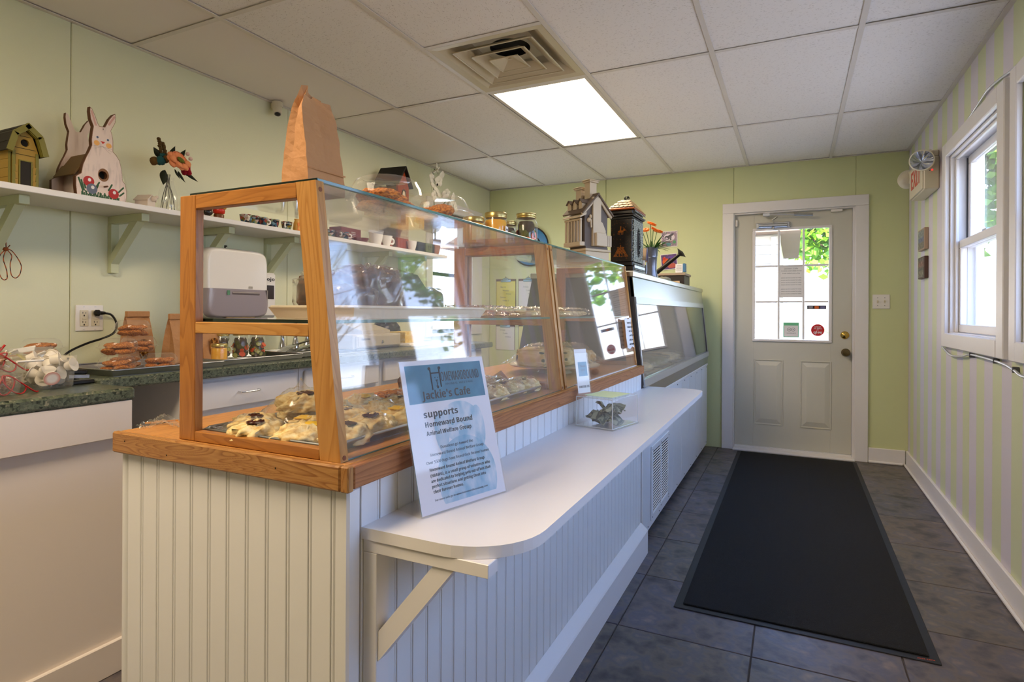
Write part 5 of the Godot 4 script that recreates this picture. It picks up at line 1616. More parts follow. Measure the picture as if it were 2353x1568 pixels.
func shelf_on_wall() -> void:
	var S := thing("wall_shelf", "long white wall shelf on pale green wooden brackets", "shelf", V(-2.63, 1.30, 2.0), "", 0.0, true)
	obj("board", MB.new().box(V(WL + 0.001, 1.567, 0.2), V(-2.475, 1.590, 3.95), 0.002), M.white_wood, S)
	for d in [0.725, 1.155, 1.60, 2.035, 2.46, 2.89, 3.32, 3.75]:
		var b := obj("bracket", MB.new().box(V(WL + 0.001, 1.533, d - 0.017), V(-2.545, 1.5665, d + 0.017), 0.001), M.bracket_green, S)
		obj("upright", MB.new().box(V(WL + 0.001, 1.312, d - 0.017), V(WL + 0.027, 1.5325, d + 0.017), 0.001), M.bracket_green, b)
		obj("brace", MB.new().prism(PackedVector2Array([Vector2(WL + 0.0275, 1.352), Vector2(WL + 0.0275, 1.397), Vector2(-2.628, 1.5325), Vector2(-2.575, 1.5325)]), -d - 0.017, -d + 0.017), M.bracket_green, b)
	barn()
	bunny()
	shelf_bits()


func barn() -> void:
	var bw := mat("barn_board", Color(0.62, 0.49, 0.16), 0.6)
	var bo := mat("barn_trim", Color(0.46, 0.43, 0.14), 0.55)
	var bb := mat("barn_shingle", Color(0.12, 0.095, 0.075), 0.8)
	var t := thing("barn_birdhouse", "olive and mustard barn birdhouse with a dark shingled gambrel roof at the shelf's near end", "birdhouse", V(-2.61, 1.5905, 1.146), "", 0.0)
	var w := 0.040
	var body := PackedVector2Array([Vector2(-w, 0), Vector2(w, 0), Vector2(w, 0.13), Vector2(w - 0.004, 0.145), Vector2(0.022, 0.185), Vector2(0, 0.205), Vector2(-0.022, 0.185), Vector2(-w + 0.004, 0.145), Vector2(-w, 0.13)])
	obj("front_board", MB.new().prism(holed(body, Vector2(-0.001, 0.160), 0.0135), 0.080, 0.089, side(Vector3.ZERO)), bw, t)
	obj("core", MB.new().prism(PackedVector2Array([Vector2(-w, 0), Vector2(w, 0), Vector2(w, 0.13), Vector2(0.02, 0.175), Vector2(-0.02, 0.175), Vector2(-w, 0.13)]), -0.09, 0.0795, side(Vector3.ZERO)), M.black_gap, t)
	# lapped siding
	for k in 4:
		obj("siding_board", MB.new().bar(Vector3(-0.088, 0.016 + k * 0.0325, w + 0.002), Vector3(0.078, 0.016 + k * 0.0325, w + 0.002), 0.004, 0.031, Vector3(0, 1, 0.12), 0.001), bw, t)
	for y in [0.115, 0.138, 0.182]:
		var hw: float = w if y < 0.13 else 0.036 if y < 0.15 else 0.02
		obj("groove", MB.new().box(Vector3(0.0892, y, -hw + 0.004), Vector3(0.0898, y + 0.0016, hw - 0.004)), M.black_gap, t)
	for s in [-1, 1]:
		obj("corner_board", MB.new().box(Vector3(0.0892, 0, s * (w - 0.004) - 0.005), Vector3(0.093, 0.128, s * (w - 0.004) + 0.005), 0.001), bo, t)
		for k in 3:
			obj("siding_board", MB.new().bar(Vector3(0.0905, 0.012 + k * 0.026, s * 0.023), Vector3(0.0905, 0.012 + k * 0.026, s * 0.034), 0.003, 0.024, Vector3(0.1, 1, 0)), bw, t)
	obj("corner_board", MB.new().box(Vector3(0.074, 0, w + 0.003), Vector3(0.0885, 0.128, w + 0.006), 0.001), bo, t)
	obj("barn_door", MB.new().box(Vector3(0.0892, 0, -0.0165), Vector3(0.0915, 0.092, 0.0165)), bb, t)
	obj("door_frame", MB.new().box(Vector3(0.0892, 0, -0.0205), Vector3(0.0935, 0.096, -0.0167)).box(Vector3(0.0892, 0, 0.0167), Vector3(0.0935, 0.096, 0.0205)).box(Vector3(0.0892, 0.0922, -0.0166), Vector3(0.0935, 0.096, 0.0166)), bo, t)
	# gambrel roof boards with an overhang and olive barge boards
	var prof := [Vector2(-0.062, 0.122), Vector2(-0.044, 0.190), Vector2(0, 0.228), Vector2(0.044, 0.190), Vector2(0.062, 0.122)]
	for k in 4:
		var a: Vector2 = prof[k]
		var b: Vector2 = prof[k + 1]
		var nn := (b - a).orthogonal().normalized()
		if nn.y > 0:
			nn = -nn
		for q in 2:
			var c := a.lerp(b, q * 0.5)
			var d := a.lerp(b, q * 0.5 + 0.5)
			var lift := -nn * (0.0015 if (q == 1) == (k < 2) else 0.0)
			obj("roof_shingle", MB.new().prism(PackedVector2Array([c + lift, d + lift, d + lift + nn * 0.004, c + lift + nn * 0.004]), -0.12, 0.106, side(Vector3.ZERO)), bb, t)
		obj("barge_board", MB.new().prism(PackedVector2Array([a + nn * 0.0045, b + nn * 0.0045, b + nn * 0.018, a + nn * 0.018]), 0.094, 0.1065, side(Vector3.ZERO)), bo, t)
		obj("barge_board", MB.new().prism(PackedVector2Array([a - nn * 0.003, b - nn * 0.003, b + nn * 0.016, a + nn * 0.016]), 0.1066, 0.112, side(Vector3.ZERO)), bo, t)


func bunny() -> void:
	var P := PackedVector2Array()
	for q in [[-0.095, 0.0], [-0.0998, 0.0436], [-0.0999, 0.0793], [-0.0806, 0.0954], [-0.0745, 0.1311], [-0.0628, 0.1632], [-0.0518, 0.1884], [-0.0423, 0.2152], [-0.044, 0.2356], [-0.0409, 0.2643], [-0.0369, 0.2916], [-0.0476, 0.3197], [-0.051, 0.3482], [-0.0494, 0.366], [-0.0414, 0.3599], [-0.0299, 0.3355], [-0.02, 0.3087], [-0.0134, 0.2984], [0.0065, 0.3006], [0.0115, 0.3109], [0.0231, 0.3375], [0.0384, 0.36], [0.0469, 0.3662], [0.0487, 0.3487], [0.0471, 0.3284], [0.0386, 0.3098], [0.0302, 0.2913], [0.0353, 0.2748], [0.0389, 0.2524], [0.0391, 0.2076], [0.0529, 0.1948], [0.0652, 0.1761], [0.0723, 0.1468], [0.076, 0.1167], [0.0778, 0.0953], [0.0885, 0.0828], [0.094, 0.0546], [0.0941, 0.0272], [0.089, 0.0]]:
		P.append(Vector2(q[0], q[1]))
	var t := thing("rabbit_birdhouse", "white painted wooden rabbit birdhouse with red and blue eggs on its front", "birdhouse", V(-2.62, 1.5905, 1.418))
	var edge := mat("rabbit_edge", Color(0.36, 0.22, 0.12), 0.7)
	# painted face: 0.2 m across and 0.4 m up
	var face := mat("rabbit_paint", Color.WHITE, 0.55)
	face.albedo_texture = picture(256, 512, func(im: Image):
		var f := noise(0.02, 14, 4)
		for x in 256:
			for y in 512:
				var k := f.get_noise_2d(x * 2.2, y * 0.35) * 0.12 + f.get_noise_2d(x * 0.4, y * 0.4) * 0.10
				im.set_pixel(x, y, Color(0.88, 0.80, 0.76).darkened(clampf(k, 0, 0.3)))
		var M2 := func(d: float, y: float) -> Vector2: return Vector2((d + 0.1) / 0.2 * 256, 512 - y / 0.4 * 512)
		# worn brown rim along the outline
		for i in P.size():
			stroke(im, M2.call(P[i].x, P[i].y), M2.call(P[(i + 1) % P.size()].x, P[(i + 1) % P.size()].y), 2.2, Color(0.45, 0.28, 0.17))
		for s in [[-0.0214, 0.2522], [0.0185, 0.2506]]:
			oval(im, M2.call(s[0], s[1]), Vector2(9, 6), Color(0.8, 0.8, 0.82))
			oval(im, M2.call(s[0], s[1]), Vector2(5, 6), Color(0.30, 0.33, 0.42))
		for s in [[-0.024, 0.2285], [0.022, 0.228]]:
			oval(im, M2.call(s[0], s[1]), Vector2(14, 13), Color(0.90, 0.66, 0.36))
		var nose: Vector2 = M2.call(-0.001, 0.2345)
		for k in 12:
			stroke(im, nose + Vector2(-10 + k * 0.85, -6 + k), nose + Vector2(10 - k * 0.85, -6 + k), 0.8, Color(0.75, 0.14, 0.10))
		for s in [[-0.035, 0.214], [-0.03, 0.205], [0.035, 0.205], [0.028, 0.196], [0.040, 0.214]]:
			stroke(im, M2.call(-0.002, 0.219), M2.call(s[0], s[1]), 0.5, Color(0.45, 0.38, 0.34))
		for s in [[-0.044, 0.35, -0.028, 0.30], [0.043, 0.352, 0.022, 0.315]]:
			stroke(im, M2.call(s[0], s[1]), M2.call(s[2], s[3]), 5, Color(0.80, 0.62, 0.58))
		oval(im, M2.call(0.0, 0.290), Vector2(2, 4), Color(0.2, 0.1, 0.06))
		oval(im, M2.call(0.002, 0.1035), Vector2(27, 34), Color(0.50, 0.33, 0.18))
		var g := Color(0.12, 0.30, 0.14)
		for k in 40:
			var x := -0.078 + 0.14 * k / 39.0
			stroke(im, M2.call(x, 0.008 + 0.006 * sin(k * 2.1)), M2.call(x + 0.006 * sin(k * 3.3), 0.022 + 0.008 * sin(k * 1.7)), 3, g)
		for s in [[-0.075, 0.03, -0.09, 0.075], [-0.07, 0.03, -0.08, 0.068], [-0.065, 0.04, -0.07, 0.06], [-0.028, 0.045, -0.014, 0.07], [-0.025, 0.04, -0.018, 0.06], [0.022, 0.045, 0.035, 0.07], [0.062, 0.045, 0.08, 0.066], [0.066, 0.03, 0.082, 0.045]]:
			stroke(im, M2.call(s[0], s[1]), M2.call(s[2], s[3]), 4, g)
		for s in [[-0.053, 0.068, Color(0.68, 0.10, 0.09)], [-0.041, 0.040, Color(0.38, 0.40, 0.47)], [0.042, 0.034, Color(0.68, 0.10, 0.09)]]:
			oval(im, M2.call(s[0], s[1]), Vector2(26, 26), s[2])
			oval(im, M2.call(s[0] + 0.003, s[1] + 0.006), Vector2(8, 9), Color(0.9, 0.88, 0.87)))
	var fm := MB.new()
	fm.prism(holed(P, Vector2(0.0008, 0.1025), 0.0165), 0.0862, 0.0868, side(Vector3.ZERO), false)
	for i in fm.v.size():
		fm.t[i] = Vector2((-fm.v[i].z + 0.1) / 0.2, 1.0 - fm.v[i].y / 0.4)
	obj("painted_front", fm, face, t)
	obj("front_board", MB.new().prism(holed(P, Vector2(0.0008, 0.1025), 0.0165), 0.068, 0.086, side(Vector3.ZERO)), edge, t)
	obj("back_board", MB.new().prism(P, -0.098, -0.082, side(Vector3.ZERO)), edge, t)
	var bm := MB.new()
	bm.prism(P, -0.0815, -0.081, side(Vector3.ZERO), false)
	for i in bm.v.size():
		bm.t[i] = Vector2((-bm.v[i].z + 0.1) / 0.2, (1.0 - bm.v[i].y / 0.4) * 0.25 + 0.55)
	var plain := mat("rabbit_back_paint", Color.WHITE, 0.6)
	plain.albedo_texture = ntex(noise(0.02, 15, 4), [Color(0.62, 0.50, 0.44), Color(0.84, 0.76, 0.71), Color(0.88, 0.81, 0.77)], [0.1, 0.4, 0.9], 128)
	obj("painted_back", bm, plain, t)
	var dark: Material = M.black_gap
	obj("house_box", MB.new().box(Vector3(-0.0805, 0, -0.058), Vector3(0.0600, 0.118, 0.058)), plain, t)
	obj("nest_hole", MB.new().box(Vector3(0.0602, 0.08, -0.022), Vector3(0.0675, 0.125, 0.022)), dark, t)
	var rw := mat("rabbit_roof", Color(0.40, 0.29, 0.12), 0.6)
	for s in [-1, 1]:
		for k in 2:
			obj("roof_board", MB.new().bar(Vector3(-0.080, 0.115 + k * 0.047, s * (0.078 - k * 0.034)), Vector3(0.066, 0.115 + k * 0.047, s * (0.078 - k * 0.034)), 0.006, 0.062, Vector3(0, 0.85, -s * 0.53), 0.001), rw, t)
	obj("perch", MB.new().tube([Vector3(0.087, 0.056, -0.006), Vector3(0.112, 0.055, -0.004)], 0.0035, 10), edge, t)


func cup(called: String, m: Material, r: float, h: float, handle: bool, flare := 0.72) -> Node3D:
	var c := thing(called, "", "cup", Vector3.ZERO)
	obj("bowl", MB.new().lathe([Vector2(0, 0.0), Vector2(r * flare * 0.9, 0.0), Vector2(r * flare, 0.004), Vector2(r * lerpf(flare, 1, 0.6), h * 0.5), Vector2(r, h), Vector2(r * 0.92, h), Vector2(r * lerpf(flare, 0.9, 0.6), h * 0.5), Vector2(0, 0.006)], 28), m, c)
	if handle:
		var pts := []
		for k in 13:
			var a := TAU * k / 12.0
			pts.append(Vector3(0, h * 0.55 + sin(a) * h * 0.24, r * 1.08 + cos(a) * h * 0.24))
		obj("handle", MB.new().tube(pts, h * 0.10, 8), M.plastic_white, c)
	return c


func shelf_bits() -> void:
	var Y := 1.5905
	# tiny white house figurine
	var f := thing("house_figurine", "tiny white bisque birdhouse figurine with a bird between the rabbit and the vase", "figurine", V(-2.60, Y, 1.632), "", 0.35)
	var wm := mat("bisque", Color(0.86, 0.80, 0.74), 0.6)
	obj("house", MB.new().prism(PackedVector2Array([Vector2(-0.024, 0), Vector2(0.024, 0), Vector2(0.024, 0.042), Vector2(0, 0.064), Vector2(-0.024, 0.042)]), -0.03, 0.03, side(Vector3.ZERO)), wm, f)
	for s in [-1, 1]:
		obj("roof", MB.new().bar(Vector3(-0.034, 0.053, s * 0.0145), Vector3(0.034, 0.053, s * 0.0145), 0.004, 0.038, Vector3(0, 0.7, -s * 0.75)), wm, f)
	obj("bird", MB.new().blob(Vector3(0.036, 0.050, -0.006), Vector3(0.016, 0.012, 0.011), 0.1, 2, 2, 12).blob(Vector3(0.047, 0.058, -0.012), Vector3(0.008, 0.008, 0.008), 0, 1, 1, 10), wm, f)
	# glass bottle with felt flowers
	var v := thing("bottle_vase", "clear glass milk bottle vase with a bunch of felt flowers", "vase", V(-2.60, Y, 1.737))
	obj("bottle", MB.new().lathe([Vector2(0, 0.003), Vector2(0.040, 0.0), Vector2(0.042, 0.006), Vector2(0.042, 0.07), Vector2(0.036, 0.10), Vector2(0.025, 0.135), Vector2(0.023, 0.155), Vector2(0.026, 0.157), Vector2(0.026, 0.165), Vector2(0.022, 0.166)], 32), M.jar_glass, v)
	var b := thing("felt_bouquet", "felt flowers in peach, crimson and teal with wire stems in the glass bottle", "flowers", V(-2.60, Y + 0.006, 1.737))
	var wire := MB.new()
	for k in 9:
		var a := TAU * k / 9
		wire.tube(curve([Vector3(cos(a) * 0.030, 0.004, sin(a) * 0.030), Vector3(cos(a + 0.3) * 0.022, 0.07, sin(a + 0.3) * 0.022), Vector3(cos(a) * 0.006, 0.135, sin(a) * 0.006), Vector3(cos(a) * 0.008, 0.175, sin(a) * 0.01)]), 0.0011, 5)
	var st := obj("stems", wire, mat("wire_green", Color(0.10, 0.11, 0.08), 0.6), b)
	st.set_meta("kind", "stuff")
	var felt := func(k: String, c: Color) -> StandardMaterial3D: return mat(k, c, 0.95)
	var peach: StandardMaterial3D = felt.call("felt_peach", Color(0.88, 0.55, 0.36))
	var pb := MB.new()
	for k in 14:
		var a := TAU * k / 14
		var r0 := 0.040 + 0.004 * (k % 3)
		pb.blob(Vector3(0.036 - 0.010 * (k % 2), 0.0, 0) + Vector3(0.004 * sin(k * 2.0), cos(a) * r0 * 0.62, sin(a) * r0), Vector3(0.010, 0.019, 0.019), 0.25, 2, k, 10)
	pb.lathe([Vector2(0, 0.0), Vector2(0.03, 0.004), Vector2(0.046, 0.016), Vector2(0.045, 0.02)], 20, Transform3D(Basis(Vector3.FORWARD, PI / 2), Vector3(0.024, 0, 0)))
	var pf := obj("peach_flower", pb, peach, b)
	pf.position = Vector3(0.018, 0.222, -0.014)
	pf.rotation = Vector3(0.0, 0.25, 0.45)
	var gc := MB.new()
	gc.blob(Vector3(0.044, 0, 0), Vector3(0.006, 0.014, 0.020), 0.4, 6, 5, 14)
	var gcm := obj("flower_centre", gc, felt.call("felt_olive", Color(0.36, 0.38, 0.07)), b)
	gcm.position = pf.position
	gcm.rotation = pf.rotation
	var crim: StandardMaterial3D = felt.call("felt_crimson", Color(0.60, 0.01, 0.13))
	var cb := MB.new()
	for k in 7:
		cb.blob(Vector3(0.012 + 0.006 * sin(k * 2.2), 0.252 - k * 0.009 + 0.004 * cos(k * 3.0), -0.060 - k * 0.0045 + 0.006 * sin(k * 4.1)), Vector3(0.016, 0.018, 0.014), 0.35, 2, 20 + k, 10)
	obj("crimson_flower", cb, crim, b)
	var teal: StandardMaterial3D = felt.call("felt_teal", Color(0.10, 0.32, 0.33))
	obj("teal_flower", MB.new().blob(Vector3(0.006, 0.228, 0.042), Vector3(0.026, 0.020, 0.022), 0.35, 3, 8, 16).blob(Vector3(0.0, 0.255, 0.026), Vector3(0.018, 0.012, 0.016), 0.3, 3, 9, 12), teal, b)
	var tan: StandardMaterial3D = felt.call("felt_brown", Color(0.36, 0.25, 0.07))
	obj("brown_bloom", MB.new().blob(Vector3(-0.002, 0.222, 0.064), Vector3(0.020, 0.020, 0.016), 0.2, 2, 3, 12).blob(Vector3(0.014, 0.240, 0.018), Vector3(0.016, 0.020, 0.014), 0.2, 2, 4, 12).blob(Vector3(-0.008, 0.252, -0.034), Vector3(0.016, 0.014, 0.016), 0.3, 2, 6, 12), tan, b)
	for s in [[0.030, 0.042], [0.010, 0.018]]:
		var bead := MB.new()
		for k in 7:
			bead.blob(Vector3(-0.004, 0.265 + k * 0.0105 * (1.0 if s[0] > 0.02 else 0.75), s[0] + (k * 0.0018 if s[0] > 0.02 else k * 0.002) + 0.002 * sin(k * 2.5)), Vector3(0.0088, 0.0075, 0.0088), 0.2, 2, k, 10)
		obj("bead_spike", bead, felt.call("felt_khaki", Color(0.30, 0.22, 0.07)), b)
	for s in [[-0.088, 0.289], [-0.103, 0.270]]:
		obj("white_berry", MB.new().blob(Vector3(0.012, s[1], s[0]), Vector3(0.0095, 0.0095, 0.0095), 0.05, 2, 2, 12).tube([Vector3(0.012, s[1], s[0]), Vector3(0.006, 0.23, -0.05)], 0.001, 5), felt.call("felt_white", Color(0.85, 0.73, 0.68)), b)
	var lf: StandardMaterial3D = felt.call("felt_green", Color(0.09, 0.12, 0.04))
	var leaf := func(p: Vector3, d: Vector3, L: float, w: float) -> MB:
		var rows := []
		var x := d.normalized()
		var y := x.cross(Vector3.RIGHT).normalized()
		var z := x.cross(y)
		for sd in [0.0006, -0.0006]:
			pass
		for i in 9:
			var q := i / 8.0
			var ww := w * sin(pow(q, 0.8) * PI) * 0.5
			var c := p + x * L * q + z * (-0.25 * L * q * q)
			rows.append(PackedVector3Array([c - y * ww, c - z * ww * 0.2, c + y * ww, c - z * ww * 0.2 + z * 0.0012]))
		return MB.new().grid(rows, true)
	for q in [[Vector3(0.01, 0.19, 0.02), Vector3(0.1, -0.8, 0.30), 0.085, 0.040], [Vector3(0.0, 0.245, 0.035), Vector3(0, 0.45, 0.55), 0.055, 0.03], [Vector3(0.0, 0.245, -0.01), Vector3(0.1, 0.9, -0.12), 0.065, 0.028], [Vector3(0.0, 0.235, -0.045), Vector3(0.1, 0.9, -0.3), 0.075, 0.03], [Vector3(0.01, 0.215, -0.06), Vector3(0.1, -0.55, -0.62), 0.085, 0.02], [Vector3(0.01, 0.20, -0.04), Vector3(0.1, -0.8, -0.35), 0.06, 0.015], [Vector3(0.01, 0.205, -0.025), Vector3(0.1, -0.9, -0.3), 0.05, 0.012]]:
		obj("felt_leaf", leaf.call(q[0], q[1], q[2], q[3]), lf, b)
	# little figures and cups; D along the shelf
	var eg := thing("egg_cup", "pink and white striped round ornament behind the brown hen", "ornament", V(-2.60, Y, 1.905))
	var em := mat("pink_stripe", Color.WHITE, 0.4)
	em.albedo_texture = picture(64, 4, func(im: Image):
		for x in 64:
			for y in 4:
				im.set_pixel(x, y, Color(0.85, 0.78, 0.72) if x % 4 < 2 else Color(0.72, 0.40, 0.34)))
	obj("body", MB.new().lathe([Vector2(0.02, 0), Vector2(0.028, 0.02), Vector2(0.030, 0.06), Vector2(0.026, 0.085), Vector2(0.018, 0.10), Vector2(0, 0.108)], 24), em, eg)
	var hen := thing("hen_figurine", "small dark brown hen figurine on thin legs", "figurine", V(-2.54, Y, 1.893))
	var hm := mat("hen_brown", Color(0.08, 0.05, 0.035), 0.3)
	obj("body", MB.new().blob(Vector3(0, 0.028, -0.004), Vector3(0.017, 0.019, 0.024), 0.1, 2, 3, 14).blob(Vector3(0, 0.038, 0.020), Vector3(0.010, 0.010, 0.014), 0.1, 2, 4, 10).blob(Vector3(0, 0.046, -0.018), Vector3(0.009, 0.011, 0.009), 0, 1, 1, 10), hm, hen)
	for s in [-1, 1]:
		obj("leg", MB.new().tube([Vector3(0.005 * s, 0.014, 0), Vector3(0.005 * s, 0.0008, 0)], 0.0016, 6).tube([Vector3(0.005 * s, 0.001, 0), Vector3(0.005 * s, 0.001, -0.008)], 0.0012, 5), hm, hen)
	var fg := thing("orange_figurine", "orange and brown figurine holding a basket of vegetables", "figurine", V(-2.545, Y, 1.96))
	obj("stand", MB.new().lathe([Vector2(0, 0), Vector2(0.022, 0), Vector2(0.024, 0.022), Vector2(0.020, 0.028)], 20), mat("figure_brown", Color(0.42, 0.22, 0.04), 0.4), fg)
	obj("coat", MB.new().lathe([Vector2(0.020, 0.0285), Vector2(0.026, 0.032), Vector2(0.028, 0.045), Vector2(0.022, 0.068), Vector2(0, 0.072)], 20).blob(Vector3(0.0, 0.066, 0.026), Vector3(0.010, 0.022, 0.010), 0.1, 2, 3, 10), mat("figure_orange", Color(0.80, 0.14, 0.02), 0.35), fg)
	obj("basket", MB.new().lathe([Vector2(0, 0.052), Vector2(0.018, 0.053), Vector2(0.021, 0.068), Vector2(0.017, 0.070)], 18, at(Vector3(0.016, 0, -0.006))), mat("figure_yellow", Color(0.72, 0.50, 0.06), 0.5), fg)
	var vg := MB.new()
	for k in 5:
		vg.blob(Vector3(0.018 + 0.006 * cos(k * 1.3), 0.073, -0.006 + 0.009 * sin(k * 1.3)), Vector3(0.006, 0.006, 0.006), 0, 1, 1, 8)
	obj("vegetables", vg, M.red, fg)
	obj("head", MB.new().blob(Vector3(0, 0.085, 0), Vector3(0.014, 0.015, 0.014), 0, 1, 1, 12).blob(Vector3(0.004, 0.064, -0.028), Vector3(0.007, 0.010, 0.007), 0, 1, 1, 8), mat("figure_skin", Color(0.70, 0.42, 0.22), 0.5), fg)
	# espresso cups with bold cubist pattern
	var cm := []
	for k in 3:
		var m := mat("cup_print%d" % k, Color.WHITE, 0.2)
		var cell := noise(0.03, 100 + k, 1, FastNoiseLite.TYPE_CELLULAR)
		cell.cellular_return_type = FastNoiseLite.RETURN_CELL_VALUE
		cell.cellular_distance_function = FastNoiseLite.DISTANCE_MANHATTAN
		m.albedo_texture = ntex(cell, [Color(0.03, 0.04, 0.07), Color(0.10, 0.22, 0.34), Color(0.55, 0.68, 0.72), Color(0.62, 0.52, 0.12), Color(0.05, 0.06, 0.1), Color(0.50, 0.10, 0.07), Color(0.75, 0.75, 0.72), Color(0.10, 0.3, 0.3)] if k < 2 else [Color(0.18, 0.09, 0.06), Color(0.45, 0.20, 0.14), Color(0.55, 0.42, 0.32), Color(0.3, 0.13, 0.1), Color(0.5, 0.35, 0.2), Color(0.12, 0.1, 0.1), Color(0.4, 0.2, 0.15), Color(0.2, 0.1, 0.08)], [0.0, 0.15, 0.3, 0.42, 0.55, 0.68, 0.82, 0.95], 256)
		m.uv1_scale = Vector3(1.6, 9, 1)
		cm.append(m)
	var c0 := cup("espresso_cup", cm[0], 0.031, 0.046, true)
	var c1 := cup("espresso_cup", cm[2], 0.030, 0.046, true)
	var c2 := cup("espresso_cup", cm[1], 0.030, 0.046, true)
	var done := {}
	for q in [[c0, 2.105, 1.2, "espresso cup with a dark cubist print, first after the orange figurine"], [c2, 2.150, -2.4, "espresso cup with a blue print and white ring handle, second in the row"], [c0, 2.205, 2.8, "espresso cup with a dark print, third in the row beside the ring handle"], [c0, 2.280, 4.0, "espresso cup with a dark print standing alone, fourth in the row"], [c2, 2.372, 0.6, "espresso cup with a pale blue print, last before the sunflower jug"], [c2, 2.705, 3.4, "pale espresso cup with a white ring handle past the wooden case post"], [c1, 2.775, 1.3, "espresso cup with a reddish brown print before the red box"], [c2, 2.835, 2.6, "espresso cup with a blue and yellow print in front of the red box"]]:
		var p := V(-2.53, Y, q[1])
		if done.has(q[0]):
			copy(q[0], p, q[2], q[3], "espresso cups on the shelf")
		else:
			q[0].position = p
			q[0].rotation.y = q[2]
			tag(q[0], q[3], "cup", "espresso cups on the shelf")
			done[q[0]] = true
	var sj := thing("sunflower_jug", "small cream jug painted with sunflowers beside the wooden post", "jug", V(-2.535, Y, 2.45))
	obj("jug", MB.new().lathe([Vector2(0, 0), Vector2(0.018, 0), Vector2(0.022, 0.02), Vector2(0.018, 0.05), Vector2(0.012, 0.066), Vector2(0.015, 0.074), Vector2(0.011, 0.074)], 20), mat("jug_cream", Color(0.85, 0.62, 0.25), 0.3), sj)
	for y in [0.018, 0.042]:
		obj("sunflower", MB.new().lathe([Vector2(0, 0.0), Vector2(0.011, 0.0), Vector2(0.008, 0.002), Vector2(0, 0.003)], 12, Transform3D(Basis(Vector3.FORWARD, -PI / 2) , Vector3(0.0205, y, 0.004)), 6, 0.2), mat("sunflower", Color(0.85, 0.45, 0.03), 0.4), sj)
	var rb := thing("red_box", "red cardboard box with white print behind the espresso cups", "box", V(-2.62, Y, 2.96), "", 0.0, true)
	obj("carton", MB.new().box(V(-2.69, Y, 2.87), V(-2.59, Y + 0.095, 3.06), 0.002), mat("box_red", Color(0.42, 0.03, 0.04), 0.4), rb)
	for k in 5:
		text("caffe espresso", 0.006, V(-2.5895, Y + 0.068 - k * 0.011, 2.985), Vector3.FORWARD, Vector3.UP, M.paper, rb, 0.04)
	single("red_saucer", MB.new().lathe([Vector2(0, 0), Vector2(0.03, 0.0), Vector2(0.045, 0.008), Vector2(0.055, 0.026), Vector2(0.052, 0.026), Vector2(0.04, 0.010), Vector2(0, 0.008)], 28, at(V(-2.53, Y, 2.985))), mat("saucer_red", Color(0.45, 0.03, 0.05), 0.25), "deep red saucer in front of the red box", "saucer")
	var wc := cup("tall_cup", M.plastic_white, 0.052, 0.10, false, 0.62)
	wc.position = V(-2.55, Y, 3.165)
	tag(wc, "tall white flared cup without handle past the red saucer", "cup")
	var mg := cup("white_mug", M.plastic_white, 0.040, 0.075, true, 0.5)
	mg.position = V(-2.53, Y, 3.255)
	mg.rotation.y = 2.9
	tag(mg, "small white cone mug with a loop handle before the pine birdhouse", "mug")
	var w2 := copy(wc, V(-2.53, Y, 3.55), 0.0, "short white cup between the pine birdhouse and the date block", "")
	w2.scale = Vector3(0.72, 0.72, 0.72)
	var db := thing("date_block", "dark green wooden date block showing the number 12", "calendar", V(-2.55, Y, 3.72), "", 0.0, true)
	obj("base", MB.new().box(V(-2.60, Y, 3.61), V(-2.515, Y + 0.075, 3.83), 0.002), mat("block_dark", Color(0.08, 0.09, 0.07), 0.5), db)
	obj("number_block", MB.new().box(V(-2.5148, Y + 0.008, 3.69), V(-2.50, Y + 0.074, 3.775), 0.002), mat("block_olive", Color(0.36, 0.40, 0.20), 0.5), db)
	text("12", 0.036, V(-2.4995, Y + 0.040, 3.732), Vector3.FORWARD, Vector3.UP, M.ink, db, 0.04)
	single("tan_vase", MB.new().lathe([Vector2(0, 0), Vector2(0.028, 0.0), Vector2(0.04, 0.05), Vector2(0.046, 0.12), Vector2(0.040, 0.12), Vector2(0, 0.02)], 24, at(V(-2.55, Y, 3.89))), mat("vase_tan", Color(0.62, 0.42, 0.28), 0.5), "flared tan pot at the far end of the shelf holding the orchid", "pot")
	# tall pine birdhouse with a black roof
	var bh := thing("pine_birdhouse", "tall orange pine birdhouse with a black gable roof and an oval white hole plate", "birdhouse", V(-2.63, Y, 3.47), "", 0.12)
	var pw := mat("pine_plank", Color(0.78, 0.42, 0.09), 0.5)
	pw.albedo_texture = M.case_wood.albedo_texture
	pw.uv1_scale = Vector3(1.2, 5, 1)
	for k in 4:
		var x0 := -0.078 + k * 0.039
		var h0 := 0.46 + 0.13 * (1.0 - absf(x0 + 0.002) / 0.08)
		var h1 := 0.46 + 0.13 * (1.0 - absf(x0 + 0.037) / 0.08)
		obj("front_plank", MB.new().prism(PackedVector2Array([Vector2(x0 + 0.0007, 0), Vector2(x0 + 0.0383, 0), Vector2(x0 + 0.0383, h1), Vector2(x0 + 0.0007, h0)]), 0.06, 0.075, side(Vector3.ZERO)), pw, bh)
	obj("side_wall", MB.new().box(Vector3(-0.08, 0, 0.062), Vector3(0.0595, 0.452, 0.078)), mat("plank_grey", Color(0.45, 0.36, 0.22), 0.7), bh)
	obj("side_wall", MB.new().box(Vector3(-0.08, 0, -0.078), Vector3(0.0595, 0.452, -0.062)), M.plank_grey, bh)
	obj("back_wall", MB.new().box(Vector3(-0.09, 0, -0.0615), Vector3(-0.075, 0.46, 0.0615)), M.plank_grey, bh)
	for s in [-1, 1]:
		obj("roof", MB.new().bar(Vector3(-0.115, 0.535, s * 0.052), Vector3(0.098, 0.535, s * 0.052), 0.012, 0.178, Vector3(0, 0.80, -s * 0.60), 0.002), mat("roof_black", Color(0.05, 0.048, 0.045), 0.7), bh)
	var ring := Transform3D(Basis(Vector3.FORWARD, PI / 2).scaled(Vector3.ONE), Vector3(0.0752, 0.40, 0))
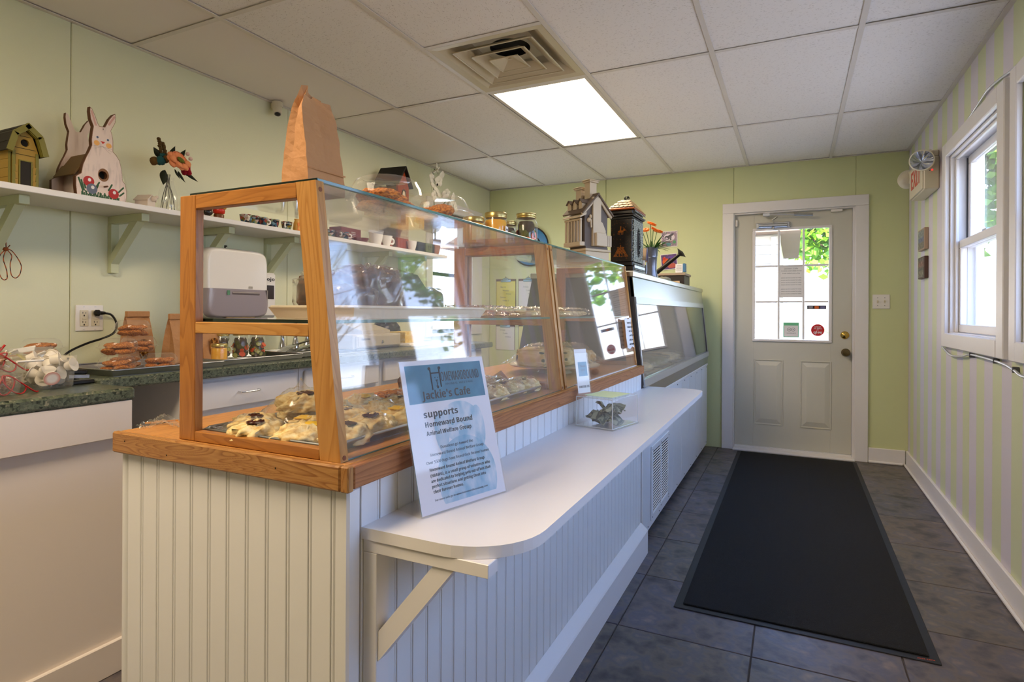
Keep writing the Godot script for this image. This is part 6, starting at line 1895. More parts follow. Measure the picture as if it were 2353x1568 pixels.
	var ov := MB.new().lathe([Vector2(0, 0), Vector2(0.024, 0), Vector2(0.024, 0.003), Vector2(0, 0.003)], 28)
	var orim := MB.new().lathe([Vector2(0.023, 0), Vector2(0.030, 0), Vector2(0.030, 0.006), Vector2(0.024, 0.006), Vector2(0.023, 0)], 28)
	for q in [[ov, "hole_plate", M.ivory], [orim, "hole_rim", M.black_plastic]]:
		var o: MeshInstance3D = inst(q[1], q[0].mesh(), q[2], bh)
		o.transform = Transform3D(Basis(Vector3(0, 1.55, 0), Vector3(1, 0, 0), Vector3(0, 0, -1)), Vector3(0.0755, 0.395, 0.0))
	single("rust_box", MB.new().box(V(-2.66, Y, 3.31), V(-2.57, Y + 0.09, 3.375), 0.002), mat("rust_red", Color(0.55, 0.22, 0.06), 0.5), "small rust red box beside the white mug and the pine birdhouse", "box")
	# white orchid
	var oc := thing("orchid", "white silk orchid sprays at the far end of the shelf", "flowers", V(-2.55, Y + 0.03, 3.89))
	obj("stem", MB.new().tube(curve([Vector3(0, 0, 0), Vector3(0.0, 0.22, 0.01), Vector3(0.0, 0.40, 0.02), Vector3(-0.02, 0.58, 0.0), Vector3(-0.03, 0.66, -0.03)]), 0.004, 6).tube(curve([Vector3(0, 0.02, 0), Vector3(0.0, 0.25, -0.02), Vector3(0.02, 0.38, -0.08), Vector3(0.03, 0.43, -0.16), Vector3(0.03, 0.39, -0.21)]), 0.0035, 6), M.green, oc)
	var pm := mat("petal_white", Color(0.90, 0.89, 0.84), 0.7)
	pm.backlight_enabled = true
	pm.backlight = Color(0.4, 0.4, 0.36)
	var rr := RandomNumberGenerator.new()
	rr.seed = 66
	for q in [[0.0, 0.66, -0.02], [0.02, 0.63, 0.03], [0.03, 0.60, -0.04], [0.0, 0.57, 0.05], [0.03, 0.55, 0.00], [0.02, 0.50, 0.05], [0.03, 0.46, 0.01], [0.03, 0.43, 0.06], [0.04, 0.47, -0.09], [0.05, 0.42, -0.13], [0.05, 0.45, -0.18], [0.05, 0.39, -0.17], [0.05, 0.38, -0.22]]:
		var fb := MB.new()
		for k in 5:
			var a := TAU * k / 5 + rr.randf() * 0.3
			fb.blob(Vector3(0.004 * sin(k), cos(a) * 0.024, sin(a) * 0.024), Vector3(0.006, 0.021, 0.020), 0.3, 2, k + int(q[1] * 100), 10)
		var fl := obj("blossom", fb, pm, oc)
		fl.position = Vector3(q[0], q[1], q[2])
		fl.rotation = Vector3(0, rr.randfn(0.2, 0.4), rr.randfn(0, 0.4))
	for q in [[0.03, 0.52, 0.02], [0.05, 0.36, -0.2], [0.02, 0.56, -0.05]]:
		obj("bud", MB.new().blob(Vector3(q[0], q[1], q[2]), Vector3(0.008, 0.010, 0.008), 0, 1, 1, 8), mat("bud_dark", Color(0.08, 0.08, 0.03), 0.6), oc)


# ---------------------------------------------------------------- the counter and its glass cases

func counter() -> void:
	var c := thing("bakery_counter", "white beadboard counter with an orange pine slab top and an oak trimmed front", "counter", V(-0.95, 0, 1.75), "", 0.0, true)
	obj("core", MB.new().box(V(-1.25, 0, 0.762), V(-0.672, 0.8525, 2.775)), M.bead_white, c)
	var w := 0.0505
	# end towards the camera
	var n := 11
	for i in n:
		var x := -1.2405 + i * w
		obj("plank", MB.new().box(V(x + 0.0022, 0, 0.745), V(x + w - 0.0068, 0.8515, 0.7615), 0.0008), M.bead_white, c)
		obj("bead", MB.new().box(V(x + w - 0.0065, 0, 0.7455), V(x + w + 0.0008, 0.8515, 0.7615), 0.0022), M.bead_white, c)
	obj("corner_post", MB.new().box(V(-0.684, 0, 0.744), V(-0.6535, 0.8515, 0.776), 0.004), M.bead_white, c)
	obj("corner_post", MB.new().tube([V(-1.253, 0, 0.757), V(-1.253, 0.8515, 0.757)], 0.0125, 14), M.bead_white, c)
	# front towards the aisle
	for i in 39:
		var d := 0.7765 + i * w
		obj("plank", MB.new().box(V(-0.6715, 0.10, d + 0.0022), V(-0.655, 0.8515, d + w - 0.0068), 0.0008), M.bead_white, c)
		obj("bead", MB.new().box(V(-0.6715, 0.10, d + w - 0.0065), V(-0.6555, 0.8515, d + w + 0.0008), 0.0022), M.bead_white, c)
	obj("end_strip", MB.new().box(V(-0.6715, 0, 2.7475), V(-0.654, 0.8515, 2.785), 0.003), M.bead_white, c)
	obj("base_board", MB.new().prism(PackedVector2Array([Vector2(-0.6545, 0), Vector2(-0.620, 0), Vector2(-0.620, 0.108), Vector2(-0.624, 0.113), Vector2(-0.6545, 0.140)]), -2.79, -0.746), M.white_paint, c)
	obj("slab", MB.new().box(V(-1.262, 0.8525, 0.743), V(-0.6555, 0.893, 2.785), 0.002), M.slab, c)
	obj("end_trim", MB.new().box(V(-1.265, 0.8515, 0.728), V(-0.6575, 0.894, 0.7428), 0.003), M.pine, c)
	obj("corner_block", MB.new().box(V(-0.6573, 0.8515, 0.7285), V(-0.6405, 0.894, 0.7428), 0.002), M.pine, c)
	obj("front_trim", MB.new().box(V(-0.6553, 0.855, 0.7432), V(-0.640, 0.8925, 2.782), 0.002), M.oak, c)
	for q in [[-1.222, 0.878], [-1.09, 0.864], [-0.80, 0.874]]:
		obj("nail_hole", MB.new().lathe([Vector2(0, 0), Vector2(0.0018, 0), Vector2(0, 0.0004)], 8, Transform3D(Basis(Vector3.RIGHT, PI / 2), V(q[0], q[1], 0.728))), M.black_gap, c)
	# white service shelf along the front, on brackets
	var s := thing("service_shelf", "white customer shelf with rounded corners along the front of the counter", "shelf", V(-0.51, 0.50, 1.8), "", 0.0, true)
	var P := PackedVector2Array([Vector2(-0.6548, 0.779), Vector2(-0.50, 0.779)])
	for k in 11:
		var a := -PI / 2 + PI / 2 * k / 10
		P.append(Vector2(-0.50 + cos(a) * 0.128, 0.905 + sin(a) * 0.126))
	for k in 9:
		var a := PI / 2 * k / 8
		P.append(Vector2(-0.455 + cos(a) * 0.075, 2.825 + sin(a) * 0.075))
	P.append(Vector2(-0.6548, 2.90))
	obj("top", MB.new().prism(P, 0.7605, 0.780, Transform3D(Basis(Vector3.RIGHT, Vector3.FORWARD, Vector3.UP), Vector3.ZERO)), M.white_paint, s)
	for d in [0.80, 0.955, 1.38, 1.80, 2.25]:
		var b := obj("bracket", MB.new().box(V(-0.6545, 0.7385, d - 0.017), V(-0.415, 0.760, d + 0.017), 0.001), M.white_paint, s)
		if d > 0.81:
			continue
		obj("upright", MB.new().box(V(-0.6545, 0.14, d - 0.017), V(-0.6265, 0.738, d + 0.017), 0.001), M.white_paint, b)
		obj("brace", MB.new().prism(PackedVector2Array([Vector2(-0.6262, 0.556), Vector2(-0.6262, 0.606), Vector2(-0.517, 0.738), Vector2(-0.478, 0.738)]), -d - 0.013, -d + 0.013), M.white_paint, b)


# the front of a case leans back: x of its face at height y
func lean(y: float) -> float:
	return -0.670 - (y - 0.885) * (0.059 / 0.48)


func case_frame(o: Node3D, d: float, th := 0.0185) -> void:
	var y0 := 0.8935
	var y1 := 1.3665
	obj("post", MB.new().box(V(-1.079, y0, d), V(-1.034, y1, d + th), 0.0015), M.rail_wood, o)
	var q := PackedVector2Array([Vector2(lean(y0) - 0.045, y0), Vector2(lean(y0), y0), Vector2(lean(y1), y1), Vector2(lean(y1) - 0.045, y1)])
	var pb := MB.new()
	pb.prism(q, -d - th, -d)
	# grain runs up the post
	for i in pb.t.size():
		pb.t[i] = Vector2(pb.v[i].y, pb.v[i].x + pb.v[i].z)
	obj("post", pb, M.case_wood, o)
	obj("rail", MB.new().box(V(-1.0338, 1.339, d), V(lean(1.35) - 0.0455, y1, d + th), 0.0015), M.rail_wood, o)
	obj("rail", MB.new().box(V(-1.0338, 1.1005, d), V(lean(1.11) - 0.0455, 1.1225, d + th), 0.0015), M.case_wood, o)
	obj("rail", MB.new().box(V(-1.0338, y0, d), V(lean(0.9) - 0.0455, 0.9125, d + th), 0.0015), M.rail_wood, o)
	var out := Basis(Vector3(0.123, 1, 0).normalized(), 0)
	for y in [1.352, 0.900]:
		obj("peg", MB.new().lathe([Vector2(0, 0), Vector2(0.0042, 0), Vector2(0.0042, 0.0008), Vector2(0, 0.0009)], 14, Transform3D(Basis(Vector3.FORWARD, PI / 2 - 0.12), V(lean(y) - 0.0002, y, d + th * 0.5))), M.peg, o)


func case_glass(o: Node3D, d0: float, d1: float, t0: float, t1: float) -> void:
	var g := obj("top_glass", MB.new().box(V(-1.072, 1.3668, t0), V(-0.7435, 1.3740, t1)), M.pane, o)
	obj("glass_edge", MB.new().box(V(-0.7434, 1.3668, t0), V(-0.7415, 1.3745, t1), 0.0006), M.glass_edge, g)
	obj("glass_edge", MB.new().box(V(-1.072, 1.3668, t0 - 0.002), V(-0.7415, 1.3745, t0 - 0.0001), 0.0006), M.glass_edge_dark, g)
	var s := obj("shelf_glass", MB.new().box(V(-1.06, 1.1228, d0 + 0.003), V(-0.7135, 1.1285, d1 - 0.003)), M.pane, o)
	obj("glass_edge", MB.new().box(V(-0.7134, 1.1228, d0 + 0.003), V(-0.712, 1.1290, d1 - 0.003), 0.0005), M.glass_edge, s)
	obj("glass_edge", MB.new().box(V(-1.06, 1.1228, d0 + 0.001), V(-0.712, 1.1290, d0 + 0.0029), 0.0005), M.glass_edge_dark, s)
	var q := PackedVector2Array()
	for y in [0.8940, 1.3655]:
		q.append(Vector2(lean(y) - 0.0065, y))
	for y in [1.3655, 0.8940]:
		q.append(Vector2(lean(y) - 0.0025, y))
	var f := obj("front_glass", MB.new().prism(q, -d1, -d0), M.pane, o)
	obj("glass_edge", MB.new().bar(V(lean(0.894) - 0.0045, 0.8937, d0), V(lean(0.894) - 0.0045, 0.8937, d1), 0.0042, 0.0012), M.glass_edge, f)
	obj("glass_edge", MB.new().bar(V(lean(1.3655) - 0.0045, 1.3659, d0), V(lean(1.3655) - 0.0045, 1.3659, d1), 0.0042, 0.0008), M.glass_edge_dark, f)


func cases() -> void:
	var a := thing("display_case", "wood framed glass bakery case at the near end of the counter", "display case", V(-0.88, 0.893, 1.27), "", 0.0, true)
	case_frame(a, 0.7455)
	case_frame(a, 1.766)
	case_glass(a, 0.7645, 1.7655, 0.763, 1.7835)
	var b := thing("display_case", "second wood framed glass bakery case, next to the cold case", "display case", V(-0.88, 0.893, 2.29), "", 0.0, true)
	case_frame(b, 1.797)
	case_frame(b, 2.752)
	case_glass(b, 1.816, 2.7515, 1.788, 2.792)
	obj("glazing_strip", MB.new().box(V(lean(0.895) - 0.002, 0.8937, 1.90), V(lean(0.895) + 0.004, 0.897, 2.74)), M.white_wood, b)
	# handwritten note taped to the second case
	var n := thing("taped_note", "curled handwritten white note taped to the far end of the second case", "notice", V(-0.69, 1.0, 2.68), "", 0.0, true)
	var rows := []
	for i in 9:
		var y := 1.118 - 0.135 * i / 8.0
		var row := PackedVector3Array()
		for k in 9:
			var f := k / 8.0
			var bow := 0.012 * sin(f * PI) + (0.02 * pow(1.0 - f, 3))
			row.append(V(lean(y) + 0.001 + bow * 0.6, y + 0.004 * sin(f * 9 + i), 2.585 + f * 0.155 + (0.016 if (i == 0 or i == 8) and k == 8 else 0.0)))
		rows.append(row)
	obj("sheet", MB.new().grid(rows, false), M.paper, n)
	var li := ["There is a", "minimum on all", "Credit Card", "orders of $5.00", "Thank you", "for understanding"]
	for i in li.size():
		var y := 1.098 - i * 0.0195
		text(li[i], 0.0085, V(lean(y) + 0.0105, y, 2.668), Vector3.FORWARD, Vector3(-0.123, 1, 0), M.ink, n, 0.09 if i % 2 == 0 else 0.11)


# cling film: a thin wrinkled sheet laid over what lies under it
func film_over(parent: Node3D, c: Vector3, w: float, l: float, hf: Callable, sd: int, called := "cling_film", nx := 34, amp := 0.004) -> MeshInstance3D:
	var f := noise(1.0, sd, 3)
	var g := noise(1.0, sd + 3, 2)
	var rows := []
	for i in nx + 1:
		var row := PackedVector3Array()
		for k in nx + 1:
			var x := (float(i) / nx - 0.5) * w
			var z := (float(k) / nx - 0.5) * l
			var y: float = hf.call(x, z)
			y += f.get_noise_2d(x * 26 + z * 9, z * 55 - x * 20) * amp + absf(g.get_noise_2d((x + z) * 60, (x - z) * 16)) * amp
			row.append(c + Vector3(x, y, z))
		rows.append(row)
	return obj(called, MB.new().grid(rows, false), M.film, parent)


func case_food() -> void:
	var Y := 0.8935
	var t := tray_proto("sheet_pan", 0.335, 0.462, "aluminium sheet pan of scones under cling film in the near case", 0.017)
	t.position = V(-0.886, Y, 1.005)
	var t2 := copy(t, V(-0.886, Y, 1.487), 0.0, "aluminium sheet pan of oat bars and pastries, second in the near case")
	# scones
	var sp := []
	for k in 3:
		var s := thing("scone", "scone", "scone", Vector3.ZERO)
		obj("crumb", MB.new().blob(Vector3(0, 0.012, 0), Vector3(0.052, 0.026, 0.047), 0.45, 2.4, 300 + k * 7, 26, 1.0, -0.45), M.scone, s)
		obj("topping", MB.new().blob(Vector3(0.006 - 0.012 * k, 0.036, 0.004), Vector3(0.019, 0.005, 0.015), 0.5, 3, 310 + k, 14), M.lemon if k == 2 else M.jam, s)
		sp.append(s)
	var spots := []
	var names := ["raspberry scone in the near row of the first pan", "raspberry scone in the middle of the first pan", "lemon scone in the first pan under the film"]
	var i := 0
	for q in [[-0.985, 0.845, 0], [-0.93, 0.80, 1], [-0.83, 0.815, 2], [-0.765, 0.855, 0], [-0.88, 0.895, 2], [-0.975, 0.955, 1], [-0.78, 0.955, 1], [-0.885, 1.005, 0], [-0.765, 1.055, 2], [-0.99, 1.065, 0], [-0.88, 1.105, 2], [-0.78, 1.16, 1], [-0.98, 1.17, 2], [-0.88, 1.195, 0]]:
		var p := V(q[0], Y + 0.003, q[1])
		spots.append(Vector3(q[0] + 0.886, 0.035, -q[1] + 1.005))
		if i < 3:
			sp[i].position = p
			sp[i].rotation.y = i * 1.7
			# the first three stand for one kind each
		var k: int = q[2]
		var o: Node3D = sp[k]
		if o.has_meta("used"):
			o = copy(sp[k], p, rng.randf() * TAU, names[k], names[k])
			o.remove_meta("used")
		else:
			o.set_meta("used", 1)
			o.position = p
			o.set_meta("label", names[k])
			o.set_meta("group", names[k])
		o.scale = Vector3.ONE * rng.randf_range(0.88, 1.06)
		i += 1
	var topmost := copy(sp[0], V(-0.935, Y + 0.042, 0.92), 0.8, "raspberry scone stacked highest with the film pulled to a peak over it", "stacked scone")
	spots.append(Vector3(-0.049, 0.082, 0.085))
	film_tag(film_over(self, V(-0.886, Y, 1.005), 0.325, 0.45, func(x: float, z: float) -> float:
		var y := 0.018
		for s in spots:
			var r := Vector2(x - s.x, z - s.z).length()
			y = maxf(y, s.y + 0.004 - maxf(0.0, r - 0.03) * 0.9)
		var pk := Vector2(x + 0.055, z - 0.082).length()
		return maxf(y, 0.118 - pow(pk, 0.6) * 0.42), 5, "cling_film", 60, 0.003), "cling film stretched over the scone pan with a pulled up peak")
	# second pan: oat bars at the back, pastries at the front
	var bar := inst("oat_bar", MB.new().blob(Vector3(0, 0.010, 0), Vector3(0.030, 0.013, 0.043), 0.25, 3.5, 21, 20, 0.45).mesh(), M.cookie)
	tag(bar, "flat oat bar at the back of the second pan", "oat bar", "oat bars in the second pan")
	var first := true
	for r in 2:
		for k in 4:
			var p := V(-1.01 + r * 0.065, Y + 0.004, 1.31 + k * 0.098)
			var o: Node3D = bar if first else copy(bar, p)
			first = false
			o.position = p
			o.rotation.y = rng.randfn(0, 0.06)
			o.scale = Vector3(1, rng.randf_range(0.9, 1.25), 1)
	var spots2 := []
	for q in [[-0.87, 1.32, 0], [-0.77, 1.335, 1], [-0.86, 1.43, 1], [-0.765, 1.46, 0], [-0.86, 1.54, 0], [-0.775, 1.58, 1], [-0.86, 1.65, 1], [-0.77, 1.685, 0]]:
		var o := copy(sp[q[2]], V(q[0], Y + 0.003, q[1]), rng.randf() * TAU, "jam pastry under wrinkled film at the front of the second pan", "jam pastries in the second pan")
		o.remove_meta("used")
		spots2.append(Vector3(q[0] + 0.886, 0.034, -q[1] + 1.487))
	for s in sp:
		s.remove_meta("used")
	film_tag(film_over(self, V(-0.886, Y, 1.487), 0.325, 0.45, func(x: float, z: float) -> float:
		var y := 0.020
		for s in spots2:
			y = maxf(y, s.y + 0.006 - maxf(0.0, Vector2(x - s.x, z - s.z).length() - 0.03) * 0.6)
		return y + 0.004, 15, "cling_film", 56, 0.006), "crumpled cling film over the oat bars and pastries")
	# dark muffins and a folded paper at the back of the second pan
	for q in [[-1.085, 1.50], [-1.10, 1.60]]:
		single("muffin", MB.new().lathe([Vector2(0, 0), Vector2(0.022, 0.0), Vector2(0.028, 0.028)], 20, at(V(q[0], Y, q[1]))).blob(V(q[0], Y + 0.034, q[1]), Vector3(0.032, 0.018, 0.032), 0.25, 3, 8, 14), M.brownie, "small dark muffin on the slab behind the second pan", "muffin", "muffins behind the second pan")
	single("paper_scrap", MB.new().prism(PackedVector2Array([Vector2(0, 0), Vector2(0.11, 0.0), Vector2(0.07, 0.045)]), 0, 0.003, Transform3D(Basis(Vector3.UP, 0.7), V(-0.98, Y + 0.001, 1.79))), M.kraft, "folded brown paper scrap standing between the two cases", "paper")
	# cake on its plate in the second case
	var pl := thing("cake_plate", "round white cake plate on a foot in the second case", "plate", V(-0.90, Y, 2.28))
	obj("plate", MB.new().lathe([Vector2(0, 0.0), Vector2(0.075, 0.0), Vector2(0.06, 0.012), Vector2(0.10, 0.020), Vector2(0.185, 0.030), Vector2(0.190, 0.036), Vector2(0.10, 0.026), Vector2(0, 0.025)], 44), mat("plate_white", Color(0.88, 0.84, 0.76), 0.25), pl)
	var bread := mat("berry_bread", Color.WHITE, 0.8)
	bread.albedo_texture = picture(128, 128, func(im: Image):
		var f := noise(0.06, 44, 4)
		var r := RandomNumberGenerator.new()
		r.seed = 8
		for x in 128:
			for y in 128:
				im.set_pixel(x, y, Color(0.78, 0.62, 0.36).lerp(Color(0.90, 0.80, 0.58), clampf(f.get_noise_2d(x, y) + 0.5, 0, 1)))
		for k in 26:
			oval(im, Vector2(r.randf() * 128, r.randf() * 128), Vector2.ONE * r.randf_range(2, 5), Color(0.16, 0.11, 0.16)))
	for q in [[-0.95, 2.20, 0.0, 1.0, "loaf half of blueberry bread at the near side of the cake plate"], [-0.90, 2.33, 0.4, 0.9, "block of blueberry bread at the middle of the cake plate"], [-0.85, 2.42, -0.3, 0.75, "small piece of blueberry bread at the far side of the cake plate"]]:
		var o := single("blueberry_bread", MB.new().blob(V(q[0], Y + 0.066 * (0.5 + q[3] * 0.5), q[1]), Vector3(0.075, 0.042 * q[3], 0.062), 0.14, 2.5, int(q[1] * 10), 26, 0.55), bread, q[4], "bread")
	film_tag(film_over(self, V(-0.90, Y, 2.30), 0.34, 0.36, func(x: float, z: float) -> float:
		var e := maxf(absf(x) / 0.17, absf(z) / 0.18)
		return 0.042 + 0.075 * (1.0 - smoothstep(0.45, 1.0, e)), 25, "cling_film", 46, 0.008), "wrinkled film wrapped over the blueberry bread")
	# upper shelf: white tray with dark bread
	var Z := 1.1286
	var ut := tray_proto("shelf_tray", 0.24, 0.56, "long white tray of dark bread on the upper glass shelf", 0.024)
	ut.position = V(-0.915, Z + 0.0004, 1.20)
	for m in ut.get_children():
		m.material_override = mat("tray_white", Color(0.86, 0.81, 0.71), 0.35)
	var L := [[-0.95, 1.03, 0.055, 0.050, 0.075, "dark wrapped loaf at the near end of the upper shelf"], [-0.91, 1.10, 0.062, 0.058, 0.072, "tall dark loaf with a crumbly top beside the cut brown block"], [-0.88, 1.00, 0.045, 0.034, 0.055, "low dark loaf in front at the near end of the upper shelf"], [-0.97, 1.40, 0.05, 0.040, 0.075, "dark loaf at the far end of the tray on the upper shelf"]]
	for k in L.size():
		var q = L[k]
		var b := thing("brown_bread", q[5], "bread", V(q[0], Z + 0.003, q[1]))
		obj("loaf", MB.new().blob(Vector3(0, q[3], 0), Vector3(q[2], q[3], q[4]), 0.16, 2.5, 400 + k, 26, 0.5, -0.98), M.brownie, b)
		obj("wrap", MB.new().blob(Vector3(0, q[3] * 1.02, 0), Vector3(q[2] * 1.08, q[3] * 1.06, q[4] * 1.07), 0.22, 5.0, 420 + k, 30, 0.5, -0.96), M.film, b)
	var cb := thing("brown_block", "brown block of bread with a smooth sloping cut face on the upper shelf", "bread", V(-0.93, Z + 0.003, 1.24))
	obj("block", MB.new().prism(PackedVector2Array([Vector2(-0.06, 0), Vector2(0.15, 0), Vector2(0.02, 0.108), Vector2(-0.06, 0.112)]), -0.04, 0.05, side(Vector3.ZERO)), mat("cut_brown", Color(0.30, 0.15, 0.08), 0.45), cb)
	obj("crust", MB.new().blob(Vector3(0, 0.108, 0.02), Vector3(0.05, 0.012, 0.05), 0.4, 4, 431, 18), M.brownie, cb)
	for q in [[-0.90, 1.60, 0.20, 0.27, 35, "flat film wrapped package at the far end of the first upper shelf"], [-0.90, 1.99, 0.22, 0.30, 45, "film wrapped flat bread at the near end of the second upper shelf"], [-0.90, 2.36, 0.20, 0.30, 55, "film wrapped flat bread at the far end of the second upper shelf"]]:
		var p := thing("wrapped_bread", q[5], "bread", V(q[0], Z + 0.0004, q[1]), "", 0.0, true)
		obj("bread", MB.new().blob(V(q[0], Z + 0.011, q[1]), Vector3(q[2] * 0.42, 0.0105, q[3] * 0.42), 0.15, 2, q[4], 24, 0.5), M.scone if q[4] > 40 else M.cookie, p)
		film_over(p, V(q[0], Z + 0.0015, q[1]), q[2], q[3], func(x: float, z: float) -> float:
			var e := maxf(absf(x) / (q[2] * 0.5), absf(z) / (q[3] * 0.5))
			return 0.026 * (1.0 - smoothstep(0.7, 1.0, e)) + 0.004, q[4], "wrap", 40, 0.007)
	# scraps of film on the slab behind the case
	var sc := film_over(self, V(-1.215, Y + 0.001, 0.80), 0.08, 0.06, func(x: float, z: float) -> float: return 0.008 + 0.010 * sin(x * 60) * sin(z * 70), 65, "film_scrap", 20, 0.008)
	film_tag(sc, "crumpled scrap of clear film at the back corner of the pine slab")
	single("wood_stick", MB.new().bar(V(-1.27, 0.8985, 0.80), V(-1.225, 0.9015, 0.845), 0.006, 0.003), M.slab, "thin wooden stick on the pine slab behind the case", "stick")


func film_tag(o: MeshInstance3D, label: String) -> void:
	tag(o, label, "cling film")


func case_tops() -> void:
	var Y := 1.3745
	var b := thing("paper_bag", "tall plain brown paper bag with an open torn top standing on the glass case", "bag", V(-0.858, Y, 0.872))
	var m := MB.new()
	# gusseted bag: wide face towards the aisle, pinched at the top
	var rows := []
	var f := noise(1.0, 17, 3)
	for r in 17:
		var k := r / 16.0
		var y := 0.20 * k
		var dd := lerpf(0.034, 0.034, k) * (1.0 - 0.80 * pow(maxf(0.0, k - 0.12) / 0.88, 1.25))
		var ww := 0.050 * (1.0 - 0.10 * k - 0.34 * pow(maxf(0.0, k - 0.70) / 0.30, 2.0))
		var fold := 0.020 * pow(k, 1.5)
		var row := PackedVector3Array()
		for q in [Vector2(dd, -ww), Vector2(dd - fold * 0.3, -ww * 0.5), Vector2(dd - fold * 0.5, -ww * 0.08), Vector2(dd - fold * 0.3, ww * 0.45), Vector2(dd, ww), Vector2(dd * 0.3, ww - fold * 0.5), Vector2(-dd * 0.3, ww - fold * 0.6), Vector2(-dd, ww), Vector2(-dd, 0), Vector2(-dd, -ww), Vector2(0, -ww + fold * 0.6)]:
			row.append(Vector3(q.x + f.get_noise_3d(q.y * 40, y * 26, q.x * 40) * 0.0035, y + (0.0 if r < 16 else 0.012 * sin(q.y * 90 + q.x * 40) - (0.030 if q.x > 0 else 0.0)), q.y + f.get_noise_3d(q.x * 40, y * 22, q.y * 30 + 9) * 0.003))
		rows.append(row)
	for r in 16:
		for c in 11:
			var d := (c + 1) % 11
			var mid: Vector3 = (rows[r][c] + rows[r + 1][d]) / 2
			m.poly([rows[r][c], rows[r][d], rows[r + 1][d]], Vector3(mid.x * 2, 0, mid.z))
			m.poly([rows[r][c], rows[r + 1][d], rows[r + 1][c]], Vector3(mid.x * 2, 0, mid.z))
	m.poly(Array(rows[0]), Vector3.DOWN)
	obj("bag_body", m, M.kraft, b)
	var fl := MB.new()
	fl.poly([rows[1][0] + Vector3(0.0006, 0.028, 0.0003), rows[1][4] + Vector3(0.0006, 0.028, -0.0003), rows[1][4] + Vector3(0.0016, 0.031, -0.0003), rows[1][0] + Vector3(0.0016, 0.031, 0.0003)], Vector3.RIGHT)
	obj("base_fold", fl, M.kraft, b)
	white_house()
	black_house()
	# on the cold case
	var top := 1.3485
	var sb := thing("small_birdhouse", "small white birdhouse with a blue edged roof and painted flowers on the cold case", "birdhouse", V(-0.765, top, 3.14), "", 0.15)
	obj("body", MB.new().prism(holed(PackedVector2Array([Vector2(-0.05, 0), Vector2(0.05, 0), Vector2(0.05, 0.075), Vector2(0, 0.128), Vector2(-0.05, 0.075)]), Vector2(0, 0.072), 0.016), 0.030, 0.04, side(Vector3.ZERO)), M.plastic_white, sb)
	obj("core", MB.new().prism(PackedVector2Array([Vector2(-0.05, 0), Vector2(0.05, 0), Vector2(0.05, 0.075), Vector2(0, 0.127), Vector2(-0.05, 0.075)]), -0.04, 0.0297, side(Vector3.ZERO)), mat("bh_grey", Color(0.30, 0.28, 0.27), 0.6), sb)
	for s in [-1, 1]:
		obj("roof", MB.new().bar(Vector3(-0.05, 0.108, s * 0.034), Vector3(0.052, 0.108, s * 0.034), 0.006, 0.092, Vector3(0, 0.73, -s * 0.69), 0.001), mat("bh_tan", Color(0.72, 0.58, 0.42), 0.6), sb)
		obj("roof_edge", MB.new().bar(Vector3(0.0525, 0.108, s * 0.034), Vector3(0.056, 0.108, s * 0.034), 0.010, 0.094, Vector3(0, 0.73, -s * 0.69)), mat("bh_blue", Color(0.36, 0.38, 0.56), 0.5), sb)
	for q in [[0.028, 0.052, Color(0.75, 0.10, 0.10)], [-0.02, 0.035, Color(0.85, 0.45, 0.05)], [-0.036, 0.05, Color(0.25, 0.40, 0.12)], [-0.025, 0.018, Color(0.6, 0.1, 0.1)]]:
		obj("painted_flower", MB.new().lathe([Vector2(0, 0), Vector2(0.010, 0.0), Vector2(0, 0.0012)], 12, Transform3D(Basis(Vector3.FORWARD, PI / 2), Vector3(0.0402, q[1], q[0])), 5, 0.2), mat("bh_f%d" % int(q[1] * 1000), q[2], 0.5), sb)
	# galvanised flower bucket with orange marigolds
	var vs := thing("tin_vase", "slender galvanised tin vase on the cold case", "vase", V(-0.80, top, 3.66))
	obj("bucket", MB.new().lathe([Vector2(0, 0.0), Vector2(0.040, 0), Vector2(0.042, 0.006), Vector2(0.031, 0.06), Vector2(0.034, 0.135), Vector2(0.036, 0.138), Vector2(0.0345, 0.142), Vector2(0.037, 0.150), Vector2(0.040, 0.200), Vector2(0.042, 0.202), Vector2(0.037, 0.202), Vector2(0.03, 0.12), Vector2(0, 0.1)], 30), mat("galvanised", Color(0.45, 0.47, 0.53), 0.35, 0.85), vs)
	var mg := thing("marigolds", "orange marigolds with narrow green leaves in the tin vase", "flowers", V(-0.80, top + 0.10, 3.66))
	var rr := RandomNumberGenerator.new()
	rr.seed = 77
	for k in 46:
		var a := rr.randf() * TAU
		var L := rr.randf_range(0.07, 0.15)
		var up := rr.randf_range(0.25, 1.0)
		var dir := Vector3(cos(a), up, sin(a)).normalized()
		var side_v := dir.cross(Vector3.UP).normalized()
		var p0 := Vector3(cos(a) * 0.018, 0.09, sin(a) * 0.018)
		var lrow := []
		for i in 6:
			var q := i / 5.0
			var c := p0 + dir * L * q - Vector3.UP * L * 0.55 * q * q * (1.2 - up)
			var w := 0.006 * sin(pow(q, 0.7) * PI) + 0.0004
			lrow.append(PackedVector3Array([c - side_v * w, c + Vector3.UP * 0.0012, c + side_v * w, c - Vector3.UP * 0.0006]))
		obj("leaf", MB.new().grid(lrow, true), mat("marigold_leaf", Color(0.16, 0.34, 0.05), 0.5) if k == 0 else M.marigold_leaf, mg)
	for q in [[0.0, 0.23, 0.03, 0.030], [0.01, 0.20, 0.0, 0.026], [0.02, 0.195, -0.06, 0.032], [-0.02, 0.19, 0.06, 0.022], [-0.06, 0.255, 0.10, 0.022]]:
		var fb := MB.new()
		for ring in 2:
			for k in 12:
				var a := TAU * k / 12 + ring * 0.2
				var t := 0.35 + 0.5 * ring
				fb.blob(Vector3(cos(a) * q[3] * 0.6, 0.010 + t * 0.014, sin(a) * q[3] * 0.6), Vector3(q[3] * 0.45, 0.0035, q[3] * 0.28), 0.2, 2, k, 8)
		var fl2 := obj("flower", fb, M.orange, mg)
		fl2.position = Vector3(q[0], q[1], q[2])
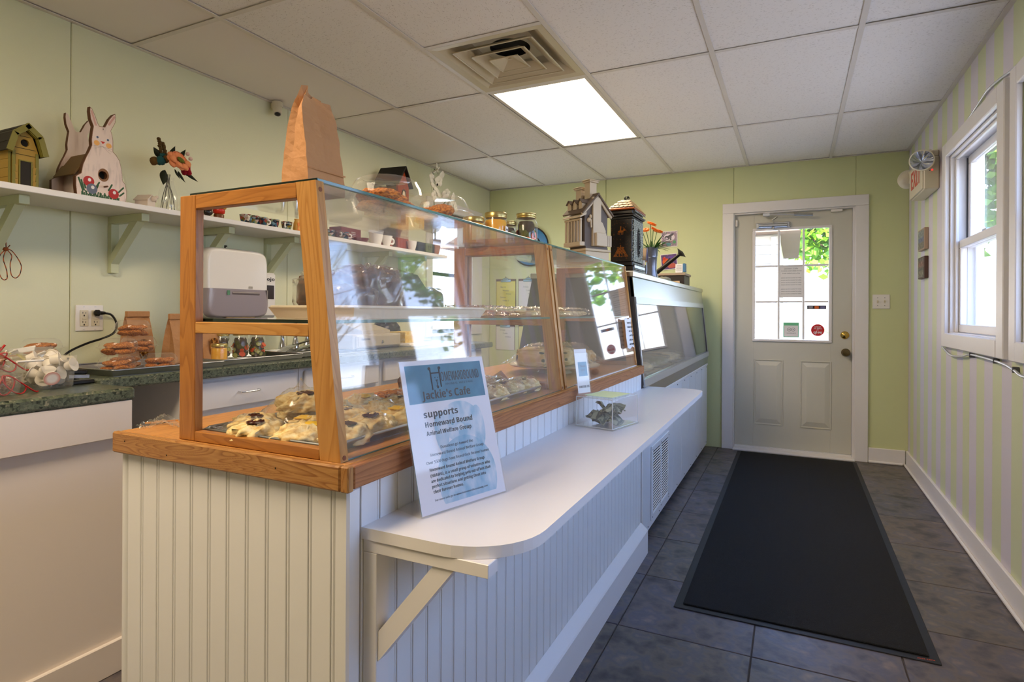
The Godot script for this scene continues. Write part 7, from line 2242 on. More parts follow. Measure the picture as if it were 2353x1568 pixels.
		fl2.rotation = Vector3(rr.randfn(0.2, 0.3), 0, rr.randfn(-0.4, 0.2))
		obj("stem", MB.new().tube([Vector3(q[0] * 0.2, 0.09, q[2] * 0.2), Vector3(q[0], q[1] + 0.012, q[2])], 0.002, 5), M.marigold_leaf, mg)
	# watering can
	var wc := thing("watering_can", "dark metal watering can with a long spout on the cold case", "watering can", V(-0.95, top, 4.0), "", 0.0, true)
	var dkm := mat("can_dark", Color(0.10, 0.085, 0.075), 0.4, 0.4)
	obj("can_body", MB.new().lathe([Vector2(0, 0), Vector2(0.060, 0), Vector2(0.062, 0.01), Vector2(0.055, 0.12), Vector2(0.05, 0.12), Vector2(0, 0.11)], 28, at(V(-0.945, top, 4.0))), dkm, wc)
	obj("spout", MB.new().tube([V(-0.90, top + 0.022, 4.0), V(-0.688, 1.535, 4.0)], 0.0175, 14, 0.62), dkm, wc)
	obj("rose", MB.new().lathe([Vector2(0.012, 0), Vector2(0.026, 0.012), Vector2(0.042, 0.020), Vector2(0, 0.030)], 24, Transform3D(Basis(Vector3.BACK, -0.86), V(-0.690, 1.533, 4.0))), dkm, wc)
	obj("handle", MB.new().tube(curve([V(-0.945, top + 0.115, 4.045), V(-0.96, top + 0.19, 4.0), V(-1.0, top + 0.20, 4.0), V(-1.02, top + 0.10, 4.0), V(-1.0, top + 0.03, 4.0)]), 0.006, 8), dkm, wc)
	# box, plate and cards at the far end
	var bx := thing("wooden_box", "dark brown wooden box with a pale lid at the far end of the cold case", "box", V(-0.86, top, 4.78), "", 0.0, true)
	obj("box", MB.new().box(V(-0.965, top + 0.0003, 4.66), V(-0.765, top + 0.088, 4.92), 0.003), mat("box_brown", Color(0.12, 0.07, 0.055), 0.45), bx)
	obj("lid", MB.new().box(V(-0.975, top + 0.0885, 4.65), V(-0.756, top + 0.107, 4.93), 0.003), mat("lid_tan", Color(0.60, 0.52, 0.44), 0.5), bx)
	var ch := thing("card_holder", "clear holder of white cards on the dark wooden box", "card holder", V(-0.80, top + 0.1075, 4.74), "", 0.0, true)
	obj("holder", MB.new().box(V(-0.845, top + 0.1076, 4.70), V(-0.765, top + 0.112, 4.80)).box(V(-0.845, top + 0.112, 4.797), V(-0.765, top + 0.17, 4.80)), M.plastic, ch)
	obj("cards", MB.new().box(V(-0.84, top + 0.1125, 4.705), V(-0.785, top + 0.18, 4.735), 0.001), M.paper, ch)
	obj("cards", MB.new().box(V(-0.784, top + 0.118, 4.71), V(-0.768, top + 0.185, 4.78), 0.001), mat("card_blue", Color(0.25, 0.45, 0.60), 0.5), ch)
	for k in 6:
		text("fresh bread", 0.005, V(-0.8125, top + 0.172 - k * 0.009, 4.7042), Vector3.RIGHT, Vector3.UP, M.ink_grey, ch, 0.04)
	var fr := thing("folded_cards", "small standing white cards in front of the dark wooden box", "card", V(-0.80, top, 4.60), "", 0.0, true)
	obj("card", MB.new().bar(V(-0.90, top + 0.018, 4.63), V(-0.85, top + 0.018, 4.60), 0.0012, 0.034, Vector3(0, 1, 0.2)), M.paper, fr)
	obj("card", MB.new().bar(V(-0.84, top + 0.022, 4.62), V(-0.79, top + 0.022, 4.61), 0.0012, 0.042, Vector3(0, 1, 0.2)), mat("card_cream", Color(0.78, 0.66, 0.52), 0.6), fr)
	single("gray_cloth", MB.new().blob(V(-0.83, top + 0.026, 4.2), Vector3(0.05, 0.026, 0.07), 0.4, 3, 3, 16), mat("cloth_grey", Color(0.45, 0.46, 0.42), 0.8), "crumpled grey cloth under the watering can spout", "cloth")


func white_house() -> void:
	# its gable looks down the counter towards the camera's right
	var h := thing("mansion_birdhouse", "grey and cream mansion birdhouse with two chimneys and dormers on the second glass case", "birdhouse", V(-0.868, 1.3745, 2.625), "", deg_to_rad(-28))
	var cr := mat("house_cream", Color(0.80, 0.73, 0.62), 0.55)
	var gr := mat("house_grey", Color(0.38, 0.33, 0.30), 0.6)
	var rf := mat("house_roof", Color(0.42, 0.36, 0.31), 0.7)
	obj("base_block", MB.new().box(Vector3(-0.055, 0, -0.075), Vector3(0.06, 0.050, 0.075), 0.002), cr, h)
	obj("base_ledge", MB.new().box(Vector3(-0.062, 0.0505, -0.082), Vector3(0.067, 0.062, 0.082), 0.003), cr, h)
	obj("plinth", MB.new().box(Vector3(-0.05, 0.0622, -0.07), Vector3(0.055, 0.072, 0.07)), gr, h)
	obj("walls", MB.new().prism(PackedVector2Array([Vector2(-0.072, 0.0722), Vector2(0.072, 0.0722), Vector2(0.072, 0.232), Vector2(0, 0.300), Vector2(-0.072, 0.232)]), -0.055, 0.050, side(Vector3.ZERO)), gr, h)
	for s in [-1, 1]:
		obj("roof", MB.new().bar(Vector3(-0.072, 0.270, s * 0.047), Vector3(0.068, 0.270, s * 0.047), 0.007, 0.142, Vector3(0, 0.70, -s * 0.72), 0.001), rf, h)
		obj("barge_board", MB.new().bar(Vector3(0.0505, 0.262, s * 0.046), Vector3(0.060, 0.262, s * 0.046), 0.016, 0.135, Vector3(0, 0.70, -s * 0.72), 0.002), cr, h)
	# outside chimney stack on the gable, stepped like the photo's
	obj("stack", MB.new().prism(PackedVector2Array([Vector2(-0.030, 0.075), Vector2(0.050, 0.075), Vector2(0.050, 0.150), Vector2(0.030, 0.185), Vector2(0.020, 0.190), Vector2(0.020, 0.300), Vector2(-0.030, 0.300)]), 0.0505, 0.062, side(Vector3.ZERO)), cr, h)
	obj("hearth_block", MB.new().box(Vector3(0.0622, 0.075, -0.040), Vector3(0.078, 0.136, 0.022), 0.002), cr, h)
	for k in 3:
		obj("shutter", MB.new().box(Vector3(0.0508, 0.078, -0.066 - k * 0.013), Vector3(0.060, 0.130, -0.055 - k * 0.013), 0.001), cr, h)
	for q in [[0.012, 0.0, 0.325, 0.386], [-0.048, 0.0, 0.312, 0.360]]:
		obj("chimney", MB.new().box(Vector3(q[0] - 0.018, q[2] - 0.05, -0.022), Vector3(q[0] + 0.018, q[3] - 0.012, 0.022), 0.001).box(Vector3(q[0] - 0.025, q[3] - 0.012, -0.029), Vector3(q[0] + 0.025, q[3] - 0.004, 0.029), 0.002).box(Vector3(q[0] - 0.028, q[3] - 0.0039, -0.033), Vector3(q[0] + 0.028, q[3], 0.033), 0.001).box(Vector3(q[0] - 0.006, q[3], -0.018), Vector3(q[0] + 0.006, q[3] + 0.005, -0.006)).box(Vector3(q[0] - 0.006, q[3], 0.006), Vector3(q[0] + 0.006, q[3] + 0.005, 0.018)), cr, h)
	obj("ridge_beam", MB.new().bar(Vector3(-0.03, 0.318, 0.0), Vector3(0.0, 0.322, 0.0), 0.008, 0.008), cr, h)
	for k in 3:
		var x := -0.048 + k * 0.038
		obj("dormer", MB.new().prism(PackedVector2Array([Vector2(x - 0.011, 0.245), Vector2(x + 0.011, 0.245), Vector2(x + 0.011, 0.272), Vector2(x, 0.287), Vector2(x - 0.011, 0.272)]), 0.035, 0.079), cr, h)
		for s in [-1, 1]:
			obj("dormer_roof", MB.new().bar(Vector3(x + s * 0.0085, 0.280, 0.030), Vector3(x + s * 0.0085, 0.280, 0.086), 0.003, 0.026, Vector3(-s * 0.62, 0.78, 0)), rf, h)
	# columned porch on the side towards the camera
	obj("porch_roof", MB.new().prism(PackedVector2Array([Vector2(0.0725, 0.215), Vector2(0.112, 0.198), Vector2(0.112, 0.204), Vector2(0.0725, 0.226)]), -0.062, 0.056, Transform3D(Basis(Vector3.BACK, Vector3.UP, Vector3.LEFT), Vector3.ZERO)), cr, h)
	obj("porch_beam", MB.new().box(Vector3(-0.058, 0.188, 0.088), Vector3(0.050, 0.198, 0.101), 0.001), cr, h)
	obj("porch_floor", MB.new().box(Vector3(-0.060, 0.073, 0.0722), Vector3(0.052, 0.092, 0.104), 0.002), cr, h)
	for k in 6:
		obj("column", MB.new().box(Vector3(-0.056 + k * 0.0195, 0.0922, 0.090), Vector3(-0.047 + k * 0.0195, 0.188, 0.099), 0.001), cr, h)
	obj("tap_ornament", MB.new().blob(Vector3(0.054, 0.193, 0.050), Vector3(0.009, 0.011, 0.012), 0, 1, 1, 10).tube([Vector3(0.060, 0.195, 0.044), Vector3(0.062, 0.158, 0.042)], 0.004, 8).blob(Vector3(0.060, 0.208, 0.046), Vector3(0.006, 0.010, 0.006), 0, 1, 1, 8), cr, h)


func black_house() -> void:
	var b := thing("lantern_birdhouse", "black antiqued birdhouse with gold painting, silver carved front and a shingled cap", "birdhouse", V(-0.785, 1.3488, 3.0))
	var bk := mat("antique_black", Color.WHITE, 0.35)
	bk.albedo_texture = picture(128, 256, func(im: Image):
		var f := noise(0.05, 91, 4)
		for x in 128:
			for y in 256:
				var k := f.get_noise_2d(x * 1.3, y)
				var c := Color(0.055, 0.045, 0.04)
				if k > 0.33:
					c = c.lerp(Color(0.45, 0.24, 0.06), clampf((k - 0.33) * 5, 0, 0.9))
				im.set_pixel(x, y, c)
		var gold := Color(0.62, 0.33, 0.05)
		# a rider above, a pavilion below, in worn gold
		oval(im, Vector2(60, 74), Vector2(17, 7), gold)
		for lx in [48, 55, 66, 74]:
			stroke(im, Vector2(lx, 76), Vector2(lx - 2, 92), 1.6, gold)
		stroke(im, Vector2(74, 72), Vector2(80, 58), 3, gold)
		stroke(im, Vector2(58, 68), Vector2(60, 50), 3.4, gold)
		oval(im, Vector2(60, 46), Vector2(4, 4), gold)
		oval(im, Vector2(84, 66), Vector2(5, 6), gold)
		for y in range(168, 226):
			var w := 14.0 + (y - 168) * 0.55
			for x in 128:
				if absf(x - 60) < w and f.get_noise_2d(x * 3.0, y * 3.0) > -0.16:
					im.set_pixel(x, y, gold)
		for tx in [60, 42, 78]:
			stroke(im, Vector2(tx, 172), Vector2(tx, 156 if tx == 60 else 170), 2.4, gold)
		for tx in [44, 60, 76]:
			oval(im, Vector2(tx, 214), Vector2(5, 9), Color(0.06, 0.045, 0.04)))
	# flat coordinates on the side that looks towards the camera
	var body := MB.new().box(Vector3(-0.055, 0.052, -0.105), Vector3(0.055, 0.268, 0.105), 0.002)
	for i in body.v.size():
		if absf(body.n[i].z) > 0.7:
			body.t[i] = Vector2(body.v[i].x / 0.11 + 0.5, 1.0 - (body.v[i].y - 0.052) / 0.216)
		else:
			body.t[i] = Vector2(0.9 + body.v[i].z * 0.3, body.v[i].y)
	obj("body", body, bk, b)
	var pb := mat("worn_black", Color(0.06, 0.05, 0.042), 0.35)
	obj("foot", MB.new().box(Vector3(-0.066, 0, -0.122), Vector3(0.066, 0.030, 0.118), 0.003).box(Vector3(-0.061, 0.0302, -0.112), Vector3(0.061, 0.0518, 0.112), 0.004), pb, b)
	obj("cornice", MB.new().box(Vector3(-0.060, 0.268, -0.11), Vector3(0.060, 0.281, 0.11), 0.004).box(Vector3(-0.068, 0.2812, -0.12), Vector3(0.068, 0.292, 0.12), 0.004).box(Vector3(-0.060, 0.2922, -0.11), Vector3(0.060, 0.312, 0.11), 0.004), pb, b)
	obj("copper_band", MB.new().box(Vector3(-0.072, 0.3122, -0.124), Vector3(0.072, 0.322, 0.124), 0.004), mat("copper", Color(0.58, 0.28, 0.08), 0.3, 0.5), b)
	# hipped cap with scalloped shingles
	var R := [Vector3(-0.066, 0.3222, -0.117), Vector3(0.066, 0.3222, -0.117), Vector3(0.066, 0.3222, 0.117), Vector3(-0.066, 0.3222, 0.117)]
	var T := [Vector3(-0.020, 0.378, -0.030), Vector3(0.020, 0.378, -0.030), Vector3(0.020, 0.378, 0.030), Vector3(-0.020, 0.378, 0.030)]
	var rm := MB.new()
	for k in 4:
		var j := (k + 1) % 4
		var mid: Vector3 = R[k] + R[j]
		rm.poly([R[k], R[j], T[j], T[k]], Vector3(mid.x, 0.1, mid.z))
	rm.poly(T, Vector3.UP)
	obj("cap", rm, pb, b)
	var sh := mat("shingle_tan", Color(0.72, 0.58, 0.36), 0.45)
	for row in 3:
		for side_k in [2, 1]:
			var a: Vector3 = R[side_k]
			var c: Vector3 = R[(side_k + 1) % 4]
			var ta: Vector3 = T[side_k]
			var tc: Vector3 = T[(side_k + 1) % 4]
			var p0 := a.lerp(ta, 0.18 + row * 0.26)
			var p1 := c.lerp(tc, 0.18 + row * 0.26)
			var cnt := 5 - row if side_k == 2 else 7 - row
			var up := ((ta + tc) / 2 - (a + c) / 2).normalized()
			var al := (p1 - p0).normalized()
			var nn := al.cross(up)
			if nn.y < 0:
				nn = -nn
			for k in cnt:
				var ctr := p0.lerp(p1, (k + 0.5) / cnt)
				var r := (p1 - p0).length() / cnt * 0.52
				obj("shingle", MB.new().lathe([Vector2(0, 0.0005), Vector2(r, 0.0005), Vector2(r, 0.003), Vector2(0, 0.0035)], 14, Transform3D(Basis(al, nn, al.cross(nn)), ctr + nn * (0.0008 * row))), sh, b)
	var fin := MB.new()
	for k in 4:
		var pts := []
		for i in 13:
			var a := TAU * i / 12
			pts.append(Vector3(cos(k * PI / 4) * cos(a) * 0.013, 0.391 + sin(a) * 0.011, sin(k * PI / 4) * cos(a) * 0.013))
		fin.tube(pts, 0.0018, 5)
	obj("finial", fin, pb, b)
	# carved silver front with an oval opening
	var ov := PackedVector2Array()
	for k in 28:
		var a := TAU * k / 28
		ov.append(Vector2(cos(a) * 0.040, 0.155 + sin(a) * 0.072))
	var sv := mat("carved_silver", Color.WHITE, 0.35)
	sv.albedo_texture = ntex(noise(0.045, 95, 3), [Color(0.03, 0.03, 0.03), Color(0.16, 0.17, 0.16), Color(0.66, 0.70, 0.66), Color(0.85, 0.86, 0.82)], [0.25, 0.42, 0.55, 0.8], 256)
	sv.uv1_scale = Vector3(9, 9, 1)
	sv.heightmap_enabled = true
	sv.heightmap_texture = ntex(noise(0.045, 95, 3), [], [], 256)
	sv.heightmap_scale = 0.6
	var fp := PackedVector2Array([Vector2(-0.10, 0.054), Vector2(0.10, 0.054), Vector2(0.10, 0.266), Vector2(-0.10, 0.266)])
	var ring := PackedVector2Array()
	# frame with an oval hole, in two halves
	for s in [-1.0, 1.0]:
		var pp := PackedVector2Array([Vector2(0, 0.054), Vector2(s * 0.10, 0.054), Vector2(s * 0.10, 0.266), Vector2(0, 0.266)])
		for k in 15:
			var a := PI / 2 - PI * k / 14
			pp.append(Vector2(s * cos(a) * 0.042, 0.155 + sin(a) * 0.076))
		obj("carved_frame", MB.new().prism(pp, 0.0553, 0.063, side(Vector3.ZERO)), sv, b)
	obj("opening", MB.new().prism(ov, 0.0552, 0.0556, side(Vector3.ZERO)), mat("opening_dark", Color(0.10, 0.035, 0.025), 0.6), b)
	for y in [0.010, 0.036, 0.285, 0.302]:
		obj("silver_band", MB.new().box(Vector3(0.0685 if y > 0.1 else 0.0665, y, -0.112), Vector3(0.0735 if y > 0.1 else 0.072, y + (0.006 if y > 0.1 else 0.008), 0.112), 0.002), sv, b)
	for k in 18:
		obj("dentil", MB.new().box(Vector3(0.0665, 0.0195, -0.108 + k * 0.0122), Vector3(0.0705, 0.0345, -0.102 + k * 0.0122), 0.001), M.aluminium, b)


func cold_case() -> void:
	var c := thing("cold_case", "white and steel refrigerated deli case with a sloping glass front beside the door", "refrigerated case", V(-0.98, 0, 4.0), "", 0.0, true)
	var D0 := 2.80
	var D1 := 5.16
	obj("cabinet", MB.new().box(V(-1.335, 0.06, D0 + 0.002), V(-0.665, 0.735, D1 - 0.002)), M.steel, c)
	obj("plinth", MB.new().box(V(-1.30, 0, D0 + 0.03), V(-0.74, 0.0595, D1 - 0.03)), M.black_gap, c)
	var fr := mat("ribbed_white", Color(0.88, 0.885, 0.89), 0.3)
	obj("front_panel", MB.new().box(V(-0.6645, 0.045, D0 + 0.045), V(-0.656, 0.705, D1), 0.0015), fr, c)
	for k in 5:
		obj("panel_rib", MB.new().box(V(-0.6562, 0.06, 3.62 + k * 0.30), V(-0.6552, 0.69, 3.623 + k * 0.30)), fr, c)
	obj("edge_strip", MB.new().box(V(-0.6645, 0.045, D0 + 0.002), V(-0.652, 0.76, D0 + 0.024), 0.002), M.white_wood, c)
	obj("trim_strip", MB.new().box(V(-0.6645, 0.7052, D0 + 0.045), V(-0.650, 0.722, D1), 0.003), M.white_wood, c)
	for k in 9:
		for y in [0.694, 0.066]:
			obj("rivet", MB.new().blob(V(-0.6548, y, D0 + 0.15 + k * 0.27), Vector3(0.002, 0.004, 0.004), 0, 1, 1, 8), M.ink_grey, c)
	# louvred grille
	var g := thing("vent_grille", "white louvred vent grille on the front of the cold case near the counter", "grille", V(-0.65, 0.08, 3.235), "", 0.0, true)
	for q in [[3.005, 3.035], [3.437, 3.465]]:
		obj("frame", MB.new().box(V(-0.6557, 0.078, q[0]), V(-0.648, 0.458, q[1]), 0.002), fr, g)
	for q in [[0.078, 0.108], [0.428, 0.458]]:
		obj("frame", MB.new().box(V(-0.6557, q[0], 3.0352), V(-0.648, q[1], 3.4368), 0.002), fr, g)
	obj("mullion", MB.new().box(V(-0.6557, 0.1082, 3.225), V(-0.648, 0.4278, 3.245), 0.001), fr, g)
	obj("back", MB.new().box(V(-0.6558, 0.1082, 3.036), V(-0.6552, 0.4278, 3.436)), M.black_gap, g)
	for k in 22:
		var y := 0.114 + k * 0.0144
		for q in [[3.036, 3.2248], [3.2452, 3.4366]]:
			obj("slat", MB.new().bar(V(-0.652, y, q[0]), V(-0.652, y, q[1]), 0.0055, 0.0075, Vector3(0.75, 0.66, 0), 0.0006), M.plastic_white, g)
	for q in [[3.02, 0.095], [3.02, 0.44], [3.45, 0.095], [3.45, 0.44], [3.235, 0.095], [3.235, 0.44]]:
		obj("screw", MB.new().blob(V(-0.6478, q[1], q[0]), Vector3(0.0015, 0.004, 0.004), 0, 1, 1, 8), M.ink_grey, g)
	# upper cabinet: grey end panels, steel top, glass
	var ep := PackedVector2Array([Vector2(-1.336, 0.736), Vector2(-0.664, 0.736), Vector2(-0.648, 0.80), Vector2(-0.706, 1.317), Vector2(-1.235, 1.317), Vector2(-1.336, 0.80)])
	var gm := mat("case_grey", Color(0.36, 0.345, 0.335), 0.4, 0.5)
	obj("end_panel", MB.new().prism(ep, -D0 - 0.022, -D0 - 0.002), gm, c)
	obj("end_panel", MB.new().prism(ep, -D1, -D1 + 0.02), gm, c)
	obj("top", MB.new().box(V(-1.245, 1.3172, D0), V(-0.696, 1.348, D1 + 0.002), 0.004), M.steel, c)
	obj("case_floor", MB.new().box(V(-1.30, 0.737, D0 + 0.0225), V(-0.68, 0.77, D1 - 0.0205)), M.steel, c)
	obj("back_wall", MB.new().prism(PackedVector2Array([Vector2(-1.325, 0.77), Vector2(-1.31, 0.77), Vector2(-1.215, 1.316), Vector2(-1.23, 1.316)]), -D1 + 0.0205, -D0 - 0.0225), gm, c)
	var lx := func(y: float) -> float: return -0.699 - (y - 1.317) * 0.105
	var band := func(y0: float, y1: float, o0: float, o1: float) -> PackedVector2Array: return PackedVector2Array([Vector2(lx.call(y0) - o0, y0), Vector2(lx.call(y0) - o1, y0), Vector2(lx.call(y1) - o1, y1), Vector2(lx.call(y1) - o0, y1)])
	obj("fascia", MB.new().prism(band.call(1.222, 1.3168, 0.02, 0.004), -D1, -D0 - 0.002), M.steel, c)
	obj("glass_frame", MB.new().prism(band.call(1.188, 1.2215, 0.022, 0.0), -D1 + 0.002, -D0 - 0.014), M.aluminium, c)
	obj("glass_frame", MB.new().prism(band.call(0.786, 0.822, 0.022, -0.004), -D1 + 0.002, -D0 - 0.010), M.aluminium, c)
	obj("glass_frame", MB.new().prism(band.call(0.8222, 1.1878, 0.020, 0.002), -D0 - 0.030, -D0 - 0.014), M.aluminium, c)
	obj("glass_frame", MB.new().prism(band.call(0.8222, 1.1878, 0.020, 0.002), -D1 + 0.002, -D1 + 0.018), M.aluminium, c)
	obj("front_glass", MB.new().prism(band.call(0.8224, 1.1876, 0.014, 0.009), -D1 + 0.0185, -D0 - 0.0305), M.pane, c)
	obj("skirt", MB.new().prism(PackedVector2Array([Vector2(-0.664, 0.7225), Vector2(-0.652, 0.7225), Vector2(-0.648, 0.7855), Vector2(-0.664, 0.7855)]), -D1 + 0.002, -D0 - 0.024), M.steel, c)
	obj("inner_shelf", MB.new().box(V(-1.23, 1.02, D0 + 0.03), V(-0.80, 1.026, D1 - 0.03)), M.pane, c)
	# food in the case
	for k in 4:
		var d := 3.15 + k * 0.5
		var t := thing("deli_tray", "steel tray of film wrapped food on the floor of the cold case, number %s from the near end" % ["one", "two", "three", "four"][k], "tray", V(-0.98, 0.7705, d))
		obj("pan", MB.new().box(Vector3(-0.2, 0.0005, -0.19), Vector3(0.2, 0.012, 0.19), 0.004), M.tray_metal, t)
		obj("food", MB.new().blob(Vector3(0.02, 0.035, 0), Vector3(0.15, 0.03, 0.15), 0.3, 3, 500 + k, 22, 0.6, -0.75), M.scone if k % 2 else mat("salad", Color(0.42, 0.46, 0.26), 0.6), t)
		obj("film", MB.new().blob(Vector3(0.02, 0.04, 0), Vector3(0.17, 0.04, 0.17), 0.35, 4, 520 + k, 30, 0.6, -0.7), M.film, t)


func service_things() -> void:
	# acrylic sign holder
	var A := Vector3(-0.5865, 0.7803, -0.8548)
	var w := Vector3(0.2996, 0, -0.955).normalized()
	var nn := Vector3(0.955, 0, 0.2996).normalized()
	var tl := deg_to_rad(15)
	var up := (Vector3.UP * cos(tl) - nn * sin(tl)).normalized()
	var out := w.cross(up).normalized()
	var s := thing("sign_holder", "clear acrylic sign holder with a teal and white dog charity page on the service shelf", "sign", A + w * 0.108, "", 0.0, true)
	var W := 0.2155
	var H := 0.281
	var frame := Transform3D(Basis(w, up, out), A)
	obj("acrylic_front", MB.new().box(Vector3(0, 0.0, 0.0018), Vector3(W, H, 0.0036), 0.0005, frame), M.plastic, s)
	obj("acrylic_back", MB.new().box(Vector3(0, 0.0, -0.0022), Vector3(W, H, -0.0006), 0.0005, frame), M.plastic, s)
	obj("acrylic_foot", MB.new().box(Vector3(0, 0.0, -0.085), Vector3(W, 0.0025, 0.0), 0.0006, Transform3D(Basis(w, Vector3.UP, w.cross(Vector3.UP)), A)), M.plastic, s)
	var P := func(x: float, y: float, z: float) -> Vector3: return A + w * x + up * y + out * z
	var page := mat("charity_page", Color.WHITE, 0.55)
	page.albedo_texture = picture(340, 440, func(im: Image):
		im.fill(Color(0.90, 0.885, 0.895))
		var f := noise(0.02, 33, 3)
		# pale blue dog: long ears, head, chest
		var c := func(x: float, y: float, k: float) -> Color:
			var v := f.get_noise_2d(x, y * 0.6)
			return Color(0.90, 0.885, 0.895).lerp(Color(0.44, 0.66, 0.78), clampf(k + v * 0.5, 0.0, 1.0))
		for x in 340:
			for y in range(130, 440):
				var hd := (Vector2(x, y) - Vector2(200, 196)) / Vector2(80, 62)
				var el := (Vector2(x, y) - Vector2(118, 220)) / Vector2(26, 62)
				var er := (Vector2(x, y) - Vector2(272, 220)) / Vector2(26, 66)
				var ch := (Vector2(x, y) - Vector2(195, 365)) / Vector2(120, 125)
				var k := 0.0
				if ch.length() < 1.0 and y < 425: k = 0.85 - 0.25 * absf(ch.x)
				if hd.length() < 1.0: k = maxf(k, 0.62 - 0.2 * hd.length())
				if el.length() < 1.0 or er.length() < 1.0: k = maxf(k, 0.5)
				if k > 0.0:
					im.set_pixel(x, y, c.call(x, y, k * 0.8))
		for e in [[165, 200], [222, 196]]:
			oval(im, Vector2(e[0], e[1]), Vector2(9, 9), Color(0.74, 0.80, 0.84))
			oval(im, Vector2(e[0], e[1]), Vector2(5, 5), Color(0.48, 0.66, 0.76))
		oval(im, Vector2(196, 214), Vector2(16, 11), Color(0.80, 0.84, 0.86))
		oval(im, Vector2(196, 232), Vector2(11, 8), Color(0.56, 0.72, 0.80))
		# teal heading
		for x in range(16, 326):
			for y in range(14, 128):
				im.set_pixel(x, y, Color(0.075, 0.43, 0.54).lightened(clampf(f.get_noise_2d(x * 0.7, y * 0.7) * 0.15, 0, 0.12))))
	sheet(s, "printed_page", P.call(W / 2, H / 2 + 0.0008, 0.0), w, up, W - 0.004, H - 0.004, page, 0.0012)
	var ink: Material = M.ink
	var z := 0.0014
	var blue := mat("ink_blue", Color(0.07, 0.15, 0.20), 0.7)
	# logo: a dog drawn into the tall H
	var lg := MB.new()
	for q in [[0.0705, 0.222, 0.0705, 0.262], [0.0925, 0.226, 0.0925, 0.262], [0.0705, 0.254, 0.0925, 0.254]]:
		lg.bar(P.call(q[0], q[1], z + 0.0002), P.call(q[2], q[3], z + 0.0002), 0.0006, 0.0026, w if q[0] == q[2] else up)
	for q in [[0.0690, 0.263, 0.0032], [0.0935, 0.263, 0.0032], [0.080, 0.245, 0.0009], [0.0865, 0.245, 0.0009], [0.0840, 0.226, 0.0022]]:
		lg.lathe([Vector2(0, 0), Vector2(q[2], 0), Vector2(q[2], 0.0005), Vector2(0, 0.0005)], 14, Transform3D(Basis(w, out, -up), P.call(q[0], q[1], z)))
	lg.bar(P.call(0.081, 0.240, z + 0.0002), P.call(0.086, 0.240, z + 0.0002), 0.0006, 0.0016, up)
	lg.bar(P.call(0.0835, 0.228, z + 0.0002), P.call(0.0835, 0.240, z + 0.0002), 0.0006, 0.0012, w)
	lg.bar(P.call(0.080, 0.2285, z + 0.0002), P.call(0.0865, 0.2285, z + 0.0002), 0.0006, 0.0012, up)
	obj("logo", lg, ink, s)
	for q in [["OMEWARDBOUND", 0.0182, 0.145, 0.2455, 0.1, false, ink], ["ANIMAL WELFARE", 0.0042, 0.140, 0.2305, 0.075, false, mat("ink_teal", Color(0.05, 0.30, 0.38), 0.7)], ["Jackie's Cafe", 0.0150, 0.105, 0.2125, 0.122, true, ink], ["supports", 0.0125, 0.0815, 0.1775, 0.084, true, ink], ["Homeward Bound", 0.0096, 0.0985, 0.1585, 0.118, true, ink], ["Animal Welfare Group", 0.0076, 0.0955, 0.1425, 0.112, true, ink],
		["Donations go toward the", 0.0052, 0.108, 0.1145, 0.082, false, blue], ["Homeward Bound Animal Welfare Group", 0.0052, 0.108, 0.1035, 0.134, false, blue], ["Over 5500 dogs have found their forever homes", 0.0052, 0.108, 0.0905, 0.158, false, blue], ["Homeward Bound Animal Welfare Group", 0.0054, 0.1025, 0.0775, 0.138, true, blue], ["(HBAWG), is a small group of volunteers who", 0.0054, 0.109, 0.0670, 0.151, true, blue], ["are dedicated to helping pets out of less than", 0.0054, 0.1085, 0.0575, 0.150, true, blue], ["perfect situations and getting them into", 0.0054, 0.101, 0.0480, 0.135, true, blue], ["their forever homes.", 0.0054, 0.0715, 0.0385, 0.073, true, blue], ["For more info go to www.homewardboundawg.com", 0.0032, 0.1015, 0.0235, 0.132, false, blue]]:
		text(q[0], q[1], P.call(q[2], q[3], z), w, up, q[6], s, q[4], q[5], 0.0004)
	# donation box
	var o := thing("donation_box", "clear acrylic donation box of banknotes on the service shelf", "donation box", V(-0.562, 0.7805, 1.846), "", 0.0, true)
	var c00 := Vector3(-0.6246, 0.7805, -1.773)
	var ux := Vector3(0.1263, 0, 0.0277)
	var uz := Vector3(-0.0013, 0, -0.176)
	var X := ux.normalized()
	var Z := X.cross(Vector3.UP)
	var F := Transform3D(Basis(X, Vector3.UP, Z), c00)
	var bw := 0.1293
	var bl := 0.172
	var bh := 0.094
	obj("base", MB.new().box(Vector3(-0.004, 0.0003, -bl - 0.004), Vector3(bw + 0.004, 0.005, 0.004), 0.001, F), M.frosted, o)
	for q in [[0.0, 0.003, -bl, 0.0], [bw - 0.003, bw, -bl, 0.0]]:
		obj("acrylic_wall", MB.new().box(Vector3(q[0], 0.0052, q[2]), Vector3(q[1], bh, q[3]), 0.0, F), M.plastic, o)
	for q in [[-0.003, 0.0], [-bl, -bl + 0.003]]:
		obj("acrylic_wall", MB.new().box(Vector3(0.0032, 0.0052, q[0]), Vector3(bw - 0.0032, bh, q[1]), 0.0, F), M.plastic, o)
	obj("acrylic_top", MB.new().box(Vector3(0, bh + 0.0002, -bl), Vector3(bw, bh + 0.003, 0), 0.0, F), M.plastic, o)
	var em := mat("acrylic_edge", Color(0.86, 0.87, 0.86), 0.15)
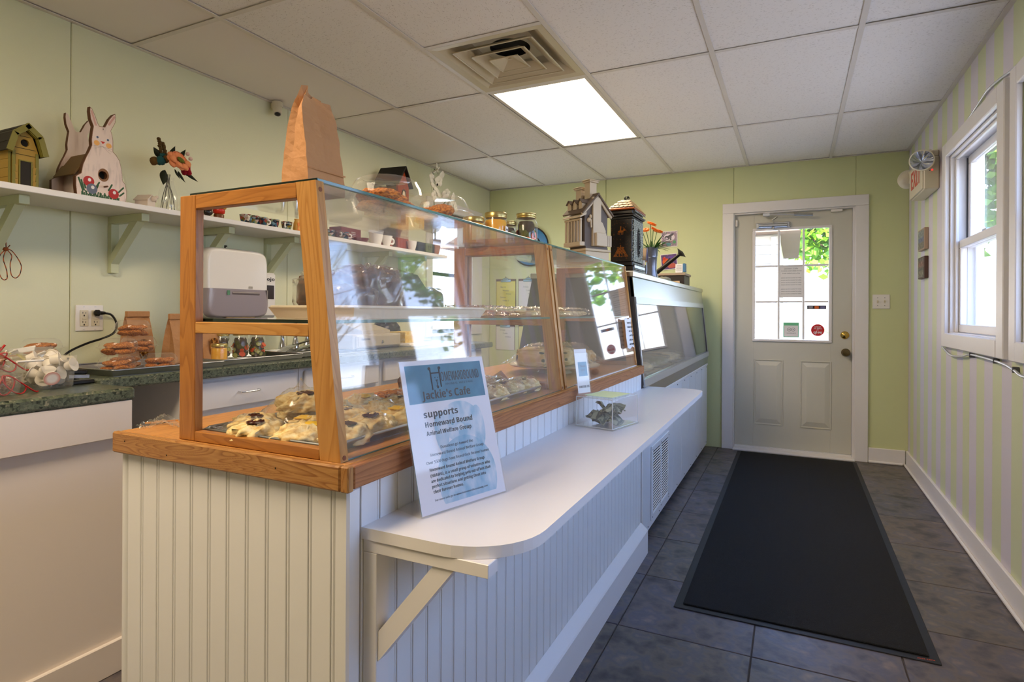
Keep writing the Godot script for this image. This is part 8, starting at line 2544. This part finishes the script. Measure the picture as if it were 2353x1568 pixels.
	for q in [[Vector3(0, 0.005, 0), Vector3(0, bh, 0)], [Vector3(bw, 0.005, 0), Vector3(bw, bh, 0)], [Vector3(bw, 0.005, -bl), Vector3(bw, bh, -bl)], [Vector3(0, bh + 0.0015, 0), Vector3(bw, bh + 0.0015, 0)], [Vector3(bw, bh + 0.0015, 0), Vector3(bw, bh + 0.0015, -bl)], [Vector3(0, 0.005, 0), Vector3(bw, 0.005, 0)], [Vector3(bw, 0.005, 0), Vector3(bw, 0.005, -bl)]]:
		obj("bright_edge", MB.new().tube([F * q[0], F * q[1]], 0.0012, 6), em, o)
	obj("coin_slot", MB.new().box(Vector3(0.045, bh + 0.0032, -0.095), Vector3(0.085, bh + 0.0036, -0.09), 0.0, F), M.ink_grey, o)
	# card pocket standing up from the box
	var hp := thing("donation_card", "white card reading donations here with a teal square, standing over the donation box", "card", F * Vector3(0.03, bh, -0.06), "", 0.0, true)
	var B2 := F * Vector3(0.004, bh + 0.004, -0.006)
	var w2 := (X * 0.62 - Z * 0.78).normalized()
	w2 = Vector3(0.42, 0, -0.907).normalized()
	var n2 := w2.cross(Vector3.UP)
	var up2 := (Vector3.UP * 0.985 + n2 * -0.16).normalized()
	var o2 := w2.cross(up2)
	var Q := func(x: float, y: float, zz: float) -> Vector3: return B2 + w2 * x + up2 * y + o2 * zz
	obj("pocket", MB.new().box(Vector3(0, 0, 0.001), Vector3(0.062, 0.135, 0.0025), 0.0004, Transform3D(Basis(w2, up2, o2), B2)).box(Vector3(0, 0, -0.0045), Vector3(0.062, 0.135, -0.003), 0.0004, Transform3D(Basis(w2, up2, o2), B2)), M.plastic, hp)
	sheet(hp, "card", Q.call(0.031, 0.077, -0.0022), w2, up2, 0.056, 0.142, M.paper, 0.0012)
	sheet(hp, "teal_square", Q.call(0.034, 0.083, -0.0009), w2, up2, 0.040, 0.046, mat("card_teal", Color(0.16, 0.48, 0.60), 0.6), 0.0003)
	for q in [["Thank", 0.008, 0.092, 0.026], ["you!", 0.007, 0.080, 0.018]]:
		text(q[0], q[1], Q.call(0.035, q[2], -0.0004), w2, up2, ink, hp, q[3], false, 0.0003, true)
	text("DONATIONS HERE", 0.0075, Q.call(0.033, 0.026, -0.0008), w2, up2, ink, hp, 0.048, false, 0.0004)
	sheet(o, "paper_slip", F * Vector3(0.066, bh + 0.0048, -0.085), X, -Z, 0.10, 0.125, mat("slip_yellow", Color(0.86, 0.92, 0.70), 0.6), 0.0006)
	# banknotes
	var note := mat("banknote", Color.WHITE, 0.75)
	note.albedo_texture = picture(128, 56, func(im: Image):
		im.fill(Color(0.66, 0.64, 0.52))
		for x in range(4, 124):
			for y in range(4, 52):
				var e: bool = x < 10 or x > 117 or y < 9 or y > 46
				im.set_pixel(x, y, Color(0.20, 0.21, 0.15) if e and (x * y) % 5 != 0 else Color(0.60, 0.60, 0.48) if (x + y) % 5 else Color(0.46, 0.48, 0.37))
		oval(im, Vector2(64, 28), Vector2(17, 19), Color(0.34, 0.34, 0.26))
		oval(im, Vector2(64, 26), Vector2(9, 11), Color(0.58, 0.56, 0.44))
		for q in [[16, 14], [112, 14], [16, 42], [112, 42]]:
			oval(im, Vector2(q[0], q[1]), Vector2(7, 6), Color(0.30, 0.32, 0.24)))
	for k in 7:
		var rows := []
		var f := noise(1.0, 200 + k, 2)
		var bs := Basis.from_euler(Vector3(rng.randfn(0, 0.45), rng.randf() * TAU, rng.randfn(0, 0.35)))
		var ctr := Vector3(0.060 + rng.randfn(0, 0.010), 0.022 + k * 0.0042, -0.085 + rng.randfn(0, 0.018))
		for i in 13:
			var row := PackedVector3Array()
			for j in 7:
				var x := (i / 12.0 - 0.5) * 0.098
				var y := (j / 6.0 - 0.5) * 0.05
				var p := bs * Vector3(x, 0.012 * sin(x * 70 + k) + f.get_noise_2d(x * 30, y * 30) * 0.010, y) + ctr
				p = p.clamp(Vector3(0.006, 0.0065, -bl + 0.006), Vector3(bw - 0.006, bh - 0.01, -0.006))
				row.append(F * p)
			rows.append(row)
		single("banknote", MB.new().grid(rows, false), note, "crumpled banknote in the clear donation box", "banknote", "banknotes in the donation box")
	# entrance mat
	var m := thing("entrance_mat", "long black ribbed entrance mat with a rubber border in front of the door", "mat", V(0.016, 0.0006, 3.75), "", 0.0, true)
	obj("rubber_border", MB.new().box(V(-0.415, 0.0006, 2.32), V(0.440, 0.004, 5.185), 0.002), M.black_rubber, m)
	var pile := mat("mat_pile", Color(0.022, 0.022, 0.022), 0.95)
	pile.albedo_texture = ntex(noise(0.28, 88, 3), [Color(0.3, 0.3, 0.3), Color(1, 1, 1)], [0.2, 0.8], 256)
	pile.albedo_color = Color(0.11, 0.11, 0.11)
	pile.heightmap_enabled = true
	pile.heightmap_texture = ntex(noise(0.28, 88, 3), [], [], 256)
	pile.heightmap_scale = 0.5
	pile.uv1_scale = Vector3(5, 5, 1)
	obj("pile", MB.new().box(V(-0.385, 0.004, 2.352), V(0.412, 0.0095, 5.155), 0.003), pile, m)
	text("mat care", 0.008, V(0.40, 0.0042, 2.336), Vector3(1, 0, -0.15), Vector3.FORWARD, mat("logo_orange", Color(0.75, 0.28, 0.10), 0.5), m, 0.05, true, 0.0005)
